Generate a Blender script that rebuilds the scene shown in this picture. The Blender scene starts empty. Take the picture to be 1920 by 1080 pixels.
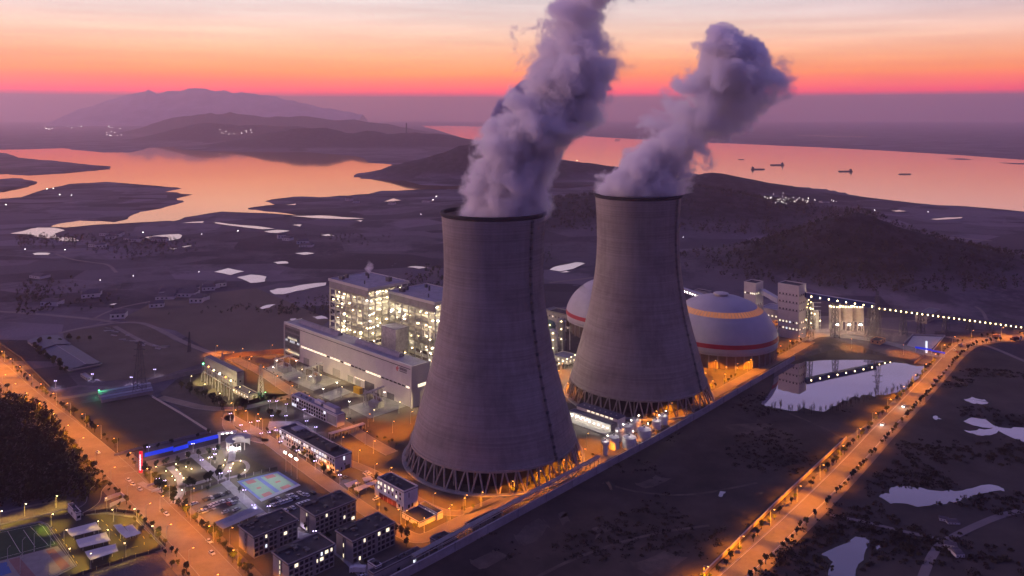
import bpy, math, random
from mathutils import Vector, Matrix, noise as mnoise

random.seed(7)
R = math.radians
scene = bpy.context.scene
col = scene.collection

# ------------------------------------------------------------------ camera, sky, sun, exposure
CAM_H, FPX, HORIZON = 225.0, 1500.0, 215.0
cam_d = bpy.data.cameras.new("camera")
cam = bpy.data.objects.new("camera", cam_d)
col.objects.link(cam)
cam.location = (0, 0, CAM_H)
cam.rotation_euler = (R(90), 0, 0)
cam_d.sensor_width = 36.0
cam_d.lens = FPX / 1920 * 36.0
cam_d.shift_y = -(540 - HORIZON) / 1920
cam_d.clip_start = 1.0
cam_d.clip_end = 200000.0
scene.camera = cam

scene.view_settings.view_transform = 'Standard'
scene.view_settings.look = 'None'
scene.view_settings.gamma = 1.0
scene.view_settings.exposure = 0.0

def srgb(r, g, b, a=1.0):
    def c(v):
        v /= 255.0
        return v / 12.92 if v <= 0.04045 else ((v + 0.055) / 1.055) ** 2.4
    return (c(r), c(g), c(b), a)

SUN_EL, SUN_AZ = R(1.5), R(-12)          # just above the haze, a little left of the view axis
world = bpy.data.worlds.new("World")
scene.world = world
world.use_nodes = True
wn, wl = world.node_tree.nodes, world.node_tree.links
wn.clear()
w_out = wn.new('ShaderNodeOutputWorld')
w_bg = wn.new('ShaderNodeBackground')
w_tc = wn.new('ShaderNodeTexCoord')
w_sep = wn.new('ShaderNodeSeparateXYZ')
wl.new(w_tc.outputs['Generated'], w_sep.inputs[0])

def w_ramp(stops, z0, z1):
    mr = wn.new('ShaderNodeMapRange')
    mr.inputs[1].default_value, mr.inputs[2].default_value = z0, z1
    wl.new(w_sep.outputs['Z'], mr.inputs[0])
    cr = wn.new('ShaderNodeValToRGB')
    e = cr.color_ramp.elements
    while len(e) > 1:
        e.remove(e[-1])
    for i, (z, c) in enumerate(stops):
        p = (z - z0) / (z1 - z0)
        if i == 0:
            e[0].position, e[0].color = p, c
        else:
            n = e.new(p); n.color = c
    wl.new(mr.outputs[0], cr.inputs[0])
    return cr

def hot(r, g, b, k=1.0):
    c = srgb(r, g, b)
    return (c[0] * k, c[1] * k, c[2] * k, 1)

# the sky is seen through the haze box built below: what stands behind it is stronger than what reaches the lens
HZ_TOP, HZ_DENS, HZ_GLOW = 860.0, 8.5e-5, (0.36, 0.165, 0.24)
def behind(z, c):
    T = math.exp(-HZ_DENS * (HZ_TOP - CAM_H) / max(z, 0.02))
    return tuple(min(4.5, max(0.0, (c[i] - (1 - T) * HZ_GLOW[i]) / T)) for i in range(3)) + (1,)
SKYROWS = [(0.0270, srgb(244, 104, 84)), (0.034, srgb(255, 120, 78)), (0.050, srgb(255, 150, 92)), (0.068, srgb(255, 174, 134)),
           (0.092, srgb(252, 200, 174)), (0.118, srgb(238, 208, 200)), (0.146, srgb(224, 211, 214))]
low = w_ramp([(-0.10, srgb(96, 76, 110)), (-0.012, srgb(130, 88, 112)), (0.004, srgb(132, 86, 108)), (0.0165, srgb(140, 82, 98)), (0.0215, srgb(190, 88, 92))] + [(z, behind(z, c)) for z, c in SKYROWS] + [(0.20, srgb(222, 210, 226))], -0.10, 0.20)
high = w_ramp([(0.20, srgb(222, 210, 226)), (0.30, srgb(168, 160, 206)), (0.40, srgb(134, 130, 182)), (0.52, srgb(112, 112, 172)), (0.75, srgb(100, 103, 172)), (1.0, srgb(92, 95, 168))], 0.20, 1.0)
back = w_ramp([(-0.2, srgb(58, 48, 74)), (0.0, srgb(92, 74, 112)), (0.12, srgb(112, 92, 150)), (0.35, srgb(108, 100, 168)), (1.0, srgb(88, 90, 160))], -0.2, 1.0)
sel = wn.new('ShaderNodeMath'); sel.operation = 'GREATER_THAN'
wl.new(w_sep.outputs['Z'], sel.inputs[0]); sel.inputs[1].default_value = 0.20
m1 = wn.new('ShaderNodeMixRGB')
wl.new(sel.outputs[0], m1.inputs[0]); wl.new(low.outputs[0], m1.inputs[1]); wl.new(high.outputs[0], m1.inputs[2])
front = wn.new('ShaderNodeMapRange'); front.interpolation_type = 'SMOOTHSTEP'
front.inputs[1].default_value, front.inputs[2].default_value = -0.35, 0.75
wl.new(w_sep.outputs['Y'], front.inputs[0])
m2 = wn.new('ShaderNodeMixRGB')
wl.new(front.outputs[0], m2.inputs[0]); wl.new(back.outputs[0], m2.inputs[1]); wl.new(m1.outputs[0], m2.inputs[2])
# the right hand sky is a shade more violet than the left
side = wn.new('ShaderNodeMapRange')
side.inputs[1].default_value, side.inputs[2].default_value, side.inputs[3].default_value, side.inputs[4].default_value = 0.15, 0.75, 0.0, 0.45
wl.new(w_sep.outputs['X'], side.inputs[0])
m3 = wn.new('ShaderNodeMixRGB'); m3.blend_type = 'MULTIPLY'
wl.new(side.outputs[0], m3.inputs[0]); wl.new(m2.outputs[0], m3.inputs[1]); m3.inputs[2].default_value = (0.80, 0.70, 0.98, 1)
# thin streaks of high cloud, only where the sky is bright
w_map = wn.new('ShaderNodeMapping'); w_map.inputs['Scale'].default_value = (2.2, 2.2, 42.0)
wl.new(w_tc.outputs['Generated'], w_map.inputs[0])
w_no = wn.new('ShaderNodeTexNoise'); w_no.inputs['Scale'].default_value = 2.0; w_no.inputs['Detail'].default_value = 5.0
wl.new(w_map.outputs[0], w_no.inputs['Vector'])
w_mr = wn.new('ShaderNodeMapRange'); w_mr.inputs[1].default_value, w_mr.inputs[2].default_value = 0.30, 0.70
w_mr.inputs[3].default_value, w_mr.inputs[4].default_value = 0.87, 1.12
wl.new(w_no.outputs[0], w_mr.inputs[0])
m4 = wn.new('ShaderNodeVectorMath'); m4.operation = 'SCALE'
wl.new(m3.outputs[0], m4.inputs[0]); wl.new(w_mr.outputs[0], m4.inputs['Scale'])
sky = wn.new('ShaderNodeTexSky'); sky.sky_type = 'NISHITA'; sky.sun_disc = False
sky.sun_elevation, sky.sun_rotation = SUN_EL, SUN_AZ
nsc = wn.new('ShaderNodeVectorMath'); nsc.operation = 'SCALE'; nsc.inputs['Scale'].default_value = 0.008
wl.new(sky.outputs[0], nsc.inputs[0])
add = wn.new('ShaderNodeVectorMath'); add.operation = 'ADD'
wl.new(m4.outputs[0], add.inputs[0]); wl.new(nsc.outputs[0], add.inputs[1])
wl.new(add.outputs[0], w_bg.inputs[0]); w_bg.inputs[1].default_value = 1.0
wl.new(w_bg.outputs[0], w_out.inputs[0])
world.cycles.sampling_method = 'MANUAL'
world.cycles.sample_map_resolution = 1024

sun_d = bpy.data.lights.new("sun", 'SUN')
sun_d.energy, sun_d.angle, sun_d.color = 2.0, R(20), (1.0, 0.60, 0.58)
sun = bpy.data.objects.new("sun", sun_d); col.objects.link(sun)
LAMP_AZ, LAMP_EL = R(-78), R(9)            # pink lamp added from the left for tower flanks and steam, off the sunset
sdir = Vector((math.sin(LAMP_AZ) * math.cos(LAMP_EL), math.cos(LAMP_AZ) * math.cos(LAMP_EL), math.sin(LAMP_EL)))
sun.rotation_euler = sdir.to_track_quat('Z', 'Y').to_euler()
sun.location = (0, 0, 900)

cy = scene.cycles
cy.use_denoising = True
cy.max_bounces, cy.diffuse_bounces, cy.glossy_bounces, cy.transmission_bounces, cy.volume_bounces, cy.transparent_max_bounces = 8, 2, 3, 2, 6, 8
cy.sample_clamp_indirect = 4.0
cy.sample_clamp_direct = 30.0
cy.volume_max_steps = 256
cy.volume_step_rate = 1.0
cy.caustics_reflective = False
cy.caustics_refractive = False

# ------------------------------------------------------------------ helpers
def G(x, y, z=0.0):
    """photo pixel -> the point at height z it shows"""
    Y = FPX * (CAM_H - z) / (y - HORIZON)
    return Vector(((x - 960) * Y / FPX, Y, z))

def P(x, y, Y):
    """photo pixel at known distance"""
    return Vector(((x - 960) * Y / FPX, Y, CAM_H - (y - HORIZON) * Y / FPX))

GA = R(45.5)
E1 = Vector((math.cos(GA), math.sin(GA), 0))
E2 = Vector((-math.sin(GA), math.cos(GA), 0))

ORD = "first second third fourth fifth sixth seventh eighth ninth tenth eleventh twelfth thirteenth fourteenth fifteenth sixteenth seventeenth eighteenth nineteenth".split()
TENS = ["twenty", "thirty", "forty", "fifty", "sixty", "seventy", "eighty", "ninety"]
def ordw(i):                # 0 -> first
    n = i + 1
    if n < 20: return ORD[n - 1]
    t, u = divmod(n, 10)
    if t >= 10: return "hundred and " + ordw(n - 101) if n > 100 else "hundredth"
    if u == 0: return TENS[t - 2][:-1] + "ieth"
    return TENS[t - 2] + "-" + ORD[u - 1]

class MB:
    def __init__(s):
        s.v, s.f, s.m = [], [], []
    def add(s, vs, fs, mi=0):
        b = len(s.v)
        s.v += [tuple(v) for v in vs]
        for f in fs:
            s.f.append(tuple(b + i for i in f)); s.m.append(mi)
        return s
    def box(s, x0, x1, y0, y1, z0, z1, mi=0):
        return s.add([(x0, y0, z0), (x1, y0, z0), (x1, y1, z0), (x0, y1, z0), (x0, y0, z1), (x1, y0, z1), (x1, y1, z1), (x0, y1, z1)],
                     [(3, 2, 1, 0), (4, 5, 6, 7), (0, 1, 5, 4), (1, 2, 6, 5), (2, 3, 7, 6), (3, 0, 4, 7)], mi)
    def tube(s, p, q, r0, r1=None, n=6, mi=0, cap=True):
        p, q = Vector(p), Vector(q)
        r1 = r0 if r1 is None else r1
        d = (q - p)
        if d.length < 1e-6: return s
        d.normalize()
        a = d.orthogonal().normalized() if abs(d.z) < 0.99 else Vector((1, 0, 0))
        b = d.cross(a)
        vs = []
        for c, r in ((p, r0), (q, r1)):
            for i in range(n):
                t = 2 * math.pi * (i + 0.5) / n
                vs.append(c + a * (r * math.cos(t)) + b * (r * math.sin(t)))
        fs = [(i, (i + 1) % n, n + (i + 1) % n, n + i) for i in range(n)]
        if cap: fs += [tuple(range(n - 1, -1, -1)), tuple(range(n, 2 * n))]
        return s.add(vs, fs, mi)
    def bar(s, p, q, w, h=None, mi=0):
        p, q = Vector(p), Vector(q)
        h = w if h is None else h
        d = (q - p).normalized()
        up = Vector((0, 0, 1)) if abs(d.z) < 0.95 else Vector((0, 1, 0))
        a = d.cross(up).normalized(); b = a.cross(d)
        vs = []
        for c in (p, q):
            for (i, j) in ((-1, -1), (1, -1), (1, 1), (-1, 1)):
                vs.append(c + a * (i * w / 2) + b * (j * h / 2))
        return s.add(vs, [(3, 2, 1, 0), (4, 5, 6, 7), (0, 1, 5, 4), (1, 2, 6, 5), (2, 3, 7, 6), (3, 0, 4, 7)], mi)
    def lathe(s, prof, n=48, c=(0, 0, 0), mi=0, a0=0.0, a1=2 * math.pi):
        full = abs(a1 - a0 - 2 * math.pi) < 1e-6
        k = n if full else n + 1
        vs = []
        for (r, z) in prof:
            for i in range(k):
                t = a0 + (a1 - a0) * i / n
                vs.append((c[0] + r * math.cos(t), c[1] + r * math.sin(t), c[2] + z))
        fs = []
        for j in range(len(prof) - 1):
            for i in range(n):
                i2 = (i + 1) % k
                fs.append((j * k + i, j * k + i2, (j + 1) * k + i2, (j + 1) * k + i))
        return s.add(vs, fs, mi)
    def cyl(s, c, r, z0, z1, n=24, mi=0):
        return s.lathe([(0.001, z0), (r, z0), (r, z1), (0.001, z1)], n, (c[0], c[1], 0), mi)
    def prism(s, poly, z0, z1, mi=0):
        n = len(poly)
        a = sum(poly[i][0] * poly[(i + 1) % n][1] - poly[(i + 1) % n][0] * poly[i][1] for i in range(n))
        if a < 0: poly = poly[::-1]
        vs = [(p[0], p[1], z0) for p in poly] + [(p[0], p[1], z1) for p in poly]
        fs = [tuple(range(n, 2 * n))] + [(i, (i + 1) % n, n + (i + 1) % n, n + i) for i in range(n)]
        return s.add(vs, fs, mi)
    def flat(s, poly, z, mi=0):
        n = len(poly)
        a = sum(poly[i][0] * poly[(i + 1) % n][1] - poly[(i + 1) % n][0] * poly[i][1] for i in range(n))
        if a < 0: poly = poly[::-1]
        return s.add([(p[0], p[1], z) for p in poly], [tuple(range(n))], mi)
    def mesh(s, name, mats):
        me = bpy.data.meshes.new(name)
        me.from_pydata(s.v, [], s.f)
        for m in (mats if isinstance(mats, (list, tuple)) else [mats]): me.materials.append(m)
        if any(s.m): me.polygons.foreach_set("material_index", s.m)
        me.update()
        return me
    def build(s, name, mats, parent=None, smooth=False, loc=None):
        me = s.mesh(name, mats)
        if smooth: me.polygons.foreach_set("use_smooth", [True] * len(me.polygons))
        o = bpy.data.objects.new(name, me)
        col.objects.link(o)
        if parent is not None: o.parent = parent
        if loc is not None: o.location = loc
        return o

def tag(o, label=None, cat=None, group=None, kind=None):
    if label: o['label'] = label
    if cat: o['category'] = cat
    if group: o['group'] = group
    if kind: o['kind'] = kind
    return o

def thing(name, label, cat, loc=(0, 0, 0), rz=0.0, group=None):
    o = bpy.data.objects.new(name, None)
    o.empty_display_size = 1.0
    col.objects.link(o)
    o.location = loc
    o.rotation_euler = (0, 0, rz)
    return tag(o, label, cat, group)

KIDS = {}
def copy_tree(o, parent=None):
    c = o.copy(); col.objects.link(c)
    if parent is not None: c.parent = parent
    for ch in list(o.children): copy_tree(ch, c)
    return c

# ------------------------------------------------------------------ materials
MATS = {}
def mat(name, c, rough=0.8, amt=0.25, scale=0.25, metal=0.0, emit=None, es=0.0, c2=None, detail=5.0, stretch=None, bump=0.0, spec=0.3):
    if name in MATS: return MATS[name]
    m = bpy.data.materials.new(name); m.use_nodes = True
    nt = m.node_tree; n, l = nt.nodes, nt.links
    b = n['Principled BSDF']
    b.inputs['Roughness'].default_value = rough
    b.inputs['Metallic'].default_value = metal
    b.inputs['Specular IOR Level'].default_value = spec
    tc = n.new('ShaderNodeTexCoord')
    mp = n.new('ShaderNodeMapping')
    if stretch: mp.inputs['Scale'].default_value = stretch
    l.new(tc.outputs['Object'], mp.inputs[0])
    no = n.new('ShaderNodeTexNoise'); no.inputs['Scale'].default_value = scale; no.inputs['Detail'].default_value = detail
    no.inputs['Roughness'].default_value = 0.65
    l.new(mp.outputs[0], no.inputs['Vector'])
    mx = n.new('ShaderNodeMixRGB')
    mr = n.new('ShaderNodeMapRange'); mr.inputs[1].default_value, mr.inputs[2].default_value = 0.3, 0.7
    l.new(no.outputs[0], mr.inputs[0]); l.new(mr.outputs[0], mx.inputs[0])
    if c2 is None:
        mx.inputs[1].default_value = tuple(v * (1 - amt) for v in c[:3]) + (1,)
        mx.inputs[2].default_value = tuple(min(1, v * (1 + amt)) for v in c[:3]) + (1,)
    else:
        mx.inputs[1].default_value = tuple(c[:3]) + (1,); mx.inputs[2].default_value = tuple(c2[:3]) + (1,)
    l.new(mx.outputs[0], b.inputs['Base Color'])
    if bump:
        bp = n.new('ShaderNodeBump'); bp.inputs['Strength'].default_value = bump; bp.inputs['Distance'].default_value = 0.5
        l.new(no.outputs[0], bp.inputs['Height']); l.new(bp.outputs[0], b.inputs['Normal'])
    if emit:
        b.inputs['Emission Color'].default_value = tuple(emit[:3]) + (1,)
        b.inputs['Emission Strength'].default_value = es
    MATS[name] = m
    return m

asphalt = mat('asphalt', (0.075, 0.072, 0.075), 0.85, 0.22, 0.12)
asphalt_new = mat('dark asphalt', (0.020, 0.020, 0.023), 0.85, 0.25, 0.15)
road_m = mat('worn road concrete', (0.21, 0.165, 0.125), 0.8, 0.3, 0.06, detail=8)
pave_m = mat('pale paving', (0.34, 0.31, 0.31), 0.8, 0.22, 0.3)
kerb_m = mat('kerb stone', (0.30, 0.29, 0.28), 0.8, 0.15, 0.6)
concrete = mat('concrete slab', (0.25, 0.24, 0.23), 0.85, 0.25, 0.12)
soil = mat('bare brown soil', (0.062, 0.046, 0.038), 0.95, 0.4, 0.05, bump=0.3)
field_m = mat('ploughed field', (0.046, 0.038, 0.036), 0.95, 0.3, 0.04)
lawn = mat('dry winter lawn', (0.060, 0.062, 0.030), 0.95, 0.45, 0.18, c2=(0.095, 0.075, 0.040))
turf = mat('artificial turf', (0.010, 0.042, 0.020), 0.9, 0.3, 0.3)
white_wall = mat('white rendered wall', (0.56, 0.52, 0.53), 0.8, 0.10, 0.25)
grey_wall = mat('grey rendered wall', (0.27, 0.24, 0.245), 0.8, 0.12, 0.25)
beige_clad = mat('pale metal cladding', (0.50, 0.46, 0.44), 0.6, 0.08, 0.10)
panel_clad = mat('grey cladding panel', (0.24, 0.225, 0.22), 0.6, 0.15, 0.15)
roof_dark = mat('dark bitumen roof', (0.040, 0.038, 0.050), 0.9, 0.5, 0.18)
roof_lilac = mat('pale membrane roof', (0.22, 0.21, 0.27), 0.7, 0.22, 0.15)
roof_blue = mat('blue grey sheet roof', (0.075, 0.078, 0.125), 0.55, 0.18, 0.4, stretch=(0.15, 2.0, 1))
trim = mat('pale concrete trim', (0.38, 0.35, 0.36), 0.8, 0.1, 0.4)
steel = mat('galvanised steel', (0.38, 0.37, 0.37), 0.5, 0.15, 0.5, metal=0.2)
steel_dark = mat('dark painted steel', (0.07, 0.068, 0.08), 0.6, 0.25, 0.5)
equip = mat('light equipment casing', (0.42, 0.40, 0.38), 0.6, 0.3, 0.3)
glass_dark = mat('dark window glass', (0.022, 0.022, 0.032), 0.15, 0.3, 1.2, spec=0.6)
rubber = mat('black tyre rubber', (0.02, 0.02, 0.02), 0.9, 0.2)
yellow_p = mat('yellow paint', (0.62, 0.36, 0.03), 0.6, 0.15, 0.8)
red_door = mat('dark red door paint', (0.10, 0.016, 0.022), 0.6, 0.2, 0.8)
blue_p = mat('blue gallery cladding', (0.012, 0.055, 0.20), 0.5, 0.2, 0.3)
bark = mat('bark', (0.055, 0.042, 0.034), 0.95, 0.3, 2.0)
leaf_a = mat('dark evergreen leaves', (0.018, 0.028, 0.014), 0.9, 0.5, 0.7)
leaf_b = mat('olive shrub leaves', (0.080, 0.080, 0.026), 0.9, 0.5, 0.7)
leaf_c = mat('dry scrub leaves', (0.045, 0.036, 0.024), 0.95, 0.5, 0.3)
marking = mat('white road paint', (0.70, 0.68, 0.64), 0.7, 0.15, 0.6)
mark_y = mat('yellow road paint', (0.62, 0.48, 0.08), 0.7, 0.15, 0.6)
tank_w = mat('white tank paint', (0.66, 0.62, 0.60), 0.5, 0.12, 0.4)
dirt_track = mat('pale dirt track', (0.20, 0.165, 0.16), 0.95, 0.2, 0.03)

def lit(name, c, s):
    return mat(name, (0.6, 0.6, 0.6), 0.5, 0.05, emit=c, es=s)
win_warm = lit('lit window warm', (1.0, 0.84, 0.55), 1.7)
win_cool = lit('lit window cool', (0.86, 0.90, 1.0), 1.5)
lamp_or = lit('sodium lamp', (1.0, 0.36, 0.05), 9)
lamp_wh = lit('white lamp', (1.0, 0.90, 0.78), 22)
lamp_li = lit('lilac lamp', (0.62, 0.50, 1.0), 10)
lamp_ye = lit('warm work lamp', (1.0, 0.74, 0.34), 16)
lamp_gr = lit('green signal lamp', (0.15, 1.0, 0.35), 14)
lamp_bl = mat('blue light strip', (0.01, 0.03, 0.25), 0.5, 0.1, 0.2, emit=(0.0, 0.035, 1.0), es=0.62)
sign_red = mat('red light panel', (0.25, 0.01, 0.02), 0.5, 0.1, 0.2, emit=(1.0, 0.010, 0.04), es=0.85)
sign_wh = lit('white sign letters', (1.0, 0.92, 1.0), 2.6)

def water_mat(name, rough, tint, bump=0.0, bscale=0.05, stretch=(1, 1, 1), lo=0.24, mid=0.66, deep=(0.020, 0.018, 0.024)):
    """dark water under a glossy surface that mirrors more the flatter it is seen"""
    m = bpy.data.materials.new(name); m.use_nodes = True
    n, l = m.node_tree.nodes, m.node_tree.links
    n.remove(n['Principled BSDF'])
    gl = n.new('ShaderNodeBsdfGlossy'); gl.inputs['Color'].default_value = tint; gl.inputs['Roughness'].default_value = rough
    df = n.new('ShaderNodeBsdfDiffuse'); df.inputs['Color'].default_value = deep + (1,)
    lw = n.new('ShaderNodeLayerWeight'); lw.inputs['Blend'].default_value = 0.5
    cr = n.new('ShaderNodeValToRGB'); e = cr.color_ramp.elements
    e[0].position, e[0].color = 0.46, (lo,) * 3 + (1,)
    e[1].position, e[1].color = 0.90, (0.97,) * 3 + (1,)
    q = e.new(0.70); q.color = (mid,) * 3 + (1,)
    l.new(lw.outputs['Facing'], cr.inputs[0])
    mx = n.new('ShaderNodeMixShader'); l.new(cr.outputs[0], mx.inputs[0]); l.new(df.outputs[0], mx.inputs[1]); l.new(gl.outputs[0], mx.inputs[2])
    l.new(mx.outputs[0], n['Material Output'].inputs[0])
    if bump:
        tc = n.new('ShaderNodeTexCoord'); mp = n.new('ShaderNodeMapping'); mp.inputs['Scale'].default_value = stretch
        l.new(tc.outputs['Object'], mp.inputs[0])
        no = n.new('ShaderNodeTexNoise'); no.inputs['Scale'].default_value = bscale; no.inputs['Detail'].default_value = 4
        l.new(mp.outputs[0], no.inputs['Vector'])
        bp = n.new('ShaderNodeBump'); bp.inputs['Strength'].default_value = bump; bp.inputs['Distance'].default_value = 1.0
        l.new(no.outputs[0], bp.inputs['Height']); l.new(bp.outputs[0], gl.inputs['Normal'])
    return m
water_lake = water_mat('lake water', 0.05, (1.0, 0.72, 0.54, 1), 0.03, 0.02, (1, 1, 1))
water_river = water_mat('river water', 0.10, (1.0, 0.78, 0.72, 1), 0.10, 0.010, (1, 3.0, 1))
water_pond = water_mat('pond water', 0.015, (0.86, 0.80, 0.86, 1), 0.006, 0.25)

def px(poly, z=0.0): return [G(x, y, z) for x, y in poly]

def sheet(name, poly, z, m, world_pts=False):
    pts = poly if world_pts else px(poly, 0)
    return tag(MB().flat(pts, z).build(name, m), kind='structure')

def offset_line(pts, d):
    out = []
    for i, p in enumerate(pts):
        a = pts[max(0, i - 1)]; b = pts[min(len(pts) - 1, i + 1)]
        t = Vector((b[0] - a[0], b[1] - a[1], 0)).normalized()
        out.append(Vector((p[0] - t.y * d, p[1] + t.x * d, 0)))
    return out

def resample(pts, step):
    out, acc = [Vector(pts[0])], 0.0
    for a, b in zip(pts[:-1], pts[1:]):
        a, b = Vector(a), Vector(b); L = (b - a).length
        if L < 1e-6: continue
        t = step - acc
        while t <= L:
            out.append(a + (b - a) * (t / L)); t += step
        acc = L - (t - step)
    return out

def smooth_line(pts, it=2):
    pts = [Vector(p) for p in pts]
    for _ in range(it):
        q = [pts[0]]
        for a, b in zip(pts[:-1], pts[1:]):
            q += [a * 0.75 + b * 0.25, a * 0.25 + b * 0.75]
        q.append(pts[-1]); pts = q
    return pts

def strip(name, line, w, z, m, world_pts=False, kind='structure', sm=True):
    pts = line if world_pts else px(line)
    if sm: pts = smooth_line(pts)
    a, b = offset_line(pts, w / 2), offset_line(pts, -w / 2)
    mb = MB()
    n = len(pts)
    mb.add([(p.x, p.y, z) for p in a] + [(p.x, p.y, z) for p in b], [(i, n + i, n + i + 1, i + 1) for i in range(n - 1)])
    o = mb.build(name, m)
    if kind: tag(o, kind=kind)
    return o

def kerbs(line_pts, w, z=0.14):
    mb = MB()
    for s in (1, -1):
        q = offset_line(line_pts, s * (w / 2 + 0.15))
        for a, b in zip(q[:-1], q[1:]):
            mb.bar((a.x, a.y, z / 2), (b.x, b.y, z / 2), 0.30, z)
    return tag(mb.build('kerb', kerb_m), kind='structure')
# ------------------------------------------------------------------ ground, hills
RIDGES = []   # (points world with z, width)
def ridge(pts, Y, w, front=1.0):
    RIDGES.append(([P(x, y, (Y if not isinstance(Y, (list, tuple)) else Y[i])) for i, (x, y) in enumerate(pts)], w))
ridge([(1290, 492), (1380, 468), (1470, 448), (1540, 420), (1575, 402), (1612, 395), (1650, 408), (1700, 421), (1760, 436), (1800, 452), (1840, 476)], 1180, 150)
ridge([(1000, 372), (1090, 362), (1180, 352), (1310, 344), (1380, 362), (1440, 385), (1510, 412)], 1800, 270)
ridge([(1290, 338), (1345, 318), (1395, 330), (1440, 350)], 2300, 200)
ridge([(735, 321), (780, 294), (835, 272), (865, 258), (885, 255), (915, 266), (960, 280), (1010, 290), (1060, 294), (1100, 296), (1150, 306), (1230, 318)], 3000, 150)
ridge([(520, 246), (565, 237), (610, 236), (660, 245), (690, 240), (730, 246), (780, 243), (825, 248), (862, 262)], 5600, 400)
ridge([(380, 226), (470, 229), (560, 233)], 7000, 420)
ridge([(330, 217), (390, 209), (430, 208), (500, 216), (570, 213), (640, 222), (720, 228)], 9500, 420)
def ridge_h(x, y):
    best = 0.0
    for pts, w in RIDGES:
        if abs(y - pts[0].y) > w * 3.2: continue
        for a, b in zip(pts[:-1], pts[1:]):
            dx, dy = b.x - a.x, b.y - a.y
            t = ((x - a.x) * dx + (y - a.y) * dy) / (dx * dx + dy * dy)
            t = min(1.0, max(0.0, t))
            d2 = (x - a.x - t * dx) ** 2 + (y - a.y - t * dy) ** 2
            h = (a.z + (b.z - a.z) * t) * max(0.0, 1.0 - math.sqrt(d2) / (w * 1.9)) ** 1.5
            if h > best: best = h
    if best <= 0: return 0.0
    n = mnoise.fractal(Vector((x * 0.005, y * 0.005, 1.7)), 1.0, 2.1, 5)
    g = abs(mnoise.noise(Vector((x * 0.004, y * 0.004, 8.1))))
    return max(0.0, best * (1.0 + 0.15 * n - 0.28 * g * (1 - best / 90.0 if best < 90 else 0)) - 5.0)

def in_plant(x, y):
    return 300 < y < 1000 and -560 < x < 560

rows = []
y = 1500.0
ylist = []
while y > HORIZON + 4.2:
    ylist.append(CAM_H * FPX / (y - HORIZON))
    y -= max(0.35, min(9.0, (y - HORIZON) * 0.022))
ylist = [-4000, -1500, -500, 0, 120, 200] + [v for v in ylist if v < 25500] + [26000]
NC = 250
gv, gf = [], []
for Y in ylist:
    half = min(23500, abs(Y) * 0.95 + 700)
    for i in range(NC + 1):
        X = (2 * i / NC - 1) * half
        z = -0.12
        if Y > 150:
            h = ridge_h(X, Y) if Y < 14000 else 0.0
            z += h
            if h <= 0 and not in_plant(X, Y) and Y < 2500:
                z -= 0.5 * (0.5 + 0.5 * mnoise.noise(Vector((X * 0.03, Y * 0.03, 0))))
        gv.append((X, Y, z))
for j in range(len(ylist) - 1):
    for i in range(NC):
        a = j * (NC + 1) + i
        gf.append((a, a + 1, a + NC + 2, a + NC + 1))

gm = bpy.data.materials.new('scrubby ground'); gm.use_nodes = True
n, l = gm.node_tree.nodes, gm.node_tree.links
b = n['Principled BSDF']; b.inputs['Roughness'].default_value = 0.95; b.inputs['Specular IOR Level'].default_value = 0.1
tc = n.new('ShaderNodeTexCoord')
def gnoise(scale, detail, rough=0.6, stretch=None):
    v = tc.outputs['Object']
    if stretch:
        mp = n.new('ShaderNodeMapping'); mp.inputs['Scale'].default_value = stretch
        l.new(v, mp.inputs[0]); v = mp.outputs[0]
    no = n.new('ShaderNodeTexNoise'); no.inputs['Scale'].default_value = scale; no.inputs['Detail'].default_value = detail; no.inputs['Roughness'].default_value = rough
    l.new(v, no.inputs['Vector']); return no.outputs[0]
def gramp(v, a, b_):
    mr = n.new('ShaderNodeMapRange'); mr.inputs[1].default_value, mr.inputs[2].default_value = a, b_
    mr.interpolation_type = 'SMOOTHSTEP'
    l.new(v, mr.inputs[0]); return mr.outputs[0]
def gmix(f, c1, c2, bt='MIX'):
    mx = n.new('ShaderNodeMixRGB'); mx.blend_type = bt
    if isinstance(f, float): mx.inputs[0].default_value = f
    else: l.new(f, mx.inputs[0])
    for k, c in ((1, c1), (2, c2)):
        if isinstance(c, tuple): mx.inputs[k].default_value = c + (1,)
        else: l.new(c, mx.inputs[k])
    return mx.outputs[0]
c0 = gmix(gramp(gnoise(0.012, 8, 0.65), 0.36, 0.64), (0.033, 0.030, 0.049), (0.130, 0.108, 0.134))  # bluish lift in these ground tones stands in for distance haze
c1 = gmix(gramp(gnoise(0.10, 6, 0.7), 0.45, 0.70), c0, (0.152, 0.132, 0.157))
vo = n.new('ShaderNodeTexVoronoi'); vo.inputs['Scale'].default_value = 0.0065
mpv = n.new('ShaderNodeMapping'); mpv.inputs['Rotation'].default_value = (0, 0, 0.8); mpv.inputs['Scale'].default_value = (1.0, 1.9, 1)
l.new(tc.outputs['Object'], mpv.inputs[0]); l.new(mpv.outputs[0], vo.inputs['Vector'])
vs = n.new('ShaderNodeSeparateColor'); l.new(vo.outputs['Color'], vs.inputs[0])
fcol = gmix(vs.outputs[0], (0.031, 0.029, 0.043), (0.183, 0.157, 0.193))
c2 = gmix(gramp(gnoise(0.0016, 3), 0.34, 0.50), c1, fcol)
c3 = gmix(gramp(gnoise(0.03, 7, 0.75), 0.62, 0.70), c2, (0.201, 0.183, 0.233))
c4 = gmix(gramp(gnoise(0.005, 6, 0.7), 0.50, 0.62), c3, gmix(0.72, c3, (0.024, 0.026, 0.038)))
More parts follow.
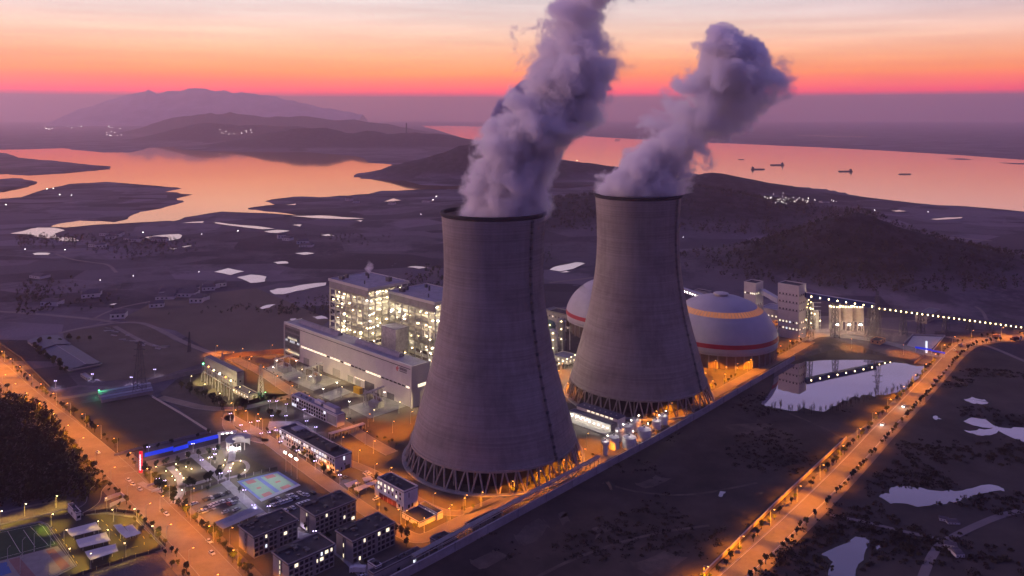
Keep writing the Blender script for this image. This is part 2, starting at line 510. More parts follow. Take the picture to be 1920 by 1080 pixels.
# wooded slopes are darker than the flat land
geo = n.new('ShaderNodeNewGeometry'); sp = n.new('ShaderNodeSeparateXYZ'); l.new(geo.outputs['Position'], sp.inputs[0])
wood = gramp(sp.outputs['Z'], 4.0, 26.0)
c5 = gmix(wood, c4, gmix(gramp(gnoise(0.035, 7, 0.7), 0.38, 0.66), (0.013, 0.016, 0.022), (0.054, 0.050, 0.064)))
l.new(c5, b.inputs['Base Color'])
bp = n.new('ShaderNodeBump'); bp.inputs['Strength'].default_value = 0.9; bp.inputs['Distance'].default_value = 3.0
l.new(gnoise(0.10, 8, 0.7), bp.inputs['Height']); l.new(bp.outputs[0], b.inputs['Normal'])
me = bpy.data.meshes.new('ground'); me.from_pydata(gv, [], gf); me.materials.append(gm); me.update()
me.polygons.foreach_set("use_smooth", [True] * len(me.polygons))
ground = bpy.data.objects.new('ground', me); col.objects.link(ground); tag(ground, kind='structure')

# far mountains, standing on the plain beyond the lakes
def mountains():
    prof = [(120, 214.5), (165, 201), (196, 191), (212, 185), (225, 180), (260, 175), (280, 168), (300, 174), (320, 172), (340, 169), (365, 164), (385, 167), (400, 170),
            (420, 170), (435, 175), (455, 171), (472, 176), (500, 178), (520, 183), (545, 188), (585, 197), (640, 208), (680, 214.5)]
    Y0 = 17500.0
    ridge_pts = [P(x, y, Y0) for x, y in prof]
    fine = []
    for a, c in zip(ridge_pts[:-1], ridge_pts[1:]):
        for k in range(5):
            q = a.lerp(c, k / 5); q.z += 45 * mnoise.fractal(Vector((q.x * 0.003, 5.0, 2.0)), 0.8, 2.1, 4); fine.append(q)
    fine.append(ridge_pts[-1])
    D = [(-1700, 0.0), (-1200, 0.22), (-700, 0.5), (-300, 0.80), (0, 1.0), (500, 0.75), (1000, 0.4), (1800, 0.0)]
    vs, fs = [], []
    for (dy, k) in D:
        for p in fine:
            j = mnoise.fractal(Vector((p.x * 0.002, dy * 0.003, 3.0)), 1, 2, 4)
            vs.append((p.x * (1 + dy / Y0 * 0.5), Y0 + dy + 160 * j, max(-1, p.z * k * (1 + (0.16 * j if 0 < k < 1 else 0.02 * j)))))
    m_ = len(fine)
    for a in range(len(D) - 1):
        for i in range(m_ - 1):
            fs.append((a * m_ + i, a * m_ + i + 1, (a + 1) * m_ + i + 1, (a + 1) * m_ + i))
    o = MB().add(vs, fs).build('mountain_range', mat('haze-paled mountainside', (0.44, 0.36, 0.40), 0.95, 0.4, 0.003), smooth=True)  # colour lightened to stand in for haze over the mountains
    tag(o, kind='structure')
mountains()

# ------------------------------------------------------------------ water
def jag(poly, amp, seed=0.0, n=3):
    """break the straight runs of a traced shoreline"""
    pts = px(poly); out = []
    for i, a in enumerate(pts):
        b_ = pts[(i + 1) % len(pts)]
        L = (b_ - a).length
        k = max(1, min(8, int(n)))
        for j in range(k):
            p = a.lerp(b_, j / k)
            w = amp * p.y / 1500.0 if j else 0
            q = Vector((p.x * 0.02, p.y * 0.02, seed))
            p = p + Vector((mnoise.noise(q) * w, mnoise.noise(q + Vector((9, 9, 0))) * w * 3, 0))
            out.append(p)
    return out
LAKE = [(-160, 284), (0, 281), (60, 280), (115, 278), (150, 282), (190, 286), (245, 286), (268, 281), (280, 277), (350, 274), (420, 273), (480, 276), (495, 280), (560, 284), (620, 289), (660, 292), (683, 296),
        (690, 305), (736, 309), (722, 315), (712, 320), (730, 325), (748, 331), (765, 341), (790, 347), (830, 349), (905, 349), (905, 355), (870, 355), (800, 355), (715, 358), (690, 364), (655, 367), (600, 370), (550, 369), (510, 374),
        (497, 378), (515, 384), (480, 388), (465, 391), (480, 394), (540, 401), (556, 404), (500, 400), (415, 397), (345, 408), (335, 413), (325, 415), (300, 415), (250, 418), (190, 421), (122, 427), (95, 425), (110, 420), (150, 414), (190, 415), (215, 417),
        (240, 411), (252, 402), (262, 398), (300, 392), (345, 379), (330, 373), (362, 365), (310, 360), (341, 354), (300, 349), (200, 341), (130, 345), (85, 355), (40, 370), (0, 373), (-160, 372)]
tag(MB().flat(jag(LAKE, 5, 1.0), 0.5).build('lake', water_lake), kind='structure')
RIVER = [(790, 236), (850, 236), (920, 238), (1000, 247), (1120, 257), (1300, 267), (1400, 270.5), (1600, 279.5), (1800, 291), (1920, 300), (2200, 322),
         (2200, 450), (2050, 417), (1920, 397), (1870, 392), (1810, 387), (1760, 385), (1700, 379), (1640, 372), (1600, 366), (1540, 359), (1480, 349), (1440, 343), (1400, 337), (1330, 330), (1200, 325), (1140, 312), (1060, 300), (950, 282), (880, 262), (830, 247)]
tag(MB().flat(jag(RIVER, 5, 2.0), 0.5).build('river', water_river), kind='structure')
PONDS = [
    [(19, 438), (40, 434), (58, 429), (70, 427), (100, 427), (122, 432), (103, 438), (112, 446), (98, 447), (75, 445), (60, 440)],
    [(100, 449), (118, 445), (138, 446), (150, 451), (125, 453)],
    [(272, 445), (300, 441), (336, 439), (338, 447), (315, 452), (300, 447), (285, 448)],
    [(60, 476), (75, 474), (95, 475), (90, 478), (64, 478)],
    [(318, 466), (335, 465), (330, 467), (320, 467)], [(340, 463), (358, 460), (357, 463), (345, 464)],
    [(340, 418.5), (380, 418), (382, 415), (362, 416)],
    [(397, 416.5), (430, 420), (480, 424), (515, 429), (492, 430), (440, 424), (405, 419)],
    [(495, 434), (520, 431), (544, 433), (520, 437)],
    [(545, 405), (600, 404), (640, 407), (684, 410), (650, 411), (590, 409)], [(667, 414), (680, 413), (676, 416)],
    [(535, 384), (555, 382), (553, 384.5)], [(600, 441), (615, 439), (628, 443), (612, 443)], [(548, 422), (565, 421), (562, 425)],
    [(401, 510), (428, 503), (458, 509), (432, 516)],
    [(444, 520), (470, 515), (500, 519), (497, 528), (470, 531), (455, 524)],
    [(505, 545), (520, 541), (545, 539), (575, 533), (612, 530), (611, 535), (580, 541), (555, 546), (530, 552), (515, 552)],
    [(486, 578), (500, 572), (517, 571), (505, 577), (492, 580)], [(545, 598), (556, 597), (555, 601), (547, 601)], [(585, 594), (603, 592), (615, 598), (595, 599)],
    [(512, 492), (535, 490), (541, 494), (520, 495)], [(763, 501), (780, 499), (804, 502), (785, 504)], [(553, 475), (575, 473), (590, 475), (570, 478)],
    [(1030, 506), (1045, 499), (1080, 492), (1097, 494), (1075, 504), (1050, 509)], [(1050, 511), (1062, 508), (1070, 510)],
    [(1023, 352), (1024, 342), (1050, 343), (1085, 346), (1120, 347), (1100, 350), (1060, 354)],
    [(720, 378), (738, 372), (752, 376), (735, 378)], [(800, 379), (815, 376), (800, 377)],
    [(1671, 395), (1685, 394), (1700, 396), (1680, 397)], [(1745, 411), (1775, 408), (1805, 407), (1795, 410), (1760, 412)],
    [(1462, 390), (1478, 391), (1470, 393)], [(205, 571), (220, 569), (213, 573)],
]
for i, pl in enumerate(PONDS):
    tag(MB().flat(jag(pl, 4, 5.0 + i, 2), 0.25).build('pond', water_pond), kind='structure')
NEAR_PONDS = [
    [(1428, 756), (1440, 740), (1448, 724), (1452, 700), (1462, 688), (1480, 681), (1508, 678), (1540, 676), (1580, 675), (1640, 676), (1700, 682), (1722, 687), (1738, 687), (1736, 696), (1722, 710), (1704, 722), (1690, 731), (1660, 741),
     (1640, 744), (1612, 746), (1590, 752), (1568, 761), (1545, 772), (1522, 769), (1505, 763), (1488, 771), (1462, 766), (1440, 763)],
    [(1648, 932), (1668, 926), (1676, 914), (1708, 912), (1725, 914), (1780, 918), (1812, 917), (1850, 909), (1880, 916), (1884, 922), (1855, 924), (1826, 928), (1806, 934), (1780, 940), (1752, 945), (1720, 951), (1702, 945), (1670, 945)],
    [(1540, 1040), (1560, 1030), (1590, 1018), (1605, 1006), (1622, 1007), (1636, 1014), (1624, 1030), (1620, 1050), (1608, 1062), (1604, 1090), (1570, 1100), (1552, 1080), (1562, 1054), (1552, 1044)],
    [(1806, 790), (1822, 783), (1848, 786), (1864, 798), (1900, 801), (1960, 792), (2020, 800), (2020, 836), (1930, 832), (1900, 822), (1872, 808), (1846, 816), (1822, 812), (1806, 806), (1836, 804), (1862, 801), (1832, 799)],
    [(1806, 748), (1822, 744), (1846, 749), (1854, 754), (1830, 756), (1814, 752)], [(1750, 783), (1760, 781), (1766, 787), (1758, 789)],
    [(1346, 930), (1350, 921), (1361, 922), (1356, 926), (1352, 932)], [(1134, 903), (1140, 901), (1146, 914), (1142, 917)],
    [(1641, 1028), (1650, 1024), (1656, 1027), (1645, 1032)],
]
mud_m = mat('wet mud', (0.026, 0.022, 0.022), 0.7, 0.3, 0.2)
for i, pl in enumerate(NEAR_PONDS):
    pts = jag(pl, 7, 20.0 + i, 4); c = sum(pts, Vector()) / len(pts)
    tag(MB().flat([p + (p - c).normalized() * (2.2 + 1.6 * mnoise.noise(p * 0.1)) for p in pts], 0.05).build('mud_bank', mud_m), kind='structure')
    tag(MB().flat(jag(pl, 7, 20.0 + i, 4), 0.12).build('pond', water_pond), kind='structure')
# low islands and spits in the lake and sandbars in the river
ISLES = [([(-120, 285), (0, 286), (14, 290), (22, 296), (50, 299), (90, 303), (140, 308), (180, 313), (204, 316), (160, 320), (110, 325), (40, 329), (0, 326), (-120, 330)], 11),
         ([(-120, 338), (0, 337), (30, 335), (55, 339), (70, 343), (50, 350), (20, 356), (0, 360), (-120, 362)], 7),
         ([(1772, 298), (1800, 297), (1826, 299), (1800, 300)], 1.5), ([(1870, 305), (1925, 306), (1960, 309), (1900, 308)], 1.5)]
for pl, h in ISLES:
    pts = jag(pl, 6, 40.0, 4)
    c = sum(pts, Vector()) / len(pts)
    mb = MB(); k = len(pts)
    vs = []
    for (s, z) in ((1.0, 0.3), (0.93, h * 0.5), (0.75, h * 0.85), (0.4, h)):
        vs += [(c.x + (p.x - c.x) * (0.97 + 0.03 * s) if s > .8 else c.x + (p.x - c.x) * s, c.y + (p.y - c.y) * s, z) for p in pts]
    mb.add(vs, [(r * k + i, r * k + (i + 1) % k, (r + 1) * k + (i + 1) % k, (r + 1) * k + i) for r in range(3) for i in range(k)] + [tuple(range(3 * k, 4 * k))])
    tag(mb.build('island', gm, smooth=True), kind='structure')

# ------------------------------------------------------------------ haze
hz = bpy.data.materials.new('evening haze'); hz.use_nodes = True
n, l = hz.node_tree.nodes, hz.node_tree.links
n.remove(n['Principled BSDF'])
pv = n.new('ShaderNodeVolumePrincipled')
pv.inputs['Color'].default_value = (0.90, 0.69, 0.84, 1)
pv.inputs['Density'].default_value = HZ_DENS
pv.inputs['Anisotropy'].default_value = 0.70
l.new(pv.outputs[0], n['Material Output'].inputs['Volume'])
haze = tag(MB().box(-24000, 24000, -5000, 26500, -3.0, HZ_TOP).build('haze', hz), kind='stuff')
haze.data.materials[0].cycles.homogeneous_volume = True if hasattr(haze.data.materials[0].cycles, 'homogeneous_volume') else True

# ------------------------------------------------------------------ cooling towers
shell_m = bpy.data.materials.new('ringed concrete'); shell_m.use_nodes = True
n, l = shell_m.node_tree.nodes, shell_m.node_tree.links
b = n['Principled BSDF']; b.inputs['Roughness'].default_value = 0.9; b.inputs['Specular IOR Level'].default_value = 0.15
tc = n.new('ShaderNodeTexCoord')
def tnoise(scale, stretch, detail=4.0, rough=0.6):
    mp = n.new('ShaderNodeMapping'); mp.inputs['Scale'].default_value = stretch
    l.new(tc.outputs['Object'], mp.inputs[0])
    no = n.new('ShaderNodeTexNoise'); no.inputs['Scale'].default_value = scale; no.inputs['Detail'].default_value = detail; no.inputs['Roughness'].default_value = rough
    l.new(mp.outputs[0], no.inputs['Vector']); return no.outputs[0]
def tmap(v, a, b_, c, d):
    mr = n.new('ShaderNodeMapRange')
    for k, q in enumerate((a, b_, c, d)): mr.inputs[k + 1].default_value = q
    l.new(v, mr.inputs[0]); return mr.outputs[0]
def tmul(a, b_):
    mu = n.new('ShaderNodeMath'); mu.operation = 'MULTIPLY'; l.new(a, mu.inputs[0]); l.new(b_, mu.inputs[1]); return mu.outputs[0]
bands = tmap(tnoise(1.0, (0.012, 0.012, 1.15), 6, 0.8), 0.3, 0.7, 0.76, 1.20)
wide = tmap(tnoise(1.0, (0.012, 0.012, 0.05), 3), 0.3, 0.7, 0.86, 1.13)
stain = tmap(tnoise(1.0, (0.035, 0.035, 0.03), 5, 0.65), 0.50, 0.70, 1.0, 0.70)
streak = tmap(tnoise(1.0, (0.30, 0.30, 0.014), 5, 0.75), 0.35, 0.72, 1.05, 0.82)
sc_ = n.new('ShaderNodeVectorMath'); sc_.operation = 'SCALE'
sc_.inputs[0].default_value = (0.275, 0.236, 0.232)
l.new(tmul(tmul(bands, wide), tmul(stain, streak)), sc_.inputs['Scale'])
l.new(sc_.outputs[0], b.inputs['Base Color'])
bp = n.new('ShaderNodeBump'); bp.inputs['Strength'].default_value = 0.35; bp.inputs['Distance'].default_value = 0.4
l.new(bands, bp.inputs['Height']); l.new(bp.outputs[0], b.inputs['Normal'])
lip_m = mat('weathered dark rim', (0.030, 0.028, 0.038), 0.9, 0.3, 0.3)
col_m = mat('raw concrete columns', (0.26, 0.225, 0.215), 0.9, 0.22, 0.4)
dark_in = mat('dark packing fill', (0.030, 0.026, 0.028), 0.95, 0.3, 0.2)  # one dark colour for the packing inside the column ring

PROF = [(54.4, 12.0), (53.0, 16.5), (50.0, 28.5), (46.0, 43.0), (42.3, 57.0), (39.2, 70.0), (36.6, 85.0), (34.8, 97.0), (33.6, 108.0), (33.0, 120.0), (33.0, 130.0), (33.4, 143.0), (34.0, 152.0), (34.4, 158.6)]
def spl(prof, k=4):
    z = [p[1] for p in prof]; r = [p[0] for p in prof]; out = []
    for i in range(len(prof) - 1):
        for j in range(k):
            t = j / k
            p0, p1, p2, p3 = r[max(0, i - 1)], r[i], r[i + 1], r[min(len(r) - 1, i + 2)]
            out.append((0.5 * (2 * p1 + (p2 - p0) * t + (2 * p0 - 5 * p1 + 4 * p2 - p3) * t * t + (3 * p1 - p0 - 3 * p2 + p3) * t ** 3), z[i] + (z[i + 1] - z[i]) * t))
    return out + [prof[-1]]
SP = spl(PROF)
def cooling_tower(label, x, y, lad, stair):
    t = thing('cooling_tower', label, 'cooling tower', (x, y, 0), 0, 'cooling towers')
    outer = SP
    inner = [(r - 0.9, z) for r, z in reversed(SP)]
    MB().lathe(outer + [(SP[-1][0] - 0.9, SP[-1][1])] + inner + [outer[0]], 160).build('shell', shell_m, t, smooth=True)
    MB().lathe([(34.45, 158.6), (35.2, 159.2), (35.3, 160.7), (35.1, 161.2), (33.3, 161.2), (33.2, 158.7)], 128).build('rim', lip_m, t, smooth=False)
    MB().lathe([(54.5, 11.4), (54.9, 11.6), (54.9, 13.0), (54.4, 13.2)], 128).build('ring_beam', col_m, t)
    NP = 44
    for k in range(NP):
        a = 2 * math.pi * (k + 0.5) / NP
        da = math.pi / NP
        mb = MB()
        foot = Vector((58.2 * math.cos(a), 58.2 * math.sin(a), 0.6))
        for s in (-1, 1):
            q = a + s * da * 0.86
            mb.tube(foot + Vector((-math.sin(a), math.cos(a), 0)) * s * 0.45, (54.2 * math.cos(q), 54.2 * math.sin(q), 11.9), 0.56, 0.56, 6)
        mb.tube(foot - Vector((0, 0, 0.7)), foot + Vector((0, 0, 0.5)), 1.25, 1.0, 6)
        mb.build('column_pair', col_m, t)
    MB().lathe([(57.4, 0.0), (57.4, 0.9), (59.9, 0.9), (60.3, 0.55), (60.3, 0.0)], 128).build('basin_kerb', concrete, t)
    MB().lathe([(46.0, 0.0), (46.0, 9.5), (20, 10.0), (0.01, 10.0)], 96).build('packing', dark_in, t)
    for k in range(24):
        a = 2 * math.pi * k / 24 + 0.05
        MB().tube((50.5 * math.cos(a), 50.5 * math.sin(a), 0), (50.5 * math.cos(a), 50.5 * math.sin(a), 11.5), 0.5, 0.5, 5).build('inner_post', col_m, t)
    # caged ladder with landings running up the shell
    mb = MB()
    ca, sa = math.cos(lad), math.sin(lad)
    pts = [Vector(((r + 0.5) * ca, (r + 0.5) * sa, z)) for r, z in SP]
    tv = Vector((-sa, ca, 0))
    for p, q in zip(pts[:-1], pts[1:]):
        for s in (-0.45, 0.45): mb.bar(p + tv * s, q + tv * s, 0.16)
        mb.bar(p + tv * -0.45, p + tv * 0.45, 0.12)
        o_ = Vector((ca, sa, 0)) * 0.75
        for s in (-0.4, 0.4): mb.bar(p + o_ + tv * s, q + o_ + tv * s, 0.14)
    k = 0
    for (r, z) in SP:
        k += 1
        if k % 2 == 0:
            p = Vector(((r + 0.8) * ca, (r + 0.8) * sa, z))
            mb.bar(p - tv * 0.85, p + tv * 0.85, 1.7, 0.2); mb.bar(p - tv * 0.85 + Vector((0, 0, .9)), p + tv * 0.85 + Vector((0, 0, .9)), 1.7, 0.18)
    mb.build('ladder', steel_dark, t)
    # sloping lattice stair to the ground
    a = stair
    p, q = Vector((60.8 * math.cos(a), 60.8 * math.sin(a), 0.2)), Vector((54.6 * math.cos(a), 54.6 * math.sin(a), 13.5))
    tv = Vector((-math.sin(a), math.cos(a), 0)); q = q + tv * 4
    mb = MB()
    for s in (-0.8, 0.8):
        for h in (0, 1.3): mb.bar(p + tv * s + Vector((0, 0, h)), q + tv * s + Vector((0, 0, h)), 0.18)
        for i in range(12):
            u, v = p.lerp(q, i / 12) + tv * s, p.lerp(q, (i + 1) / 12) + tv * s
            mb.bar(u, v + Vector((0, 0, 1.3)), 0.12)
    mb.build('access_stair', steel, t)
    return t
T1 = (-12.2, 530.5); T2 = (102.0, 648.0)
cooling_tower('nearer and larger grey cooling tower with dark rim, in front of the turbine hall', T1[0], T1[1], R(-44), R(-28))
cooling_tower('farther cooling tower on splayed columns beside the white domes, steam hiding its whole mouth', T2[0], T2[1], R(-38), R(-24))

# ------------------------------------------------------------------ steam
def steam(name, label, Y, spine, dens, patch, seed, blobs=(), colr=(0.99, 0.96, 1.0), group='steam plumes', cat='steam', cell=0.034, aniso=0.35):
    """spine: (pixel y, left px, right px, density, patchiness) from the mouth up"""
    k = Y / FPX
    base = P((spine[0][1] + spine[0][2]) / 2, spine[0][0], Y)
    rowsW = []
    for (yy, xl, xr, d, pt) in spine:
        c = P((xl + xr) / 2, yy, Y) - base
        rowsW.append((c.z, c.x, (xr - xl) / 2 * k, d, pt))
    rowsW.sort()
    z0, z1 = rowsW[0][0], rowsW[-1][0]
    # hull
    mb = MB(); NN = 28; prof = []
    def at(z):
        for a, c in zip(rowsW[:-1], rowsW[1:]):
            if a[0] <= z <= c[0]:
                t = (z - a[0]) / (c[0] - a[0] + 1e-9)
                return a[1] + (c[1] - a[1]) * t, a[2] + (c[2] - a[2]) * t
        return rowsW[-1][1], rowsW[-1][2]
    NZ = 40; vs = []
    for j in range(NZ + 1):
        z = z0 + (z1 - z0) * j / NZ
        cx, rr = at(z)
        for i in range(NN):
            t = 2 * math.pi * i / NN
            r_ = rr * 1.42
            if j <= 1: r_ = min(r_, 32.2)
            vs.append((cx + r_ * math.cos(t), r_ * 0.92 * math.sin(t), z))
    fs = [(j * NN + i, j * NN + (i + 1) % NN, (j + 1) * NN + (i + 1) % NN, (j + 1) * NN + i) for j in range(NZ) for i in range(NN)]
    fs += [tuple(range(NN - 1, -1, -1)), tuple(range(NZ * NN, (NZ + 1) * NN))]
    mb.add(vs, fs)
    m = bpy.data.materials.new(name + ' vapour'); m.use_nodes = True
    n, l = m.node_tree.nodes, m.node_tree.links
    n.remove(n['Principled BSDF'])
    def math_(op, a, b_=None, c=None, clamp=False):
        q = n.new('ShaderNodeMath'); q.operation = op; q.use_clamp = clamp
        for i, v in enumerate((a, b_, c)):
            if v is None: continue
            if isinstance(v, (int, float)): q.inputs[i].default_value = v
            else: l.new(v, q.inputs[i])
        return q.outputs[0]
    tc = n.new('ShaderNodeTexCoord')
    # billow: warp the lookup point with big then small noise
    def vnoise(scale, amp, vec, detail):
        no = n.new('ShaderNodeTexNoise'); no.inputs['Scale'].default_value = scale; no.inputs['Detail'].default_value = detail
        l.new(vec, no.inputs['Vector'])
        su = n.new('ShaderNodeVectorMath'); su.operation = 'SUBTRACT'; su.inputs[1].default_value = (0.5, 0.5, 0.5); l.new(no.outputs['Color'], su.inputs[0])
        sc = n.new('ShaderNodeVectorMath'); sc.operation = 'SCALE'; sc.inputs['Scale'].default_value = amp; l.new(su.outputs[0], sc.inputs[0])
        return sc.outputs[0]
    off = n.new('ShaderNodeVectorMath'); off.operation = 'ADD'; off.inputs[1].default_value = (seed * 37.0, seed * 11.0, seed * 5.0)
    l.new(tc.outputs['Object'], off.inputs[0])
    w1 = vnoise(0.026, 1.0, off.outputs[0], 7.0)
    sep0 = n.new('ShaderNodeSeparateXYZ'); l.new(tc.outputs['Object'], sep0.inputs[0])
    amp = n.new('ShaderNodeMapRange'); amp.inputs[1].default_value, amp.inputs[2].default_value = z0 + 2, z0 + 60
    amp.inputs[3].default_value, amp.inputs[4].default_value = 4.0, 30.0
    l.new(sep0.outputs['Z'], amp.inputs[0])
    ws = n.new('ShaderNodeVectorMath'); ws.operation = 'SCALE'; l.new(w1, ws.inputs[0]); l.new(amp.outputs[0], ws.inputs['Scale'])
    wa = n.new('ShaderNodeVectorMath'); wa.operation = 'ADD'; l.new(tc.outputs['Object'], wa.inputs[0]); l.new(ws.outputs[0], wa.inputs[1])
    sep = n.new('ShaderNodeSeparateXYZ'); l.new(wa.outputs[0], sep.inputs[0])
    zn = math_('DIVIDE', math_('SUBTRACT', sep.outputs['Z'], z0), z1 - z0, clamp=True)
    def curve(idx, lo, hi):
        fc = n.new('ShaderNodeFloatCurve'); cu = fc.mapping.curves[0]
        pts = [((r_[0] - z0) / (z1 - z0), (r_[idx] - lo) / (hi - lo)) for r_ in rowsW]
        cu.points[0].location = pts[0]; cu.points[1].location = pts[-1]
        for p in pts[1:-1]: cu.points.new(p[0], p[1])
        fc.mapping.update()
        l.new(zn, fc.inputs['Value'])
        mr = n.new('ShaderNodeMapRange'); mr.clamp = False
        mr.inputs[3].default_value, mr.inputs[4].default_value = lo, hi
        l.new(fc.outputs[0], mr.inputs[0]); return mr.outputs[0]
    xs = [r_[1] for r_ in rowsW]
    cx = curve(1, min(xs) - 1, max(xs) + 1)
    rr = curve(2, 0.0, max(r_[2] for r_ in rowsW) + 1)
    dd = curve(3, 0.0, 1.01)
    pp = curve(4, 0.0, 1.01)
    dx = math_('SUBTRACT', sep.outputs['X'], cx)
    dist = math_('DIVIDE', math_('SQRT', math_('ADD', math_('MULTIPLY', dx, dx), math_('MULTIPLY', sep.outputs['Y'], sep.outputs['Y']))), rr)
    def fbm(scale, detail, rough, vec):
        no = n.new('ShaderNodeTexNoise'); no.inputs['Scale'].default_value = scale; no.inputs['Detail'].default_value = detail; no.inputs['Roughness'].default_value = rough
        l.new(vec, no.inputs['Vector']); return math_('SUBTRACT', no.outputs[0], 0.5)
    woff = n.new('ShaderNodeVectorMath'); woff.operation = 'ADD'; l.new(wa.outputs[0], woff.inputs[0]); woff.inputs[1].default_value = (seed * 17.0, 3.0, 71.0)
    big = fbm(cell * 0.55, 2.0, 0.5, woff.outputs[0])
    fine = fbm(cell * 1.9, 7.0, 0.66, woff.outputs[0])
    rise = n.new('ShaderNodeMapRange'); rise.inputs[1].default_value, rise.inputs[2].default_value = z0, z0 + (z1 - z0) * 0.16
    rise.inputs[3].default_value, rise.inputs[4].default_value = 0.15, 1.0
    l.new(sep0.outputs['Z'], rise.inputs[0])
    erode = math_('ADD', math_('MULTIPLY', big, 2.1), math_('MULTIPLY', fine, 2.9))
    # distance inside the spine, worn away by the noise and by the patchiness of that height
    sh = math_('ADD', math_('MULTIPLY', math_('SUBTRACT', 1.30, dist), 1.15), math_('MULTIPLY', erode, rise.outputs[0]))
    sh = math_('SUBTRACT', sh, math_('MULTIPLY', pp, 1.05))
    cov = n.new('ShaderNodeMapRange'); cov.interpolation_type = 'SMOOTHSTEP'
    cov.inputs[1].default_value, cov.inputs[2].default_value = 0.0, 0.40
    l.new(sh, cov.inputs[0])
    lim = n.new('ShaderNodeMapRange'); lim.interpolation_type = 'SMOOTHSTEP'
    lim.inputs[1].default_value, lim.inputs[2].default_value, lim.inputs[3].default_value, lim.inputs[4].default_value = 1.2, 1.42, 1.0, 0.0
    l.new(dist, lim.inputs[0])
    cov2 = math_('POWER', cov.outputs[0], 1.6)
    d = math_('MULTIPLY', math_('MULTIPLY', cov2, lim.outputs[0]), math_('MULTIPLY', dd, dens))
    pv = n.new('ShaderNodeVolumePrincipled')
    pv.inputs['Color'].default_value = colr + (1,)
    pv.inputs['Anisotropy'].default_value = aniso
    l.new(d, pv.inputs['Density'])
    l.new(pv.outputs[0], n['Material Output'].inputs['Volume'])
    m.cycles.volume_step_rate = 0.105
    o = mb.build(name, m, smooth=True)
    o.location = base
    tag(o, label, cat, group)
    return o
S1 = [(410, 872, 1016, 1, 0.0), (395, 870, 1024, 1, 0.0), (380, 878, 1028, 1, 0.0), (340, 886, 1034, 1, 0.05), (300, 900, 1034, 1, 0.1), (270, 903, 1060, 1, 0.15), (240, 922, 1096, 1, 0.2), (210, 940, 1112, 1, 0.25), (180, 960, 1130, .9, 0.35),
      (150, 975, 1180, .9, 0.42), (120, 975, 1205, .9, 0.46), (90, 958, 1200, .8, 0.64), (60, 965, 1178, .8, 0.66), (30, 975, 1178, .8, 0.66), (0, 985, 1235, .8, 0.70), (-40, 1020, 1250, .6, 0.6), (-70, 1060, 1250, .3, 0.7)]
steam('steam_plume', 'tall white steam plume rising from the nearer tower, leaning right past the picture top', 530, S1, 0.30, 1, 1)
S2 = [(372, 1122, 1276, 1, 0.0), (360, 1122, 1279, 1, 0.0), (340, 1122, 1290, 1, 0.1), (310, 1146, 1316, .9, 0.25), (280, 1172, 1345, .8, 0.45), (250, 1196, 1395, .7, 0.74), (220, 1214, 1450, .6, 0.82), (190, 1228, 1485, .6, 0.80),
      (160, 1255, 1475, .8, 0.42), (130, 1285, 1470, .9, 0.30), (110, 1300, 1456, 1, 0.35), (85, 1305, 1428, 1, 0.36), (62, 1322, 1398, 1, 0.40), (40, 1335, 1375, .6, 0.6)]
steam('steam_plume', 'shorter patchy steam plume over the farther tower, ending in a dark rounded head', 648, S2, 0.28, 1, 2)

steam('plume_shade', 'shaded left edge of the nearer plume, painted as dark indigo vapour', 600, [(238, 924, 942, 1, 0.0), (215, 928, 975, 1, 0.0), (190, 940, 1000, 1, 0.05), (168, 962, 1014, 1, 0.1), (150, 985, 1010, .7, 0.3)], 0.30, 1, 9, colr=(0.52, 0.48, 0.70), cell=0.06)  # shadowed part of the nearer plume, painted as its own dark volume
# ------------------------------------------------------------------ plant ground sheets
def poly_g(a0, a1, b0, b1, o):
    return [o + E1 * a + E2 * b for a, b in ((a0, b0), (a1, b0), (a1, b1), (a0, b1))]
yard_soil = mat('gravel yard', (0.072, 0.060, 0.054), 0.95, 0.5, 0.05, bump=0.3)
waste = mat('dark waste ground', (0.014, 0.012, 0.014), 0.95, 0.3, 0.022, c2=(0.098, 0.072, 0.060), detail=11, bump=0.6)
spoil = mat('pale spoil', (0.050, 0.038, 0.032), 0.95, 0.3, 0.09, c2=(0.15, 0.115, 0.095), detail=9, bump=0.5)
sheet('waste_ground', [(640, 1160), (700, 1116), (1121, 889), (1326, 774), (1488, 677), (1560, 655), (1700, 672), (1745, 690), (1690, 748), (1580, 826), (1450, 956), (1285, 1130)], -0.04, waste)
marsh = mat('dark marsh grass', (0.020, 0.016, 0.018), 0.95, 0.3, 0.020, c2=(0.092, 0.070, 0.062), detail=11, bump=0.6)
sheet('marsh_ground', jag([(1395, 1120), (1450, 1040), (1520, 965), (1610, 872), (1665, 815), (1712, 765), (1765, 705), (1800, 672), (1850, 655), (1900, 668), (1990, 680), (2120, 700), (2350, 790), (2350, 1120)], 10, 12.0, 6), -0.05, marsh, True)
def blotch(poly, seed): sheet('spoil_patch', jag(poly, 16, seed, 6), -0.02, spoil, True)
blotch([(962, 1000), (985, 985), (1020, 978), (1032, 990), (1010, 1008), (975, 1018)], 3.0); blotch([(1050, 972), (1066, 966), (1070, 980), (1056, 988)], 4.0); blotch([(1180, 1050), (1250, 1030), (1290, 1045), (1230, 1072)], 5.0)
blotch([(1190, 905), (1230, 890), (1260, 896), (1220, 914)], 6.0); blotch([(1360, 800), (1420, 785), (1450, 795), (1390, 815)], 7.0); blotch([(1100, 1000), (1135, 990), (1150, 1003), (1115, 1012)], 8.0); blotch([(880, 1048), (925, 1030), (950, 1042), (905, 1066)], 9.0)
for q_ in ([(1480, 775), (1530, 795), (1590, 826)], [(1130, 905), (1200, 925), (1300, 930), (1420, 905)], [(1000, 1085), (1090, 1040), (1220, 1000), (1330, 985)]): strip('dirt_track', q_, 2.2, -0.01, spoil)
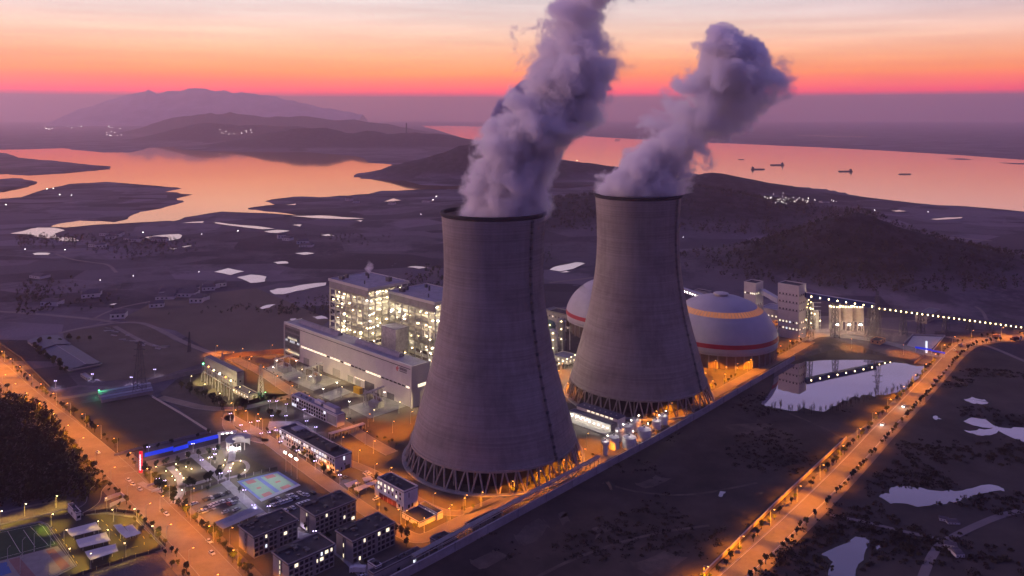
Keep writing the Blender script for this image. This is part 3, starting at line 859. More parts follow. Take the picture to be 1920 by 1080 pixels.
sheet('plant_yard', [(640, 1146), (821, 1050), (1121, 887), (1326, 772), (1486, 676), (1500, 640), (1440, 612), (1300, 575), (1130, 570), (1010, 590), (860, 600), (640, 610), (520, 668), (412, 676), (330, 712), (300, 738), (395, 812), (250, 862), (300, 905), (372, 985), (450, 1066), (560, 1160)], 0.0, yard_soil)
sheet('field', [(118, 762), (276, 738), (390, 813), (214, 852)], 0.04, field_m)
sheet('field', [(118, 622), (262, 602), (330, 640), (405, 672), (300, 706), (190, 715), (160, 700), (188, 688), (120, 634)], 0.04, mat('muddy plot', (0.080, 0.064, 0.056), 0.95, 0.35, 0.03))
sheet('field', [(225, 600), (300, 560), (480, 540), (620, 600), (530, 660), (410, 668), (330, 620)], 0.04, mat('fallow field', (0.105, 0.080, 0.066), 0.95, 0.25, 0.012))
sheet('switchyard_ground', [(336, 715), (372, 702), (470, 692), (560, 742), (425, 772), (395, 768)], 0.05, lawn)
for q in ([(495, 691), (543, 716), (578, 705), (530, 678)], [(544, 714), (588, 733), (640, 714), (592, 699)], [(597, 741), (619, 751), (660, 735), (640, 726)], [(651, 763), (694, 785), (764, 761), (719, 744)]):
    sheet('transformer_pad', q, 0.08, concrete)
sheet('lawn', [(445, 742), (550, 738), (552, 790), (610, 830), (560, 850), (520, 800), (470, 800), (430, 775)], 0.05, lawn)
sheet('lawn', [(636, 815), (660, 803), (760, 770), (790, 782), (760, 850), (700, 845)], 0.04, soil)
sheet('lawn', [(262, 886), (360, 858), (462, 930), (440, 905), (455, 890), (420, 868), (404, 852), (372, 856), (300, 880)], 0.04, lawn)
sheet('lawn', [(268, 892), (358, 862), (436, 905), (350, 935), (300, 930), (280, 905)], 0.05, lawn)
sheet('lawn', [(375, 852), (415, 842), (425, 866), (402, 884)], 0.05, lawn)
sheet('lawn', [(428, 850), (444, 846), (520, 888), (440, 908), (412, 890)], 0.05, lawn)
sheet('plaza', [(505, 790), (560, 790), (600, 815), (560, 838), (528, 810), (500, 808)], 0.06, pave_m)
sheet('car_park', [(352, 930), (428, 907), (486, 950), (398, 990), (388, 975)], 0.07, asphalt)
sheet('car_park', [(494, 948), (575, 912), (625, 940), (570, 970), (515, 975)], 0.07, asphalt)
sheet('parking_lawn', [(494, 942), (500, 938), (520, 950), (512, 956)], 0.09, lawn)
sheet('station_yard', [(636, 905), (664, 884), (690, 884), (704, 905), (760, 960), (712, 980), (640, 918)], 0.06, asphalt)
sheet('charging_yard', [(-90, 1020), (0, 985), (60, 972), (126, 955), (150, 965), (200, 965), (252, 971), (309, 1029), (240, 1046), (180, 1066), (135, 1082), (-90, 1140)], 0.05, asphalt_new)
sheet('football_pitch', [(-80, 1012), (0, 996), (74, 981), (84, 984), (108, 1022), (0, 1050), (-80, 1070)], 0.09, turf)
sheet('sports_court', [(-80, 1074), (0, 1052), (108, 1024), (141, 1060), (88, 1086), (0, 1110), (-80, 1130)], 0.09, mat('grey sports surface', (0.20, 0.19, 0.20), 0.9, 0.12, 0.2))
sheet('sports_court_red', [(16, 1050), (36, 1045), (70, 1084), (46, 1092)], 0.12, mat('red sports surface', (0.20, 0.105, 0.105), 0.9, 0.12, 0.2))
sheet('sports_court_red', [(86, 1033), (100, 1029), (132, 1062), (116, 1070)], 0.12, MATS['red sports surface'])
sheet('sports_court_blue', [(-30, 1062), (12, 1054), (22, 1074), (-30, 1090)], 0.12, mat('blue sports surface', (0.03, 0.10, 0.30), 0.9, 0.12, 0.2))
# football pitch lines
mb = MB()
def pline(pts, w=0.16, z=0.13):
    pts = px(pts)
    for a, b_ in zip(pts[:-1], pts[1:]):
        d = (b_ - a).normalized(); nrm = Vector((-d.y, d.x, 0)) * (w / 2)
        mb.add([(p.x, p.y, z) for p in (a - nrm, b_ - nrm, b_ + nrm, a + nrm)], [(0, 1, 2, 3)])
pline([(-70, 1014), (0, 999), (72, 984), (80, 987), (103, 1020), (0, 1047), (-70, 1066)]); pline([(14, 996), (38, 1036)]); pline([(56, 987), (90, 1022)]); pline([(62, 986), (82, 982)]); pline([(44, 994), (66, 1026)])
tag(mb.build('pitch_line', marking), kind='structure')
# basketball court
crt = [(444, 903), (522, 884), (564, 910), (490, 941)]
sheet('basketball_court', crt, 0.10, mat('blue court surface', (0.20, 0.26, 0.52), 0.8, 0.1, 0.3))
def lerp_quad(q, u, v):
    a, b_, c, d = px(q)
    return (a.lerp(b_, u)).lerp(d.lerp(c, u), v)
def cq(u0, u1, v0, v1, z, m, name):
    sheet(name, [lerp_quad(crt, u0, v0), lerp_quad(crt, u1, v0), lerp_quad(crt, u1, v1), lerp_quad(crt, u0, v1)], z, m, True)
gcourt = mat('green court surface', (0.36, 0.55, 0.36), 0.8, 0.08, 0.3)
rcourt = mat('red key surface', (0.55, 0.22, 0.18), 0.8, 0.08, 0.3)
cq(0.06, 0.42, 0.08, 0.90, 0.14, gcourt, 'court_panel'); cq(0.52, 0.92, 0.08, 0.90, 0.14, gcourt, 'court_panel')
for u0, u1 in ((0.14, 0.34), (0.60, 0.82)):
    cq(u0, u1, 0.08, 0.24, 0.18, rcourt, 'court_key'); cq(u0, u1, 0.76, 0.90, 0.18, rcourt, 'court_key')
    cq(u0 + .05, u1 - .05, 0.46, 0.54, 0.18, rcourt, 'court_key')
cq(0.0, 1.0, 0.90, 1.0, 0.14, mat('pale court margin', (0.55, 0.55, 0.6), 0.8, 0.1, 0.3), 'court_margin')

# ------------------------------------------------------------------ roads
LROAD = [(-110, 601), (-50, 650), (0, 694), (55, 746), (142, 812), (212, 872), (282, 945), (350, 1012), (420, 1087), (490, 1165)]
RROAD = [(1345, 1108), (1378, 1078), (1440, 1021), (1505, 960), (1597, 868), (1652, 806), (1697, 762), (1752, 702), (1788, 660), (1815, 643), (1855, 637), (1925, 632), (2030, 626), (2140, 618)]
verge_m = mat('verge paving', (0.20, 0.155, 0.115), 0.9, 0.25, 0.12)
Lp, Rp = smooth_line(px(LROAD)), smooth_line(px(RROAD))
strip('verge', LROAD, 31, 0.03, verge_m); strip('avenue', LROAD, 15, 0.10, road_m); kerbs(Lp, 15)
strip('verge', RROAD, 21, 0.03, verge_m); strip('river_road', RROAD, 11, 0.10, road_m); kerbs(Rp, 11)
def dashes(pts, z=0.115, on=4, off=7, w=0.22, m=marking):
    q = resample(pts, on + off); mb = MB()
    for a, b_ in zip(q[:-1], q[1:]):
        d = (b_ - a).normalized(); c = a + d * on; nrm = Vector((-d.y, d.x, 0)) * (w / 2)
        mb.add([(p.x, p.y, z) for p in (a - nrm, c - nrm, c + nrm, a + nrm)], [(0, 1, 2, 3)])
    return tag(mb.build('lane_marking', m), kind='structure')
for s in (5.0, -5.0): dashes(offset_line(Rp, s), on=40, off=0.2)
PROADS = [
    ('plant_road', [(425, 780), (500, 822), (560, 868), (640, 925), (700, 966), (748, 997), (780, 1012), (806, 1006), (836, 990), (880, 969), (940, 945), (1004, 922), (1060, 896), (1151, 846), (1275, 776), (1340, 738), (1482, 662), (1520, 640)], 8.5),
    ('plant_road', [(415, 664), (480, 690), (560, 744), (640, 792), (700, 832), (735, 850)], 9),
    ('plant_road', [(300, 745), (420, 775), (550, 742), (575, 735)], 7),
    ('plant_road', [(640, 862), (700, 885), (730, 905), (800, 950), (850, 966), (900, 952), (940, 932)], 6),
    ('plant_road', [(430, 775), (425, 800), (445, 815), (500, 828)], 7),
    ('plant_road', [(1035, 760), (1050, 745), (1075, 755)], 7),
    ('entrance_road', [(232, 882), (262, 876), (330, 858), (415, 836), (445, 826)], 11),
    ('garden_path', [(362, 852), (400, 884), (440, 920), (480, 956), (520, 990)], 5.5),
    ('garden_path', [(262, 905), (300, 925), (335, 914), (372, 906), (396, 898)], 4),
    ('garden_path', [(318, 875), (335, 892), (341, 908), (338, 930), (325, 945)], 4.5),
    ('garden_path', [(434, 838), (436, 860), (425, 885), (414, 892)], 4.5),
    ('garden_path', [(425, 868), (455, 862), (468, 875), (456, 890), (430, 896)], 2.5),
    ('dormitory_path', [(520, 985), (545, 1000), (590, 1010), (640, 1035), (690, 1085)], 6),
    ('gate_road', [(75, 752), (110, 748), (150, 742), (185, 735)], 7),
    ('curved_road', [(204, 902), (190, 908), (177, 922), (176, 940), (165, 950), (150, 958), (130, 968)], 7),
    ('coal_road', [(1500, 642), (1530, 626), (1600, 632), (1680, 645), (1726, 662), (1772, 668)], 13),
]
for nm, pts, w in PROADS:
    m_ = {'garden_path': pave_m, 'dormitory_path': pave_m, 'curved_road': asphalt_new, 'coal_road': concrete}.get(nm, road_m)
    strip(nm, pts, w, 0.12 if nm not in ('garden_path', 'curved_road') else 0.135, m_)
    if nm in ('plant_road', 'entrance_road', 'curved_road') and len(pts) > 3: kerbs(smooth_line(px(pts)), w)
TRACKS = [([(-60, 582), (0, 584), (60, 588), (130, 594), (175, 598), (220, 605)], 7), ([(110, 625), (150, 615), (215, 605), (265, 604), (300, 618), (350, 645), (412, 668)], 6), ([(215, 612), (250, 632), (285, 648), (312, 652)], 5),
          ([(175, 598), (200, 585), (230, 575), (300, 562)], 4), ([(1920, 957), (1880, 965), (1830, 985), (1770, 1015), (1750, 1035), (1730, 1080), (1722, 1110)], 4.5), ([(1555, 965), (1620, 978), (1700, 998), (1760, 1010)], 3),
          ([(1600, 610), (1700, 622), (1780, 632), (1808, 638)], 6), ([(1840, 645), (1870, 655), (1920, 677), (1990, 705)], 5), ([(1762, 515), (1745, 540), (1735, 548)], 3.5), ([(1820, 570), (1842, 582), (1850, 600)], 3.5),
          ([(45, 470), (130, 474), (190, 467), (195, 466)], 6), ([(105, 476), (130, 486), (180, 493), (205, 496), (218, 511)], 5), ([(1890, 505), (1905, 515), (1960, 545)], 5), ([(1740, 443), (1800, 446), (1860, 452)], 10),
          ([(1030, 530), (1120, 520), (1250, 498)], 7), ([(1700, 602), (1760, 600), (1790, 590)], 5), ([(0, 1042 - 80), (60, 948), (110, 938)], 2.5)]
for pts, w in TRACKS: strip('dirt_track', pts, w, 0.06, dirt_track)
# charging yard lane paint, kerbs
dashes(smooth_line(px([(-40, 1008), (90, 972), (130, 1030), (150, 1066)])), on=3, off=4, w=0.3, m=mark_y)
dashes(smooth_line(px([(190, 975), (214, 998), (236, 1030), (280, 1024), (255, 985)])), on=3, off=4, w=0.3, m=mark_y)
for pts in ([(-60, 1000), (0, 984), (60, 971), (126, 954)], [(150, 966), (200, 963), (252, 970), (309, 1029)], [(140, 1081), (180, 1066), (240, 1046), (309, 1030)], [(-60, 1012), (0, 995), (74, 979), (88, 984), (142, 1062), (90, 1088)]):
    kerbs(px(pts), 0.6, 0.3)

# ------------------------------------------------------------------ walls and fences
def wall(name, label, cat, pts, h, th, m, cap=None, posts=None, group=None, post_m=None):
    w = px(pts) if not isinstance(pts[0], Vector) else pts
    o = w[0]
    t = thing(name, label, cat, o, 0, group)
    mb = MB(); cb = MB()
    for a, b_ in zip(w[:-1], w[1:]):
        a, b_ = a - o, b_ - o
        mb.bar(a + Vector((0, 0, h / 2)), b_ + Vector((0, 0, h / 2)), th, h)
        if cap: cb.bar(a + Vector((0, 0, h + 0.1)), b_ + Vector((0, 0, h + 0.1)), th + 0.3, 0.2)
    mb.build('wall_panel', m, t)
    if cap: cb.build('coping', cap, t)
    if posts:
        for p in resample(w, posts):
            p = p - o
            MB().box(p.x - th * .9, p.x + th * .9, p.y - th * .9, p.y + th * .9, 0, h + 0.35).build('pier', post_m or m, t)
    return t
WALLP = px([(630, 1152), (821, 1051), (1121, 888), (1240, 823), (1326, 773), (1490, 676)])
wall_m = mat('weathered wall render', (0.27, 0.25, 0.28), 0.9, 0.25, 0.08)
wall('perimeter_wall', 'long tall grey perimeter wall running past both cooling towers', 'wall', WALLP, 4.4, 0.6, wall_m, cap=mat('wall coping', (0.30, 0.28, 0.31), 0.8, 0.15, 0.2), posts=24)
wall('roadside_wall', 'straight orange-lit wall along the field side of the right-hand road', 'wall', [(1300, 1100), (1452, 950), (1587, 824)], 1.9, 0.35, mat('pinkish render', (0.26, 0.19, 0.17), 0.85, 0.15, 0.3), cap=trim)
wall('boundary_wall', 'pale blank wall from the switchyard toward the dark sheds', 'wall', [(277, 721), (330, 709), (412, 692)], 4.0, 0.35, grey_wall)
wall('boundary_wall', 'orange-lit wall behind the transformer yard at the field edge', 'wall', [(415, 674), (462, 668), (537, 662)], 4.5, 0.35, mat('lamp-orange wall render', (0.42, 0.24, 0.16), 0.9, 0.15, 0.3))  # orange lamplight put into the wall's base colour
fence_m = mat('pier brick', (0.28, 0.20, 0.16), 0.9, 0.25, 0.8)
rail_m = mat('dark fence rails', (0.06, 0.05, 0.05), 0.7, 0.2, 0.8)
wall('fence', 'low fence with brick piers between the avenue and the car park', 'fence', [(330, 943), (380, 990), (420, 1026), (520, 1135)], 1.5, 0.18, rail_m, posts=4.5, post_m=fence_m, group='plant fences')
wall('fence', 'fence with white piers around the garden side of the car park', 'fence', [(348, 928), (385, 915), (430, 900)], 1.8, 0.18, rail_m, posts=5, post_m=white_wall, group='plant fences')
wall('fence', 'yellow-lit fence along the lower edge of the charging yard', 'fence', [(130, 1086), (180, 1069), (240, 1049), (306, 1031)], 1.5, 0.2, rail_m, posts=6, post_m=mat('cream pier', (0.5, 0.42, 0.2), 0.8, 0.1), group='plant fences')
wall('fence', 'fence along the top edge of the charging yard', 'fence', [(156, 967), (200, 958), (250, 963), (282, 990), (310, 1026)], 1.6, 0.15, rail_m, posts=6, post_m=steel, group='plant fences')
wall('fence', 'white panelled fence on the garden side of the basketball court', 'fence', [(445, 899), (480, 890), (520, 880)], 1.8, 0.18, rail_m, posts=5, post_m=white_wall, group='plant fences')
wall('fence', 'fence along the edge of the bare field below the entrance road', 'fence', [(214, 855), (262, 842), (392, 812)], 1.6, 0.15, grey_wall, group='plant fences')
wall('fence', 'pale fence beside the ploughed plot on the left', 'fence', [(0, 645), (40, 672), (94, 727)], 1.3, 0.2, rail_m, group='plant fences')
wall('fence', 'pale kerbed fence from the shed rows to the plant gate', 'fence', [(285, 745), (340, 777), (395, 812)], 1.6, 0.25, trim, group='plant fences')
# pipe rack along the inside of the perimeter wall
def pipe_rack():
    w = px([(775, 1066), (1124, 874)])
    o = w[0]; t = thing('pipe_rack', 'orange-lit pipe rack on steel frames along the inside of the perimeter wall', 'pipe rack', o)
    a, b_ = w[0] - o, w[1] - o
    d = (b_ - a).normalized(); nrm = Vector((-d.y, d.x, 0))
    L = (b_ - a).length
    for k, (u, h) in enumerate(((-1.2, 6.6), (-0.4, 6.6), (0.4, 6.6), (1.2, 6.6), (-0.8, 5.0), (0.8, 5.0))):
        MB().tube(a + nrm * u + Vector((0, 0, h)), b_ + nrm * u + Vector((0, 0, h)), 0.28 if k % 2 else 0.2, n=8).build('pipe', steel, t)
    for i in range(int(L / 9) + 1):
        mb = MB(); p = a + d * (9 * i)
        for s in (-1.6, 1.6): mb.bar(p + nrm * s, p + nrm * s + Vector((0, 0, 6.5)), 0.25)
        for h in (4.7, 6.2): mb.bar(p - nrm * 1.6 + Vector((0, 0, h)), p + nrm * 1.6 + Vector((0, 0, h)), 0.22)
        mb.build('frame', steel, t)
pipe_rack()
# ------------------------------------------------------------------ buildings
def fit(xn, yb, yt, xl, xr, ang=None):
    """near ground corner, height, length along the right face and along the left face, from the traced outline"""
    e1 = E1 if ang is None else Vector((math.cos(ang), math.sin(ang), 0)); e2 = Vector((-e1.y, e1.x, 0))
    p = G(xn, yb)
    h = CAM_H - (yt - HORIZON) * p.y / FPX
    s = (xr - 960) / FPX; La = (s * p.y - p.x) / (e1.x - s * e1.y)
    s = (xl - 960) / FPX; Lb = (s * p.y - p.x) / (e2.x - s * e2.y)
    return p, h, La, Lb

def win_right(t, x, z, w, h, m, nm='window', y=0.0):
    o = MB().box(x - w / 2, x + w / 2, y - 0.09, y - 0.005, z, z + h).build(nm, m, t)
    if m in (win_warm, win_cool): o['label'] = 'lit window'
def win_left(t, y, z, w, h, m, nm='window', x=0.0):
    o = MB().box(x - 0.09, x - 0.005, y - w / 2, y + w / 2, z, z + h).build(nm, m, t)
    if m in (win_warm, win_cool): o['label'] = 'lit window'

def shell_box(t, La, Lb, h, wm, rm, par=0.8, over=0.35, parm=None):
    MB().box(0, La, 0, Lb, 0, h - 0.5).build('wall', wm, t)
    MB().box(-over, La + over, -over, Lb + over, h - 0.5, h - 0.15).build('roof', rm, t)
    if par:
        mb = MB(); o = over; w = 0.35
        mb.box(-o, La + o, -o, -o + w, h - 0.15, h - 0.15 + par); mb.box(-o, La + o, Lb + o - w, Lb + o, h - 0.15, h - 0.15 + par)
        mb.box(-o, -o + w, -o + w, Lb + o - w, h - 0.15, h - 0.15 + par); mb.box(La + o - w, La + o, -o + w, Lb + o - w, h - 0.15, h - 0.15 + par)
        mb.build('parapet', parm or wm, t)

def roof_clutter(t, La, Lb, h, n, seed, m=None):
    r = random.Random(seed)
    for i in range(n):
        x, y = r.uniform(2, La - 3), r.uniform(2, Lb - 3); w, d, hh = r.uniform(.6, 2.0), r.uniform(.6, 2.0), r.uniform(.4, 1.2)
        mb = MB().box(x, x + w, y, y + d, h - 0.15, h + hh)
        mb.box(x - .15, x + w + .15, y - .15, y + d + .15, h + hh, h + hh + .12)
        mb.build('roof_unit', m or steel_dark, t)

# --- four dormitories
r_ = random.Random(11)
def dorm(label, f, litset, seed, warm_end=True):
    p, h, La, Lb = f
    t = thing('dormitory', label, 'dormitory', p, GA, 'dormitory blocks')
    shell_box(t, La, Lb, h, grey_wall, roof_dark, 0.55, 0.6)
    nb, ns = 9, 4
    fh = (h - 1.0) / ns; bw = La / nb
    grid = MB()
    for i in range(nb + 1):
        if i == 5: grid.box(i * bw - .75, i * bw - 0.25, -0.5, -0.005, 0, h - .5); grid.box(i * bw + .25, i * bw + .75, -0.5, -0.005, 0, h - .5)
        else: grid.box(max(0, i * bw - .18), min(La, i * bw + .18), -0.42, -0.005, 0, h - .5)
    for j in range(ns + 1):
        for a, c in ((.76, 5 * bw - .76), (5 * bw + .76, La - .2)):
            grid.box(a - .55, c, -0.36, -0.006, max(0.0, j * fh - .12), j * fh + .16)
    grid.build('facade_grid', grey_wall, t)
    k = 0
    for i in range(nb):
        for j in range(ns):
            w = bw - 1.0 if i not in (4, 5) else bw - 1.5
            x = (i + .5) * bw + (-.3 if i == 4 else .3 if i == 5 else 0)
            on = (i, j) in litset
            win_right(t, x, j * fh + .55, max(.8, w) * (0.5 if on and (i + j) % 2 else 1), fh - .95, (win_cool if (i + j) % 3 == 0 else win_warm) if on else glass_dark)
    # stair windows on the narrow end
    for j in range(ns):
        on = ('s', j) in litset
        win_left(t, Lb * .52, j * fh + .5, 1.1, fh - .9, win_warm if on else glass_dark, 'stair_window')
    MB().box(-.5, -.006, Lb * .52 - 1.0, Lb * .52 - .62, 0, h - .5).box(-.5, -.006, Lb * .52 + .62, Lb * .52 + 1.0, 0, h - .5).build('stair_trim', grey_wall, t)
    MB().box(La * .05, La * .4, Lb - 3.2, Lb - 0.2, h - .15, h + .9).build('roof_step', roof_dark, t)
    roof_clutter(t, La, Lb, h, 9, seed)
dorm('dormitory nearest the avenue, left of the other blocks, with a pink orange-lit end wall', fit(476, 1047, 1007, 448, 557), {(2, 3), (2, 1), (6, 2)}, 1)
dorm('dormitory farthest from the bottom edge, just below the rows of parked cars', fit(591, 1006, 967.5, 562.5, 666), {('s', 3), ('s', 0), (6, 1), (8, 0), (2, 3)}, 2)
dorm('dormitory nearest the orange plant road, right of the other blocks', fit(661, 1058, 1015, 630.5, 739.5), {('s', 2), ('s', 0), (2, 3), (1, 0), (5, 3), (7, 3)}, 3)
dorm('dormitory cut by the bottom edge, with four lit stair windows', fit(541, 1101, 1058, 511.7, 626), {('s', 0), ('s', 1), ('s', 2), ('s', 3), (1, 3), (6, 3), (7, 3), (6, 2), (5, 2), (8, 3), (0, 1)}, 4)

# --- long three storey office
def office():
    p, h, La, Lb = fit(628, 887.5, 859, 523.7, 659)
    t = thing('office_building', 'long white three-storey office with red roof lights and a lit porch', 'office', p, GA)
    shell_box(t, La, Lb, h, white_wall, roof_dark, 0.7, 0.25)
    fh = (h - .8) / 3; nb = 22
    rr = random.Random(5)
    for i in range(nb):
        y = (i + .5) * Lb / nb
        for j in range(3):
            if j == 0 and (i in (13, 14) or i > 18): continue
            on = rr.random() < (0.42 if j == 2 else 0.25 if j == 1 else .1)
            win_left(t, y, j * fh + .9, Lb / nb * .52, fh * .52, (win_warm if rr.random() < .6 else win_cool) if on else glass_dark)
    MB().box(-.7, -.006, Lb * .03, Lb * .85, 2 * fh - .1, 2 * fh + .25).build('ledge', trim, t)
    MB().box(-3.0, -.1, Lb * .585, Lb * .69, fh * .85, fh * 1.0).build('porch', trim, t)
    o = MB().box(-.1, -.006, Lb * .60, Lb * .675, .3, fh * .8).build('porch_glazing', win_warm, t)
    win_right(t, La * .55, 2 * fh + .5, 1.0, fh * .8, win_cool); win_right(t, La * .4, .9, 1.0, 1.4, glass_dark); win_right(t, La * .6, fh, .8, 1.4, glass_dark)
    MB().box(La * .62, La * .9, -.12, -.006, 0, 2.6).build('door', steel_dark, t)
    MB().box(1.5, La - 1.5, Lb * .55, Lb * .62, h - .15, h + 1.2).build('roof_step', roof_dark, t)
    MB().box(La * .3, La * .8, Lb * .15, Lb * .24, h - .15, h + 2.2).build('roof_house', roof_dark, t)
    MB().box(La * .4, La - 1, Lb * .78, Lb * .9, h - .15, h + 1.0).build('roof_house', roof_lilac, t)
    roof_clutter(t, La, Lb, h, 8, 6)
    # covered walkway to the next block
    q = G(722, 818) - p; q.rotate(Matrix.Rotation(-GA, 3, 'Z'))
    return t
office()

def white_block():
    p, h, La, Lb = fit(632, 801.5, 779, 547.5, 646.7)
    t = thing('office_building', 'white three-storey block with a grid of dark windows nearer the transformers', 'office', p, GA)
    shell_box(t, La, Lb, h, white_wall, roof_lilac, 0.5, 0.2)
    fh = (h - .9) / 3; nb = 14; y0 = Lb * .23
    grid = MB()
    for i in range(nb + 1):
        y = y0 + (Lb - y0 - .2) * i / nb
        grid.box(-.4, -.006, y - .25, y + .25, 0, h - .5)
    for j in range(4): grid.box(-.33, -.007, y0, Lb, max(0, j * fh - .1), j * fh + .35)
    grid.build('facade_grid', white_wall, t)
    for i in range(nb):
        for j in range(3):
            y = y0 + (Lb - y0 - .2) * (i + .5) / nb
            on = (i, j) in {(11, 2), (13, 0), (0, 2), (12, 0)}
            win_left(t, y, j * fh + .5, (Lb - y0) / nb - .75, fh - .75, win_cool if on else glass_dark)
    MB().box(-.08, -.006, 1.0, y0 - 1, 1, h - 1.5).build('blank_panel', panel_clad, t)
    MB().box(2, La - .5, Lb * .08, Lb * .34, h - .15, h + 2.6).build('roof_house', white_wall, t)
    MB().box(1.8, La - .3, Lb * .08 - .2, Lb * .34 + .2, h + 2.6, h + 2.9).build('roof_house_cap', roof_lilac, t)
    MB().box(La * .45, La - .5, Lb * .42, Lb * .56, h - .15, h + 2.0).build('roof_house', white_wall, t)
    roof_clutter(t, La, Lb, h, 6, 9)
white_block()

def covered_walk():
    a, b_ = G(618, 823), G(683, 803); o = a
    t = thing('covered_walkway', 'low covered walkway on posts joining the two white offices', 'walkway', o)
    b_ = b_ - o; d = b_.normalized(); n_ = Vector((-d.y, d.x, 0))
    MB().bar((0, 0, 3.6), b_ + Vector((0, 0, 3.6)), 4.0, 0.4).build('roof', trim, t)
    for i in range(11):
        for s in (-1.6, 1.6):
            c = b_ * (i / 10) + n_ * s
            MB().bar(c, c + Vector((0, 0, 3.4)), 0.4).build('post', trim, t)
covered_walk()

def fire_station():
    p, h, La, Lb = fit(757.5, 960, 923, 707.5, 783.7)
    t = thing('fire_station', 'small white building with dark red garage doors beside the nearer tower', 'fire station', p, GA)
    shell_box(t, La, Lb, h, white_wall, roof_dark, 0.8, 0.05)
    for i, y in enumerate((.14, .28, .42, .56, .70, .85, .95)):
        for j, z in enumerate((h * .74, h * .5)):
            on = (i, j) in {(2, 0), (3, 0), (4, 0), (5, 0), (6, 0), (1, 1), (4, 1), (6, 1)}
            win_left(t, Lb * y, z, 1.2, h * .13, win_warm if on else glass_dark)
    MB().box(-1.4, -.006, Lb * .22, Lb * .95, h * .40, h * .46).build('balcony', white_wall, t)
    for k in range(4):
        MB().box(-.1, -.006, Lb * (.28 + .165 * k), Lb * (.28 + .165 * k + .15), .1, h * .36).build('garage_door', red_door, t)
    win_left(t, Lb * .05, .4, 1.0, 2.2, glass_dark, 'door'); win_left(t, Lb * .17, h * .12, 1.4, 1.6, glass_dark)
    win_right(t, La * .35, 1.0, 1.2, 2.0, glass_dark); win_right(t, La * .6, 1.0, 1.2, 2.0, glass_dark); win_right(t, La * .35, h * .62, .5, h * .25, glass_dark)
    MB().box(0.3, La * .8, Lb + .01, Lb + 3, 0, h * .55).build('side_wing', white_wall, t)
    roof_clutter(t, La, Lb, h, 7, 21)
fire_station()
def low_annex():
    p, h, La, Lb = fit(786.7, 989, 979.5, 754, 817)
    t = thing('annex', 'low pale annex with a dark flat roof in front of the red-doored building', 'annex', p, GA)
    shell_box(t, La, Lb, h, white_wall, roof_dark, 0.3, 0.1)
    win_left(t, Lb * .12, .3, .8, 2.0, glass_dark, 'door'); win_left(t, Lb * .55, 1, 1.0, 1.2, glass_dark); win_left(t, Lb * .8, 1, 1.0, 1.2, glass_dark)
    p, h, La, Lb = fit(820, 976, 963, 786, 830.5)
    t = thing('annex', 'second low annex with three round lit windows near the cooling tower', 'annex', p, GA)
    shell_box(t, La, Lb, h, white_wall, roof_dark, 0.5, 0.1)
    for y in (.25, .55, .85):
        mb = MB(); c = Vector((-.05, Lb * y * .75, h * .62)); mb.tube(c, c + Vector((-.1, 0, 0)), .75, n=14)
        mb.build('round_window', win_warm, t)['label'] = 'lit round window'
low_annex()
def guard_block(label, f, seed, wm=grey_wall):
    p, h, La, Lb = f
    t = thing('shed', label, 'shed', p, GA)
    shell_box(t, La, Lb, h, wm, roof_dark, 0.4, 0.1)
    n_ = max(1, int(La / 8))
    for i in range(n_): win_right(t, La * (i + .5) / n_, 1.2, 1.6, 1.3, win_cool if i == n_ - 1 and seed == 2 else glass_dark)
    win_left(t, Lb * .5, 1.0, 1.4, 1.4, glass_dark)
    roof_clutter(t, La, Lb, h, 3, seed)
guard_block('plain dark-roofed shed by the perimeter wall below the orange road bend', fit(831, 1036, 1022, 806, 858), 1)
guard_block('long low dark shed with one lit window along the bottom of the wall', fit(700, 1098, 1076, 690, 792), 2)
guard_block('small pale kiosk at the end of the dormitory path by the bottom edge', fit(705, 1088, 1063, 689, 716), 3, white_wall)
guard_block('small low equipment shed beside the pipe rack under the nearer tower', fit(886, 996, 988, 872, 940), 4)
guard_block('white gate kiosk at the corner of the charging yard', fit(143, 977, 962, 127, 152), 5, white_wall)

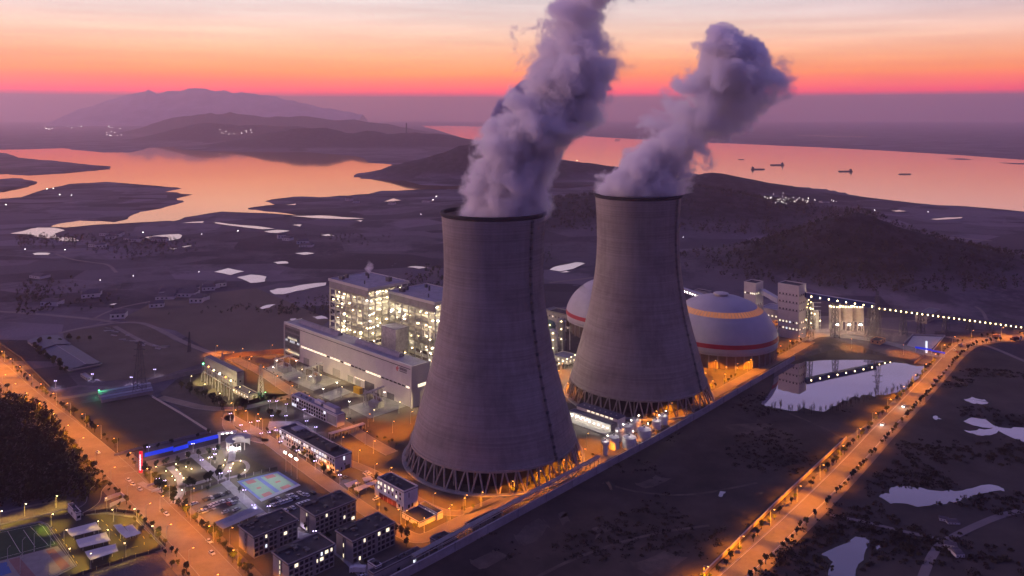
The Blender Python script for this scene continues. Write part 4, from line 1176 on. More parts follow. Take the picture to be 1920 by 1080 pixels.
# --- turbine hall
def turbine_hall():
    p, h, La, Lb = fit(773, 765, 688, 535, 806)
    t = thing('turbine_hall', 'very long pale turbine hall with a red emblem, behind the nearer cooling tower', 'turbine hall', p, GA)
    MB().box(0, La, 0, Lb, 0, h - .6).build('wall', beige_clad, t)
    MB().box(0.4, La - .2, 0.4, Lb - .4, h - .6, h - .1).build('roof', roof_lilac, t)
    mb = MB()
    mb.box(-1.2, 0.4, -0.6, Lb + .6, h - 1.6, h + .6); mb.box(0.4, La, -0.6, 0.4, h - 1.2, h + .5); mb.box(0.4, La, Lb - .4, Lb + .6, h - 1.2, h + .3)
    mb.box(-1.2, 0.0, -0.6, 0.9, 0, h - 1.6); mb.box(-1.2, 0.0, Lb - .6, Lb + .6, 0, h - 1.6)
    mb.build('frame', beige_clad, t)
    MB().box(-.25, -.006, 1.0, Lb - .7, h - 2.7, h - 1.7).build('dark_strip', steel_dark, t)  # dark strip standing proud of the wall below the top frame
    # cladding panels, butted with open joints
    npn = 14; y1 = Lb * .86
    for i in range(npn):
        a, c = 1.2 + (y1 - 1.2) * i / npn, 1.2 + (y1 - 1.2) * (i + 1) / npn
        MB().box(-.35, -.008, a + .06, c - .06, h * .235, h - 2.9).build('cladding_panel', beige_clad, t)
    # glazed curtain end with fins
    fins = MB()
    for i in range(13):
        y = y1 + .8 + (Lb - y1 - 1.8) * i / 12
        fins.box(-.8, -.1, y - .12, y + .12, h * .1, h - 2.8)
    fins.build('fin', steel, t)
    rr = random.Random(3)
    for j, (z, m_) in enumerate(((.06, glass_dark), (.16, win_warm), (.27, glass_dark), (.36, glass_dark), (.47, win_cool), (.55, win_warm), (.64, glass_dark), (.78, glass_dark))):
        for i in range(6):
            y = y1 + 1.2 + (Lb - y1 - 2.2) * (i + .5) / 6
            on = m_ is not glass_dark and rr.random() < .8
            win_left(t, y, h * z, (Lb - y1 - 2.2) / 6 - .3, h * (.05 if on else .085), m_ if on else glass_dark, 'curtain_window')
    # strip of windows at mid height
    for i in range(30):
        y = 2.5 + (y1 - 4) * (i + .5) / 30
        on = i > 14 and i not in (17, 21) or i in (0, 7, 8, 9, 10)
        win_left(t, y, h * .45, (y1 - 4) / 30 * .82, 1.2, win_warm if on else glass_dark, 'strip_window', -.35)
    # recess with doors at the foot
    for i, (a, c) in enumerate(((.12, .17), (.2, .24), (.26, .33), (.36, .40), (.42, .46), (.52, .58), (.66, .72), (.78, .83))):
        MB().box(-.12, -.006, Lb * a, Lb * c, .1, h * (.15 + .03 * (i % 3))).build('door', panel_clad if i % 2 else steel_dark, t)
    for i in range(4):
        y = Lb * (.33 + .02 * i)
        MB().box(-.2, -.006, y, y + 3, h * .19, h * .205).build('door_light', win_warm, t)
    for a, c in ((.14, .46), (.60, .94)):
        m_ = MB(); x0, x1 = La * .42, La * .66
        m_.add([(x0, Lb * a, h - .1), (x1, Lb * a, h - .1), (x1, Lb * c, h - .1), (x0, Lb * c, h - .1),
                (x0 + 1, Lb * a, h + 2.6), (x1 - 1, Lb * a, h + 2.6), (x1 - 1, Lb * c, h + 2.6), (x0 + 1, Lb * c, h + 2.6)],
               [(4, 5, 6, 7), (0, 1, 5, 4), (1, 2, 6, 5), (2, 3, 7, 6), (3, 0, 4, 7)])
        m_.box(x0 + 2.2, x1 - 2.2, Lb * a + 1, Lb * c - 1, h + 2.6, h + 3.4)
        m_.build('ridge_vent', roof_lilac, t)
        MB().box(x1 - .4, x1 + 1.6, Lb * a + .5, Lb * c - .5, h - .09, h + 1.4).build('gutter', steel_dark, t)
    # emblem and lettering on the near end of the long wall
    red_m = mat('red emblem paint', (0.55, 0.03, 0.03), 0.6, 0.05)
    e = MB(); ey, ez = Lb * .095, h * .83
    def q(pts): e.add([(-.45, ey + a * 1.0, ez + c * 1.0) for a, c in pts] + [(-.36, ey + a, ez + c) for a, c in pts], [(3, 2, 1, 0), (4, 5, 6, 7), (0, 1, 5, 4), (1, 2, 6, 5), (2, 3, 7, 6), (3, 0, 4, 7)])
    q([(1.9, .3), (.2, 2.0), (-.9, 2.0), (.7, .3)]); q([(1.9, .15), (.7, .15), (-.4, -1.2), (.4, -1.9)]); q([(.3, .3), (-1.0, 1.3), (-1.6, .9), (-.5, -.3)])
    e.build('emblem', red_m, t)
    for i in range(4):
        ly = ey - 3.6 - 2.35 * i; lm = MB()
        for k in range(4): lm.box(-.45, -.36, ly - 1.0 + .03 * k, ly + .98 - .06 * (i + k) % .4, ez + .1 + .52 * k, ez + .36 + .52 * k)
        for k in (-.9, -.05, .8): lm.box(-.47, -.365, ly + k - .12, ly + k + .12, ez + .08, ez + 1.95)
        lm.build('sign_character', steel_dark, t)
    lm = MB()
    for i in range(12): lm.box(-.45, -.36, ey - 11.4 + .78 * i, ey - 11.4 + .78 * i + .52, ez - 1.3, ez - .6)
    lm.build('sign_line', steel_dark, t)
    # lit slot window on the short end
    for a, c in ((.32, .42), (.43, .62), (.63, .78), (.79, .92)):
        win_right(t, La * (a + c) / 2, h * .46, La * (c - a) - .25, h * .075, win_warm)
    MB().tube((La * .55, Lb * .965, h), (La * .55, Lb * .965, h + 10), .12, .04).build('lightning_rod', steel_dark, t)
    return t, p, h, La, Lb
turbine_hall()

# --- boiler houses
def boiler(label, f, seed, gx=6, gy=7):
    p, h, La, Lb = f
    t = thing('boiler_house', label, 'boiler house', p, GA, 'boiler houses')
    rr = random.Random(seed)
    top = h - 7.0
    MB().box(-1, La + 1, -1, Lb + 1, h - 1.4, h - .7).build('roof', roof_lilac, t)
    mb = MB()
    mb.box(-1.3, La + 1.3, -1.3, -1.0, h - 2.4, h); mb.box(-1.3, -1.0, -1.0, Lb + 1.0, h - 2.4, h); mb.box(La + 1.0, La + 1.3, -1.0, Lb + 1.0, h - 2.4, h); mb.box(-1.3, La + 1.3, Lb + 1.0, Lb + 1.3, h - 2.4, h)
    mb.build('parapet', beige_clad, t)
    for i in range(6):
        a, c = Lb * i / 6, Lb * (i + 1) / 6
        MB().box(-1.0, -.7, a + .12, c - .12, top - 1.5, h - 2.5).build('cladding_panel', panel_clad, t)
    for i in range(gx + 1):
        for j in range(gy + 1):
            if 0 < i < gx and 0 < j < gy: continue
            x, y = La * i / gx, Lb * j / gy
            MB().box(x - .5, x + .5, y - .5, y + .5, 0, h - 1.5).build('column', steel, t)
    nl = 10
    for k in range(1, nl):
        z = (h - 4) * k / nl
        mb = MB()
        mb.box(-.6, 5.5, -.6, Lb + .6, z, z + .32); mb.box(5.5, La + .6, -.6, 5.0, z, z + .32); mb.box(La - 4, La + .6, 5, Lb + .6, z, z + .32); mb.box(5.5, La - 4, Lb - 5, Lb + .6, z, z + .32)
        mb.build('gallery_floor', steel, t)
        hr = MB()
        for zz in (.75, 1.35):
            hr.bar((-.6, -.6, z + zz), (-.6, Lb + .6, z + zz), .1); hr.bar((-.6, -.6, z + zz), (La + .6, -.6, z + zz), .1)
        hr.build('handrail', mat('yellow handrail', (0.55, 0.45, 0.18), 0.6, 0.1), t)
    br = MB()
    for i in range(gy):
        for k in range(nl - 1):
            if rr.random() < .35:
                z0, z1 = (h - 4) * k / nl + .3, (h - 4) * (k + 1) / nl
                br.bar((-.2, Lb * i / gy, z0), (-.2, Lb * (i + 1) / gy, z1), .3)
    for i in range(gx):
        for k in range(nl - 1):
            if rr.random() < .35:
                z0, z1 = (h - 4) * k / nl + .3, (h - 4) * (k + 1) / nl
                br.bar((La * i / gx, -.2, z1), (La * (i + 1) / gx, -.2, z0), .3)
    br.build('bracing', steel, t)
    # the boiler and its ducts, hung inside
    MB().box(8.5, La - 7, 9, Lb - 8, h * .22, h - 6).build('boiler_casing', equip, t)
    for i in range(26):
        x, y, z = rr.uniform(1.5, La - 3), rr.uniform(1.5, Lb - 3), rr.uniform(2, h - 14)
        if 7 < x < La - 8 and 7 < y < Lb - 8: x = rr.uniform(1.0, 5)
        if rr.random() < .5: MB().tube((x, y, z), (x, y, z + rr.uniform(5, 13)), rr.uniform(.4, 1.1), n=8).build('pipe', equip, t)
        elif rr.random() < .5: MB().box(x, x + rr.uniform(2, 4), y, y + rr.uniform(2, 5), z, z + rr.uniform(1.5, 4)).build('duct', equip, t)
        else: MB().tube((x, y, z), (x + rr.uniform(-1, 2), min(Lb - 1, y + rr.uniform(5, 12)), z), rr.uniform(.3, .8), n=8).build('pipe', equip, t)
    for i in range(88):
        k = rr.randrange(0, nl); z = (h - 4) * k / nl + rr.uniform(2.6, 4.6)
        if rr.random() < .55: x, y = rr.uniform(.3, 3.5), rr.uniform(0, Lb)
        else: x, y = rr.uniform(0, La), rr.uniform(.3, 3.5)
        s = rr.uniform(.3, .75)
        MB().box(x - s, x + s, y - s, y + s, z, z + s).build('work_lamp', lamp_ye if rr.random() < .75 else lamp_wh, t)
    k = 0
    for z in (h * .08, h * .27, h * .46, h * .65, h * .80):
        for (x, y) in ((3.0, Lb * .22), (3.0, Lb * .75), (La * .35, 3.0), (La * .8, 3.0)):
            l_ = bpy.data.objects.new('boiler_light', BOIL); col.objects.link(l_); l_.parent = t; l_.location = (x, y, z + (k % 3))
            k += 1
    for (x, y, w, d, hh) in ((La * .12, Lb * .8, 3, 6, 2.2), (La * .3, Lb * .86, 2, 4, 2.5), (La * .7, Lb * .18, 4, 5, 3.0), (La * .2, Lb * .3, .8, .8, 2.4), (La * .75, Lb * .8, 2, 2, 2)):
        MB().box(x, x + w, y, y + d, h - .7, h + hh).box(x - .2, x + w + .2, y - .2, y + d + .2, h + hh, h + hh + .2).build('roof_unit', steel_dark, t)
    MB().tube((La * .62, Lb * .62, h - .7), (La * .62, Lb * .62, h + 4), .9, .8, 12).build('vent_stack', steel_dark, t)
    return t, p, h, La, Lb
BOIL = bpy.data.lights.new('boiler_light', 'POINT'); BOIL.energy = 30000; BOIL.color = (1.0, 0.82, 0.50); BOIL.shadow_soft_size = 0.8
b1 = boiler('open steel boiler house glowing yellow, farther left with a steam wisp on its roof', fit(691, 677, 540, 618.8, 764), 31)
b2 = boiler('open steel boiler house glowing yellow, half hidden by the nearer cooling tower', fit(816, 702, 566, 730.7, 885), 32)
# wisp from the roof vent of the first
p0, h0, La0, Lb0 = b1[1], b1[2], b1[3], b1[4]
pv_ = p0 + E1 * (La0 * .62) + E2 * (Lb0 * .62)
yv = pv_.y
def pxw(v): return (960 + v.x / v.y * FPX, HORIZON + (CAM_H - v.z) / v.y * FPX)
vx, vy = pxw(pv_ + Vector((0, 0, h0 + 4)))
steam('steam_wisp', 'small white steam wisp from the roof vent of the left boiler house', yv, [(vy + 1, vx - 2, vx + 2, 1, 0), (vy - 5, vx - 4, vx + 4, 1, 0), (vy - 11, vx - 9, vx + 9, 1, .2), (vy - 17, vx - 7, vx + 9, .8, .4), (vy - 23, vx - 6, vx + 4, .5, .6), (vy - 30, vx - 6, vx + 2, .3, .8)], 0.13, .6, 5, group='roof steam', cell=0.16)
# low hopper bay between the two
def hopper():
    p, h, La, Lb = fit(742, 694, 618, 716, 765)
    t = thing('hopper_bay', 'pale grey hopper casing on legs between the two boiler houses', 'hopper', p, GA)
    MB().box(0, La, 0, Lb, h * .45, h - .5).build('casing', equip, t)
    MB().box(-.3, La + .3, -.3, Lb + .3, h - .5, h).build('roof', roof_lilac, t)
    for x in (0.6, La - .6):
        for y in (.6, Lb - .6): MB().box(x - .4, x + .4, y - .4, y + .4, 0, h * .45).build('leg', steel, t)
hopper()

# --- water treatment building and its tanks
def water_works():
    p, h, La, Lb = fit(1145, 812, 797, 1066, 1156.5)
    t = thing('treatment_building', 'grey stepped treatment building with a row of bright wall lamps', 'building', p, GA)
    shell_box(t, La, Lb, h, panel_clad, roof_blue, 0.25, 0.15)
    for i in range(4): win_left(t, Lb * (.52 + .13 * i), h * .62, 3.0, 1.0, win_warm)
    p2, h2, La2, Lb2 = fit(1157, 808, 786, 1080, 1171)
    q = p2 - p; q.rotate(Matrix.Rotation(-GA, 3, 'Z'))
    x0 = La + .02
    MB().box(x0, x0 + La2, q.y, q.y + Lb2, 0, h2 - .5).build('upper_block', white_wall, t)
    MB().box(x0 - .2, x0 + La2 + .2, q.y - .2, q.y + Lb2 + .2, h2 - .5, h2).build('upper_roof', roof_blue, t)
    for i in range(6):
        MB().box(x0 - .06, x0 - .005, q.y + Lb2 * (.12 + .11 * i), q.y + Lb2 * (.12 + .11 * i) + 2.6, h + .8, h + 1.8).build('window', win_warm, t)['label'] = 'lit window'
    for i in range(7):
        MB().box(x0 + La2 * .4, x0 + La2 * .4 + .8, q.y + Lb2 * (.1 + .13 * i), q.y + Lb2 * (.1 + .13 * i) + .8, h2, h2 + .5).build('roof_vent', steel, t)
    for i in range(9):
        y = Lb * (.06 + .105 * i)
        MB().box(-.9, -.3, y - .25, y + .25, 3.0, 3.35).build('wall_lamp', lamp_wh, t)
        l_ = bpy.data.objects.new('wall_light', WALLL); col.objects.link(l_); l_.parent = t; l_.location = (-1.6, y, 3.0)
    MB().box(-6.0, -.1, 0, Lb * .98, 0.12, 0.5).build('plinth', concrete, t)
WALLL = bpy.data.lights.new('wall_light', 'POINT'); WALLL.energy = 1800; WALLL.color = (1.0, 0.90, 0.72); WALLL.shadow_soft_size = .2
water_works()
def tank(label, x, yb, rpx, hpx, legs=False, head=1.0, lamp=True):
    c = G(x, yb - rpx * .45); k = c.y / FPX; r = rpx * k; h = hpx * k
    t = thing('storage_tank', label, 'tank', c, 0, 'white storage tanks')
    z0 = 0.0
    if legs:
        z0 = h * .25
        for i in range(6):
            a = i * math.pi / 3
            MB().tube((r * .85 * math.cos(a), r * .85 * math.sin(a), 0), (r * .85 * math.cos(a), r * .85 * math.sin(a), z0 + .1), .22, n=6).build('leg', steel, t)
    MB().lathe([(.01, z0), (r * (.62 if head > 1 else 1), z0), (r * (.62 if head > 1 else 1), h * .72), (r, h * .8), (r, h)], 36).build('shell', tank_w, t, smooth=False)
    MB().lathe([(r, h), (r * .55, h + r * .16), (.01, h + r * .24)], 36).build('top', tank_w, t)
    mb = MB()
    for zz in (.55, 1.1):
        for i in range(20):
            a, a2 = 2 * math.pi * i / 20, 2 * math.pi * (i + 1) / 20
            mb.bar((r * .98 * math.cos(a), r * .98 * math.sin(a), h + zz), (r * .98 * math.cos(a2), r * .98 * math.sin(a2), h + zz), .09)
    mb.build('railing', steel, t)
    MB().box(-.5, .5, -.5, .5, h + r * .22, h + r * .22 + 1.1).build('hatch', steel, t)
    mb = MB()
    for s in (-.3, .3): mb.bar((-r - .15, s, 0), (-r - .15, s, h), .1)
    for i in range(int(h / .6)): mb.bar((-r - .15, -.3, .6 * i), (-r - .15, .3, .6 * i), .08)
    mb.build('ladder', steel_dark, t)
    if lamp:
        MB().tube((r * .6, r * .3, h), (r * .6, r * .3, h + 3), .08, n=5).build('lamp_post', steel, t)
        MB().box(r * .6 - .3, r * .6 + .3, r * .3 - .3, r * .3 + .3, h + 3, h + 3.3).build('lamp_head', lamp_wh, t)
        l_ = bpy.data.objects.new('tank_light', TANKL); col.objects.link(l_); l_.parent = t; l_.location = (r * .5, r * .2, h + 3.6)
TANKL = bpy.data.lights.new('tank_light', 'SPOT'); TANKL.spot_size, TANKL.spot_blend = R(130), .6; TANKL.energy = 7000; TANKL.color = (1.0, 0.90, 0.74); TANKL.shadow_soft_size = .2
tank('small pedestal tank with a wide head, nearest the tower base', 1135, 856, 7.5, 26, head=2)
tank('white tank second from the pedestal tank, beside the treatment building', 1151, 845, 10, 22)
tank('large low tank with one orange side against the perimeter wall, nearest', 1180, 845, 13, 20)
tank('large low tank with one orange side against the perimeter wall, farther', 1208, 830, 13, 20)
tank('white tank in the back row nearest the treatment building', 1163, 829, 10, 19)
tank('white tank in the middle of the back row', 1178, 820, 10, 18)
tank('white tank at the far end of the back row', 1192, 811, 10, 18)
tank('tall slim tank on short legs, second from the far end', 1231, 812, 8.5, 20, legs=True)
tank('tall slim tank on short legs, at the far end of the row', 1244, 803, 8, 20, legs=True)

# --- coal domes
def dome(label, x, y, lit_ring=True):
    t = thing('storage_dome', label, 'dome', (x, y, 0), 0, 'storage domes')
    dm = mat('pale dome shell', (0.40, 0.38, 0.42), 0.7, 0.10, 0.06)
    rd = mat('red band paint', (0.34, 0.018, 0.035), 0.6, 0.12, 0.2)
    A = [(50.6, 12.2), (51.4, 15.5), (51.5, 18.2)]; B = [(51.5, 18.2), (51.0, 22.0)]; C = [(51.0, 22.0), (49.4, 27.0), (46.6, 32.5), (42.6, 38.0), (38.2, 42.4)]
    D = [(38.2, 42.4), (33.0, 46.2)]; E = [(33.0, 46.2), (27, 49.6), (19, 52.6), (10, 54.4), (6.0, 54.8)]
    MB().lathe([(50.0, 12.2)] + A, 96).build('lower_shell', dm, t, smooth=True)
    MB().lathe([(r + .05, z) for r, z in B], 96).build('red_band', rd, t, smooth=True)
    MB().lathe(spl(C, 3), 96).build('middle_shell', dm, t, smooth=True)
    MB().lathe(D, 96).build('skylight_ring', dm if not lit_ring else mat('glowing skylight panels', (0.5, 0.3, 0.15), 0.6, 0.15, emit=(1.0, 0.30, 0.05), es=.26) , t, smooth=False)
    mb = MB()
    for i in range(72):
        a = 2 * math.pi * i / 72
        mb.bar((38.3 * math.cos(a), 38.3 * math.sin(a), 42.4), (33.1 * math.cos(a), 33.1 * math.sin(a), 46.3), .25)
    mb.build('skylight_rib', steel, t)
    MB().lathe(spl(E, 3), 96).build('upper_shell', dm, t, smooth=True)
    MB().lathe([(5.4, 54.7), (5.4, 56.2), (7.0, 56.3), (7.0, 57.0), (3, 58.0), (.01, 58.2)], 32).build('cap', beige_clad, t)
    MB().lathe([(47.6, 0), (47.6, 12.3)], 96).build('base_wall', mat('brown base wall', (0.16, 0.12, 0.10), 0.9, 0.25, 0.1), t)
    for i in range(40):
        a = 2 * math.pi * i / 40
        mb = MB(); mb.bar((49.2 * math.cos(a), 49.2 * math.sin(a), 0), (49.2 * math.cos(a), 49.2 * math.sin(a), 12.2), 1.1, 1.1)
        mb.build('buttress', col_m, t)
    MB().lathe([(47.6, 12.15), (51.2, 12.15), (51.2, 12.7), (50.5, 12.75)], 96).build('base_ring', trim, t)
dome('large pale coal dome with a glowing orange ring and red stripe right of the towers', 197, 754)
dome('farther coal dome with a red stripe, mostly hidden behind the farther cooling tower', 108, 835, False)

# --- transfer towers and galleries
def transfer_tower(label, f, rowsz, litrows, seed):
    p, h, La, Lb = f
    t = thing('transfer_tower', label, 'transfer tower', p, GA, 'coal transfer towers')
    MB().box(0, La, 0, Lb, 0, h - 1).build('wall', beige_clad, t)
    MB().box(-.1, La + .1, -.1, .3, h - 1, h).box(-.1, .3, .3, Lb + .1, h - 1, h).box(La - .3, La + .1, .3, Lb + .1, h - 1, h).box(.3, La - .3, Lb - .3, Lb + .1, h - 1, h).build('parapet', beige_clad, t)
    MB().box(.3, La - .3, .3, Lb - .3, h - 1, h - .8).build('roof', roof_dark, t)
    rr = random.Random(seed)
    for z in rowsz:
        on_row = z in litrows
        MB().box(-.07, -.005, .5, Lb - .5, h * z - .5, h * z - .1).box(.5, La - .5, -.07, -.005, h * z - .5, h * z - .1).build('floor_band', panel_clad, t)
        for i in range(6): win_left(t, Lb * (.1 + .16 * i), h * z, 1.3, 1.6, (win_warm if rr.random() < .7 else win_cool) if on_row and rr.random() < .8 else glass_dark)
        for i in range(4): win_right(t, La * (.15 + .23 * i), h * z, 1.2, 1.6, win_warm if on_row and rr.random() < .8 else glass_dark)
    return t
t2f = fit(1497.8, 638, 536, 1458.5, 1511.5)
t1f = fit(1417, 609, 531, 1395, 1431.2)
transfer_tower('taller pale transfer tower at the head of the blue gallery, four bands of windows', t2f, (.17, .29, .52, .66, .80), (.17, .29), 3)
transfer_tower('shorter pale transfer tower behind the right dome', t1f, (.45, .72), (.72,), 4)
def gallery(name, label, a, b_, w, h, wm, rm, lamps=0, supports=(), lamp_m=None, lit_under=False):
    o = Vector((a.x, a.y, 0)); t = thing(name, label, 'conveyor', o)
    a, b_ = a - o, b_ - o; d = (b_ - a).normalized(); n_ = d.cross(Vector((0, 0, 1))).normalized()
    MB().bar(a, b_, w, h).build('gallery_wall', wm, t)
    MB().bar(a + Vector((0, 0, h / 2 + .15)), b_ + Vector((0, 0, h / 2 + .15)), w + .6, .3).build('roof', rm, t)
    s = n_ if n_.y < 0 else -n_
    for i in range(lamps):
        c = a.lerp(b_, (i + .5) / lamps) + s * (w / 2 + .12) + Vector((0, 0, -h * .1))
        MB().box(c.x - .45, c.x + .45, c.y - .1, c.y + .1, c.z - .5, c.z + .6).build('gallery_lamp', lamp_m or lamp_ye, t)
    for f in supports:
        c = a.lerp(b_, f); mb = MB(); zt = c.z - h / 2 - .05; hw = w / 2 + .3
        for sx in (-1.8, 1.8):
            for sy in (-hw, hw): mb.bar(Vector((c.x, c.y, 0)) + d * sx * 1.6 + n_ * sy * 1.6, Vector((c.x, c.y, zt)) + d * sx * .7 + n_ * sy, .45)
        k = max(2, int(zt / 5))
        for i in range(k):
            za, zb = zt * i / k, zt * (i + 1) / k; fa, fb = 1.6 - .6 * i / k, 1.6 - .6 * (i + 1) / k
            for sx in (-1, 1):
                ga, gb = (1.6 - .9 * i / k) * 1.8, (1.6 - .9 * (i + 1) / k) * 1.8
                mb.bar(Vector((c.x, c.y, za)) + d * sx * ga - n_ * hw * fa, Vector((c.x, c.y, zb)) + d * sx * gb + n_ * hw * fb, .22)
                mb.bar(Vector((c.x, c.y, za)) + d * sx * ga + n_ * hw * fa, Vector((c.x, c.y, zb)) + d * sx * gb - n_ * hw * fb, .22)
            for sy in (-1, 1):
                mb.bar(Vector((c.x, c.y, za)) - d * ga + n_ * hw * fa * sy, Vector((c.x, c.y, zb)) + d * gb + n_ * hw * fb * sy, .22)
                mb.bar(Vector((c.x, c.y, za)) + d * ga + n_ * hw * fa * sy, Vector((c.x, c.y, zb)) - d * gb + n_ * hw * fb * sy, .22)
        mb.build('trestle', steel_dark, t)
    return t
gm_ = mat('pale gallery sheeting', (0.36, 0.36, 0.42), 0.6, 0.12, 0.2)
gallery('conveyor_gallery', 'short pale sloping gallery joining the two transfer towers', P(1429, 546, 862), P(1462, 565, 815), 5, 4.5, gm_, gm_)
gallery('conveyor_gallery', 'blue conveyor gallery running right from the taller transfer tower', P(1511, 553, 806), P(1641, 574, 812), 4.5, 5.0, blue_p, gm_, 8, (.05, .42, .99))
gallery('conveyor_gallery', 'long lamp-lit open conveyor sloping down to the right edge', P(1642, 577, 812), P(1936, 616, 842), 3.0, 1.6, steel_dark, steel_dark, 30, (.17, .28, .44, .59, .72, .85), lamp_ye)
gallery('conveyor_gallery', 'bright-lit sloping gallery emerging from behind the farther cooling tower', P(1265, 538, 960), P(1345, 566, 905), 4.5, 4.5, gm_, gm_, 16, (.3, .8), lamp_wh)
def guard(label, xn, yb, yt, xl, xr, wm=beige_clad, rm=roof_dark, name='building', cat='building', rows=1, litp=.3, seed=1):
    p, h, La, Lb = fit(xn, yb, yt, xl, xr)
    t = thing(name, label, cat, p, GA)
    shell_box(t, La, Lb, h, wm, rm, .4, .15)
    rr = random.Random(seed); n1, n2 = max(1, int(La / 4)), max(1, int(Lb / 4))
    for j in range(rows):
        for i in range(n2): win_left(t, Lb * (i + .5) / n2, h * (j + .35) / rows, 1.4, min(1.5, h / rows * .4), win_warm if rr.random() < litp else glass_dark)
        for i in range(n1): win_right(t, La * (i + .5) / n1, h * (j + .35) / rows, 1.4, min(1.5, h / rows * .4), win_warm if rr.random() < litp else glass_dark)
    return t
guard('small drive house at the top of the bright sloping gallery', 1326, 574, 548, 1302, 1334, seed=4)
guard('low orange-lit crusher building behind the taller transfer tower', 1480, 607, 586, 1424, 1500, beige_clad, roof_lilac, litp=.9, seed=6)
guard('small orange gate hut on the concrete yard behind the pond', 1650, 647, 640, 1632, 1660, mat('orange hut and lit-lorry colour', (0.55, 0.28, 0.14), 0.8, 0.1), roof_dark, litp=0, seed=7)
guard('dim low workshop behind the lit conveyor on the right', 1738, 607, 594, 1716, 1764, panel_clad, roof_blue, litp=.0, seed=8)
# silo trio
def silos():
    c0 = G(1590, 620); t = thing('silo_group', 'three joined grey ash silos lit from below behind the coal yard', 'silo', c0)
    k = c0.y / FPX
    for i, dx in enumerate((-21.5, 0, 21.5)):
        x = dx * k; r = 10.8 * k; h = 42 * k
        MB().lathe([(r * .35, 8.0), (r, 9.5), (r, h), (r * .4, h + 1.5), (.01, h + 1.8)], 32, (x, 4, 0)).build('silo', mat('weathered silo shell', (0.36, 0.32, 0.31), 0.8, 0.2, 0.2), t, smooth=False)
        for a in range(8):
            q = a * math.pi / 4 + .3
            MB().tube((x + r * .92 * math.cos(q), 4 + r * .92 * math.sin(q), 0), (x + r * .92 * math.cos(q), 4 + r * .92 * math.sin(q), 10), .4, n=6).build('leg', steel, t)
        MB().box(x - 1.4, x + 1.4, 4 - r - .6, 4 - r - .2, 6.2, 7.4).build('loading_lamp', lamp_wh, t)
        for aa in range(7):
            q = math.pi + aa * math.pi / 6
            MB().box(x + r * .9 * math.cos(q) - .35, x + r * .9 * math.cos(q) + .35, 4 + r * .9 * math.sin(q) - .3, 4 + r * .9 * math.sin(q) + .3, h + 1.2, h + 1.8).build('deck_lamp', lamp_ye, t)
        for z, e in ((6.0, SILO), (h + 4, SILO2)):
            l_ = bpy.data.objects.new('silo_light', e); col.objects.link(l_); l_.parent = t; l_.location = (x, 4 - r - 2.5 if z < 10 else 4, z)
    mb = MB(); h = 42 * k
    for zz in (.6, 1.2):
        mb.bar((-31 * k, 4 - 10 * k, h + zz), (31 * k, 4 - 10 * k, h + zz), .12); mb.bar((-31 * k, 4 + 10 * k, h + zz), (31 * k, 4 + 10 * k, h + zz), .12)
    mb.build('railing', steel, t)
    mb = MB(); pts = [(-10, h + 1), (-7, h + 5), (7, h + 5), (11, h + 1)]
    for a, b_ in zip(pts[:-1], pts[1:]): mb.bar((a[0], 2, a[1]), (b_[0], 2, b_[1]), .6)
    mb.build('pipe_bridge', steel, t)
SILO = bpy.data.lights.new('silo_light', 'POINT'); SILO.energy = 50000; SILO.color = (1.0, 0.62, 0.30); SILO.shadow_soft_size = .4
SILO2 = bpy.data.lights.new('silo_deck_light', 'POINT'); SILO2.energy = 12000; SILO2.color = (1.0, 0.82, 0.55); SILO2.shadow_soft_size = .4
silos()
def process_tower():
    c = G(1522, 618); t = thing('process_tower', 'slim lit steel process tower right of the taller transfer tower', 'process tower', c)
    for x, y, r, h in ((-5.5, 6, 3.4, 31), (1.2, 5, 2.6, 27), (6, 4, 3.0, 18)): MB().lathe([(r, 0), (r, h), (r * .5, h + 1), (.01, h + 1.2)], 20, (x, y, 0)).build('vessel', equip, t)
    mb = MB()
    for z in range(4, 33, 4):
        for s in ((-9, 1.5), (-2, 1.5), (4, 1)): mb.bar((s[0], s[1], z), (s[0] + 6, s[1], z), 1.6, .25)
    for x in (-9, -2, 4.5, 9.5): mb.bar((x, 1, 0), (x, 1, 33 if x < 4 else 20), .4)
    mb.build('platform', steel, t)
    rr = random.Random(8)
    for i in range(16): 
        x, z = rr.uniform(-7, 9), rr.uniform(3, 31)
        if x > 3: z = min(z, 19)
        MB().box(x - .4, x + .4, .2, .7, z, z + .7).build('work_lamp', lamp_ye, t)
    for z in (4, 12, 22):
        l_ = bpy.data.objects.new('process_light', SILO2); col.objects.link(l_); l_.parent = t; l_.location = (4, -3, z)
process_tower()

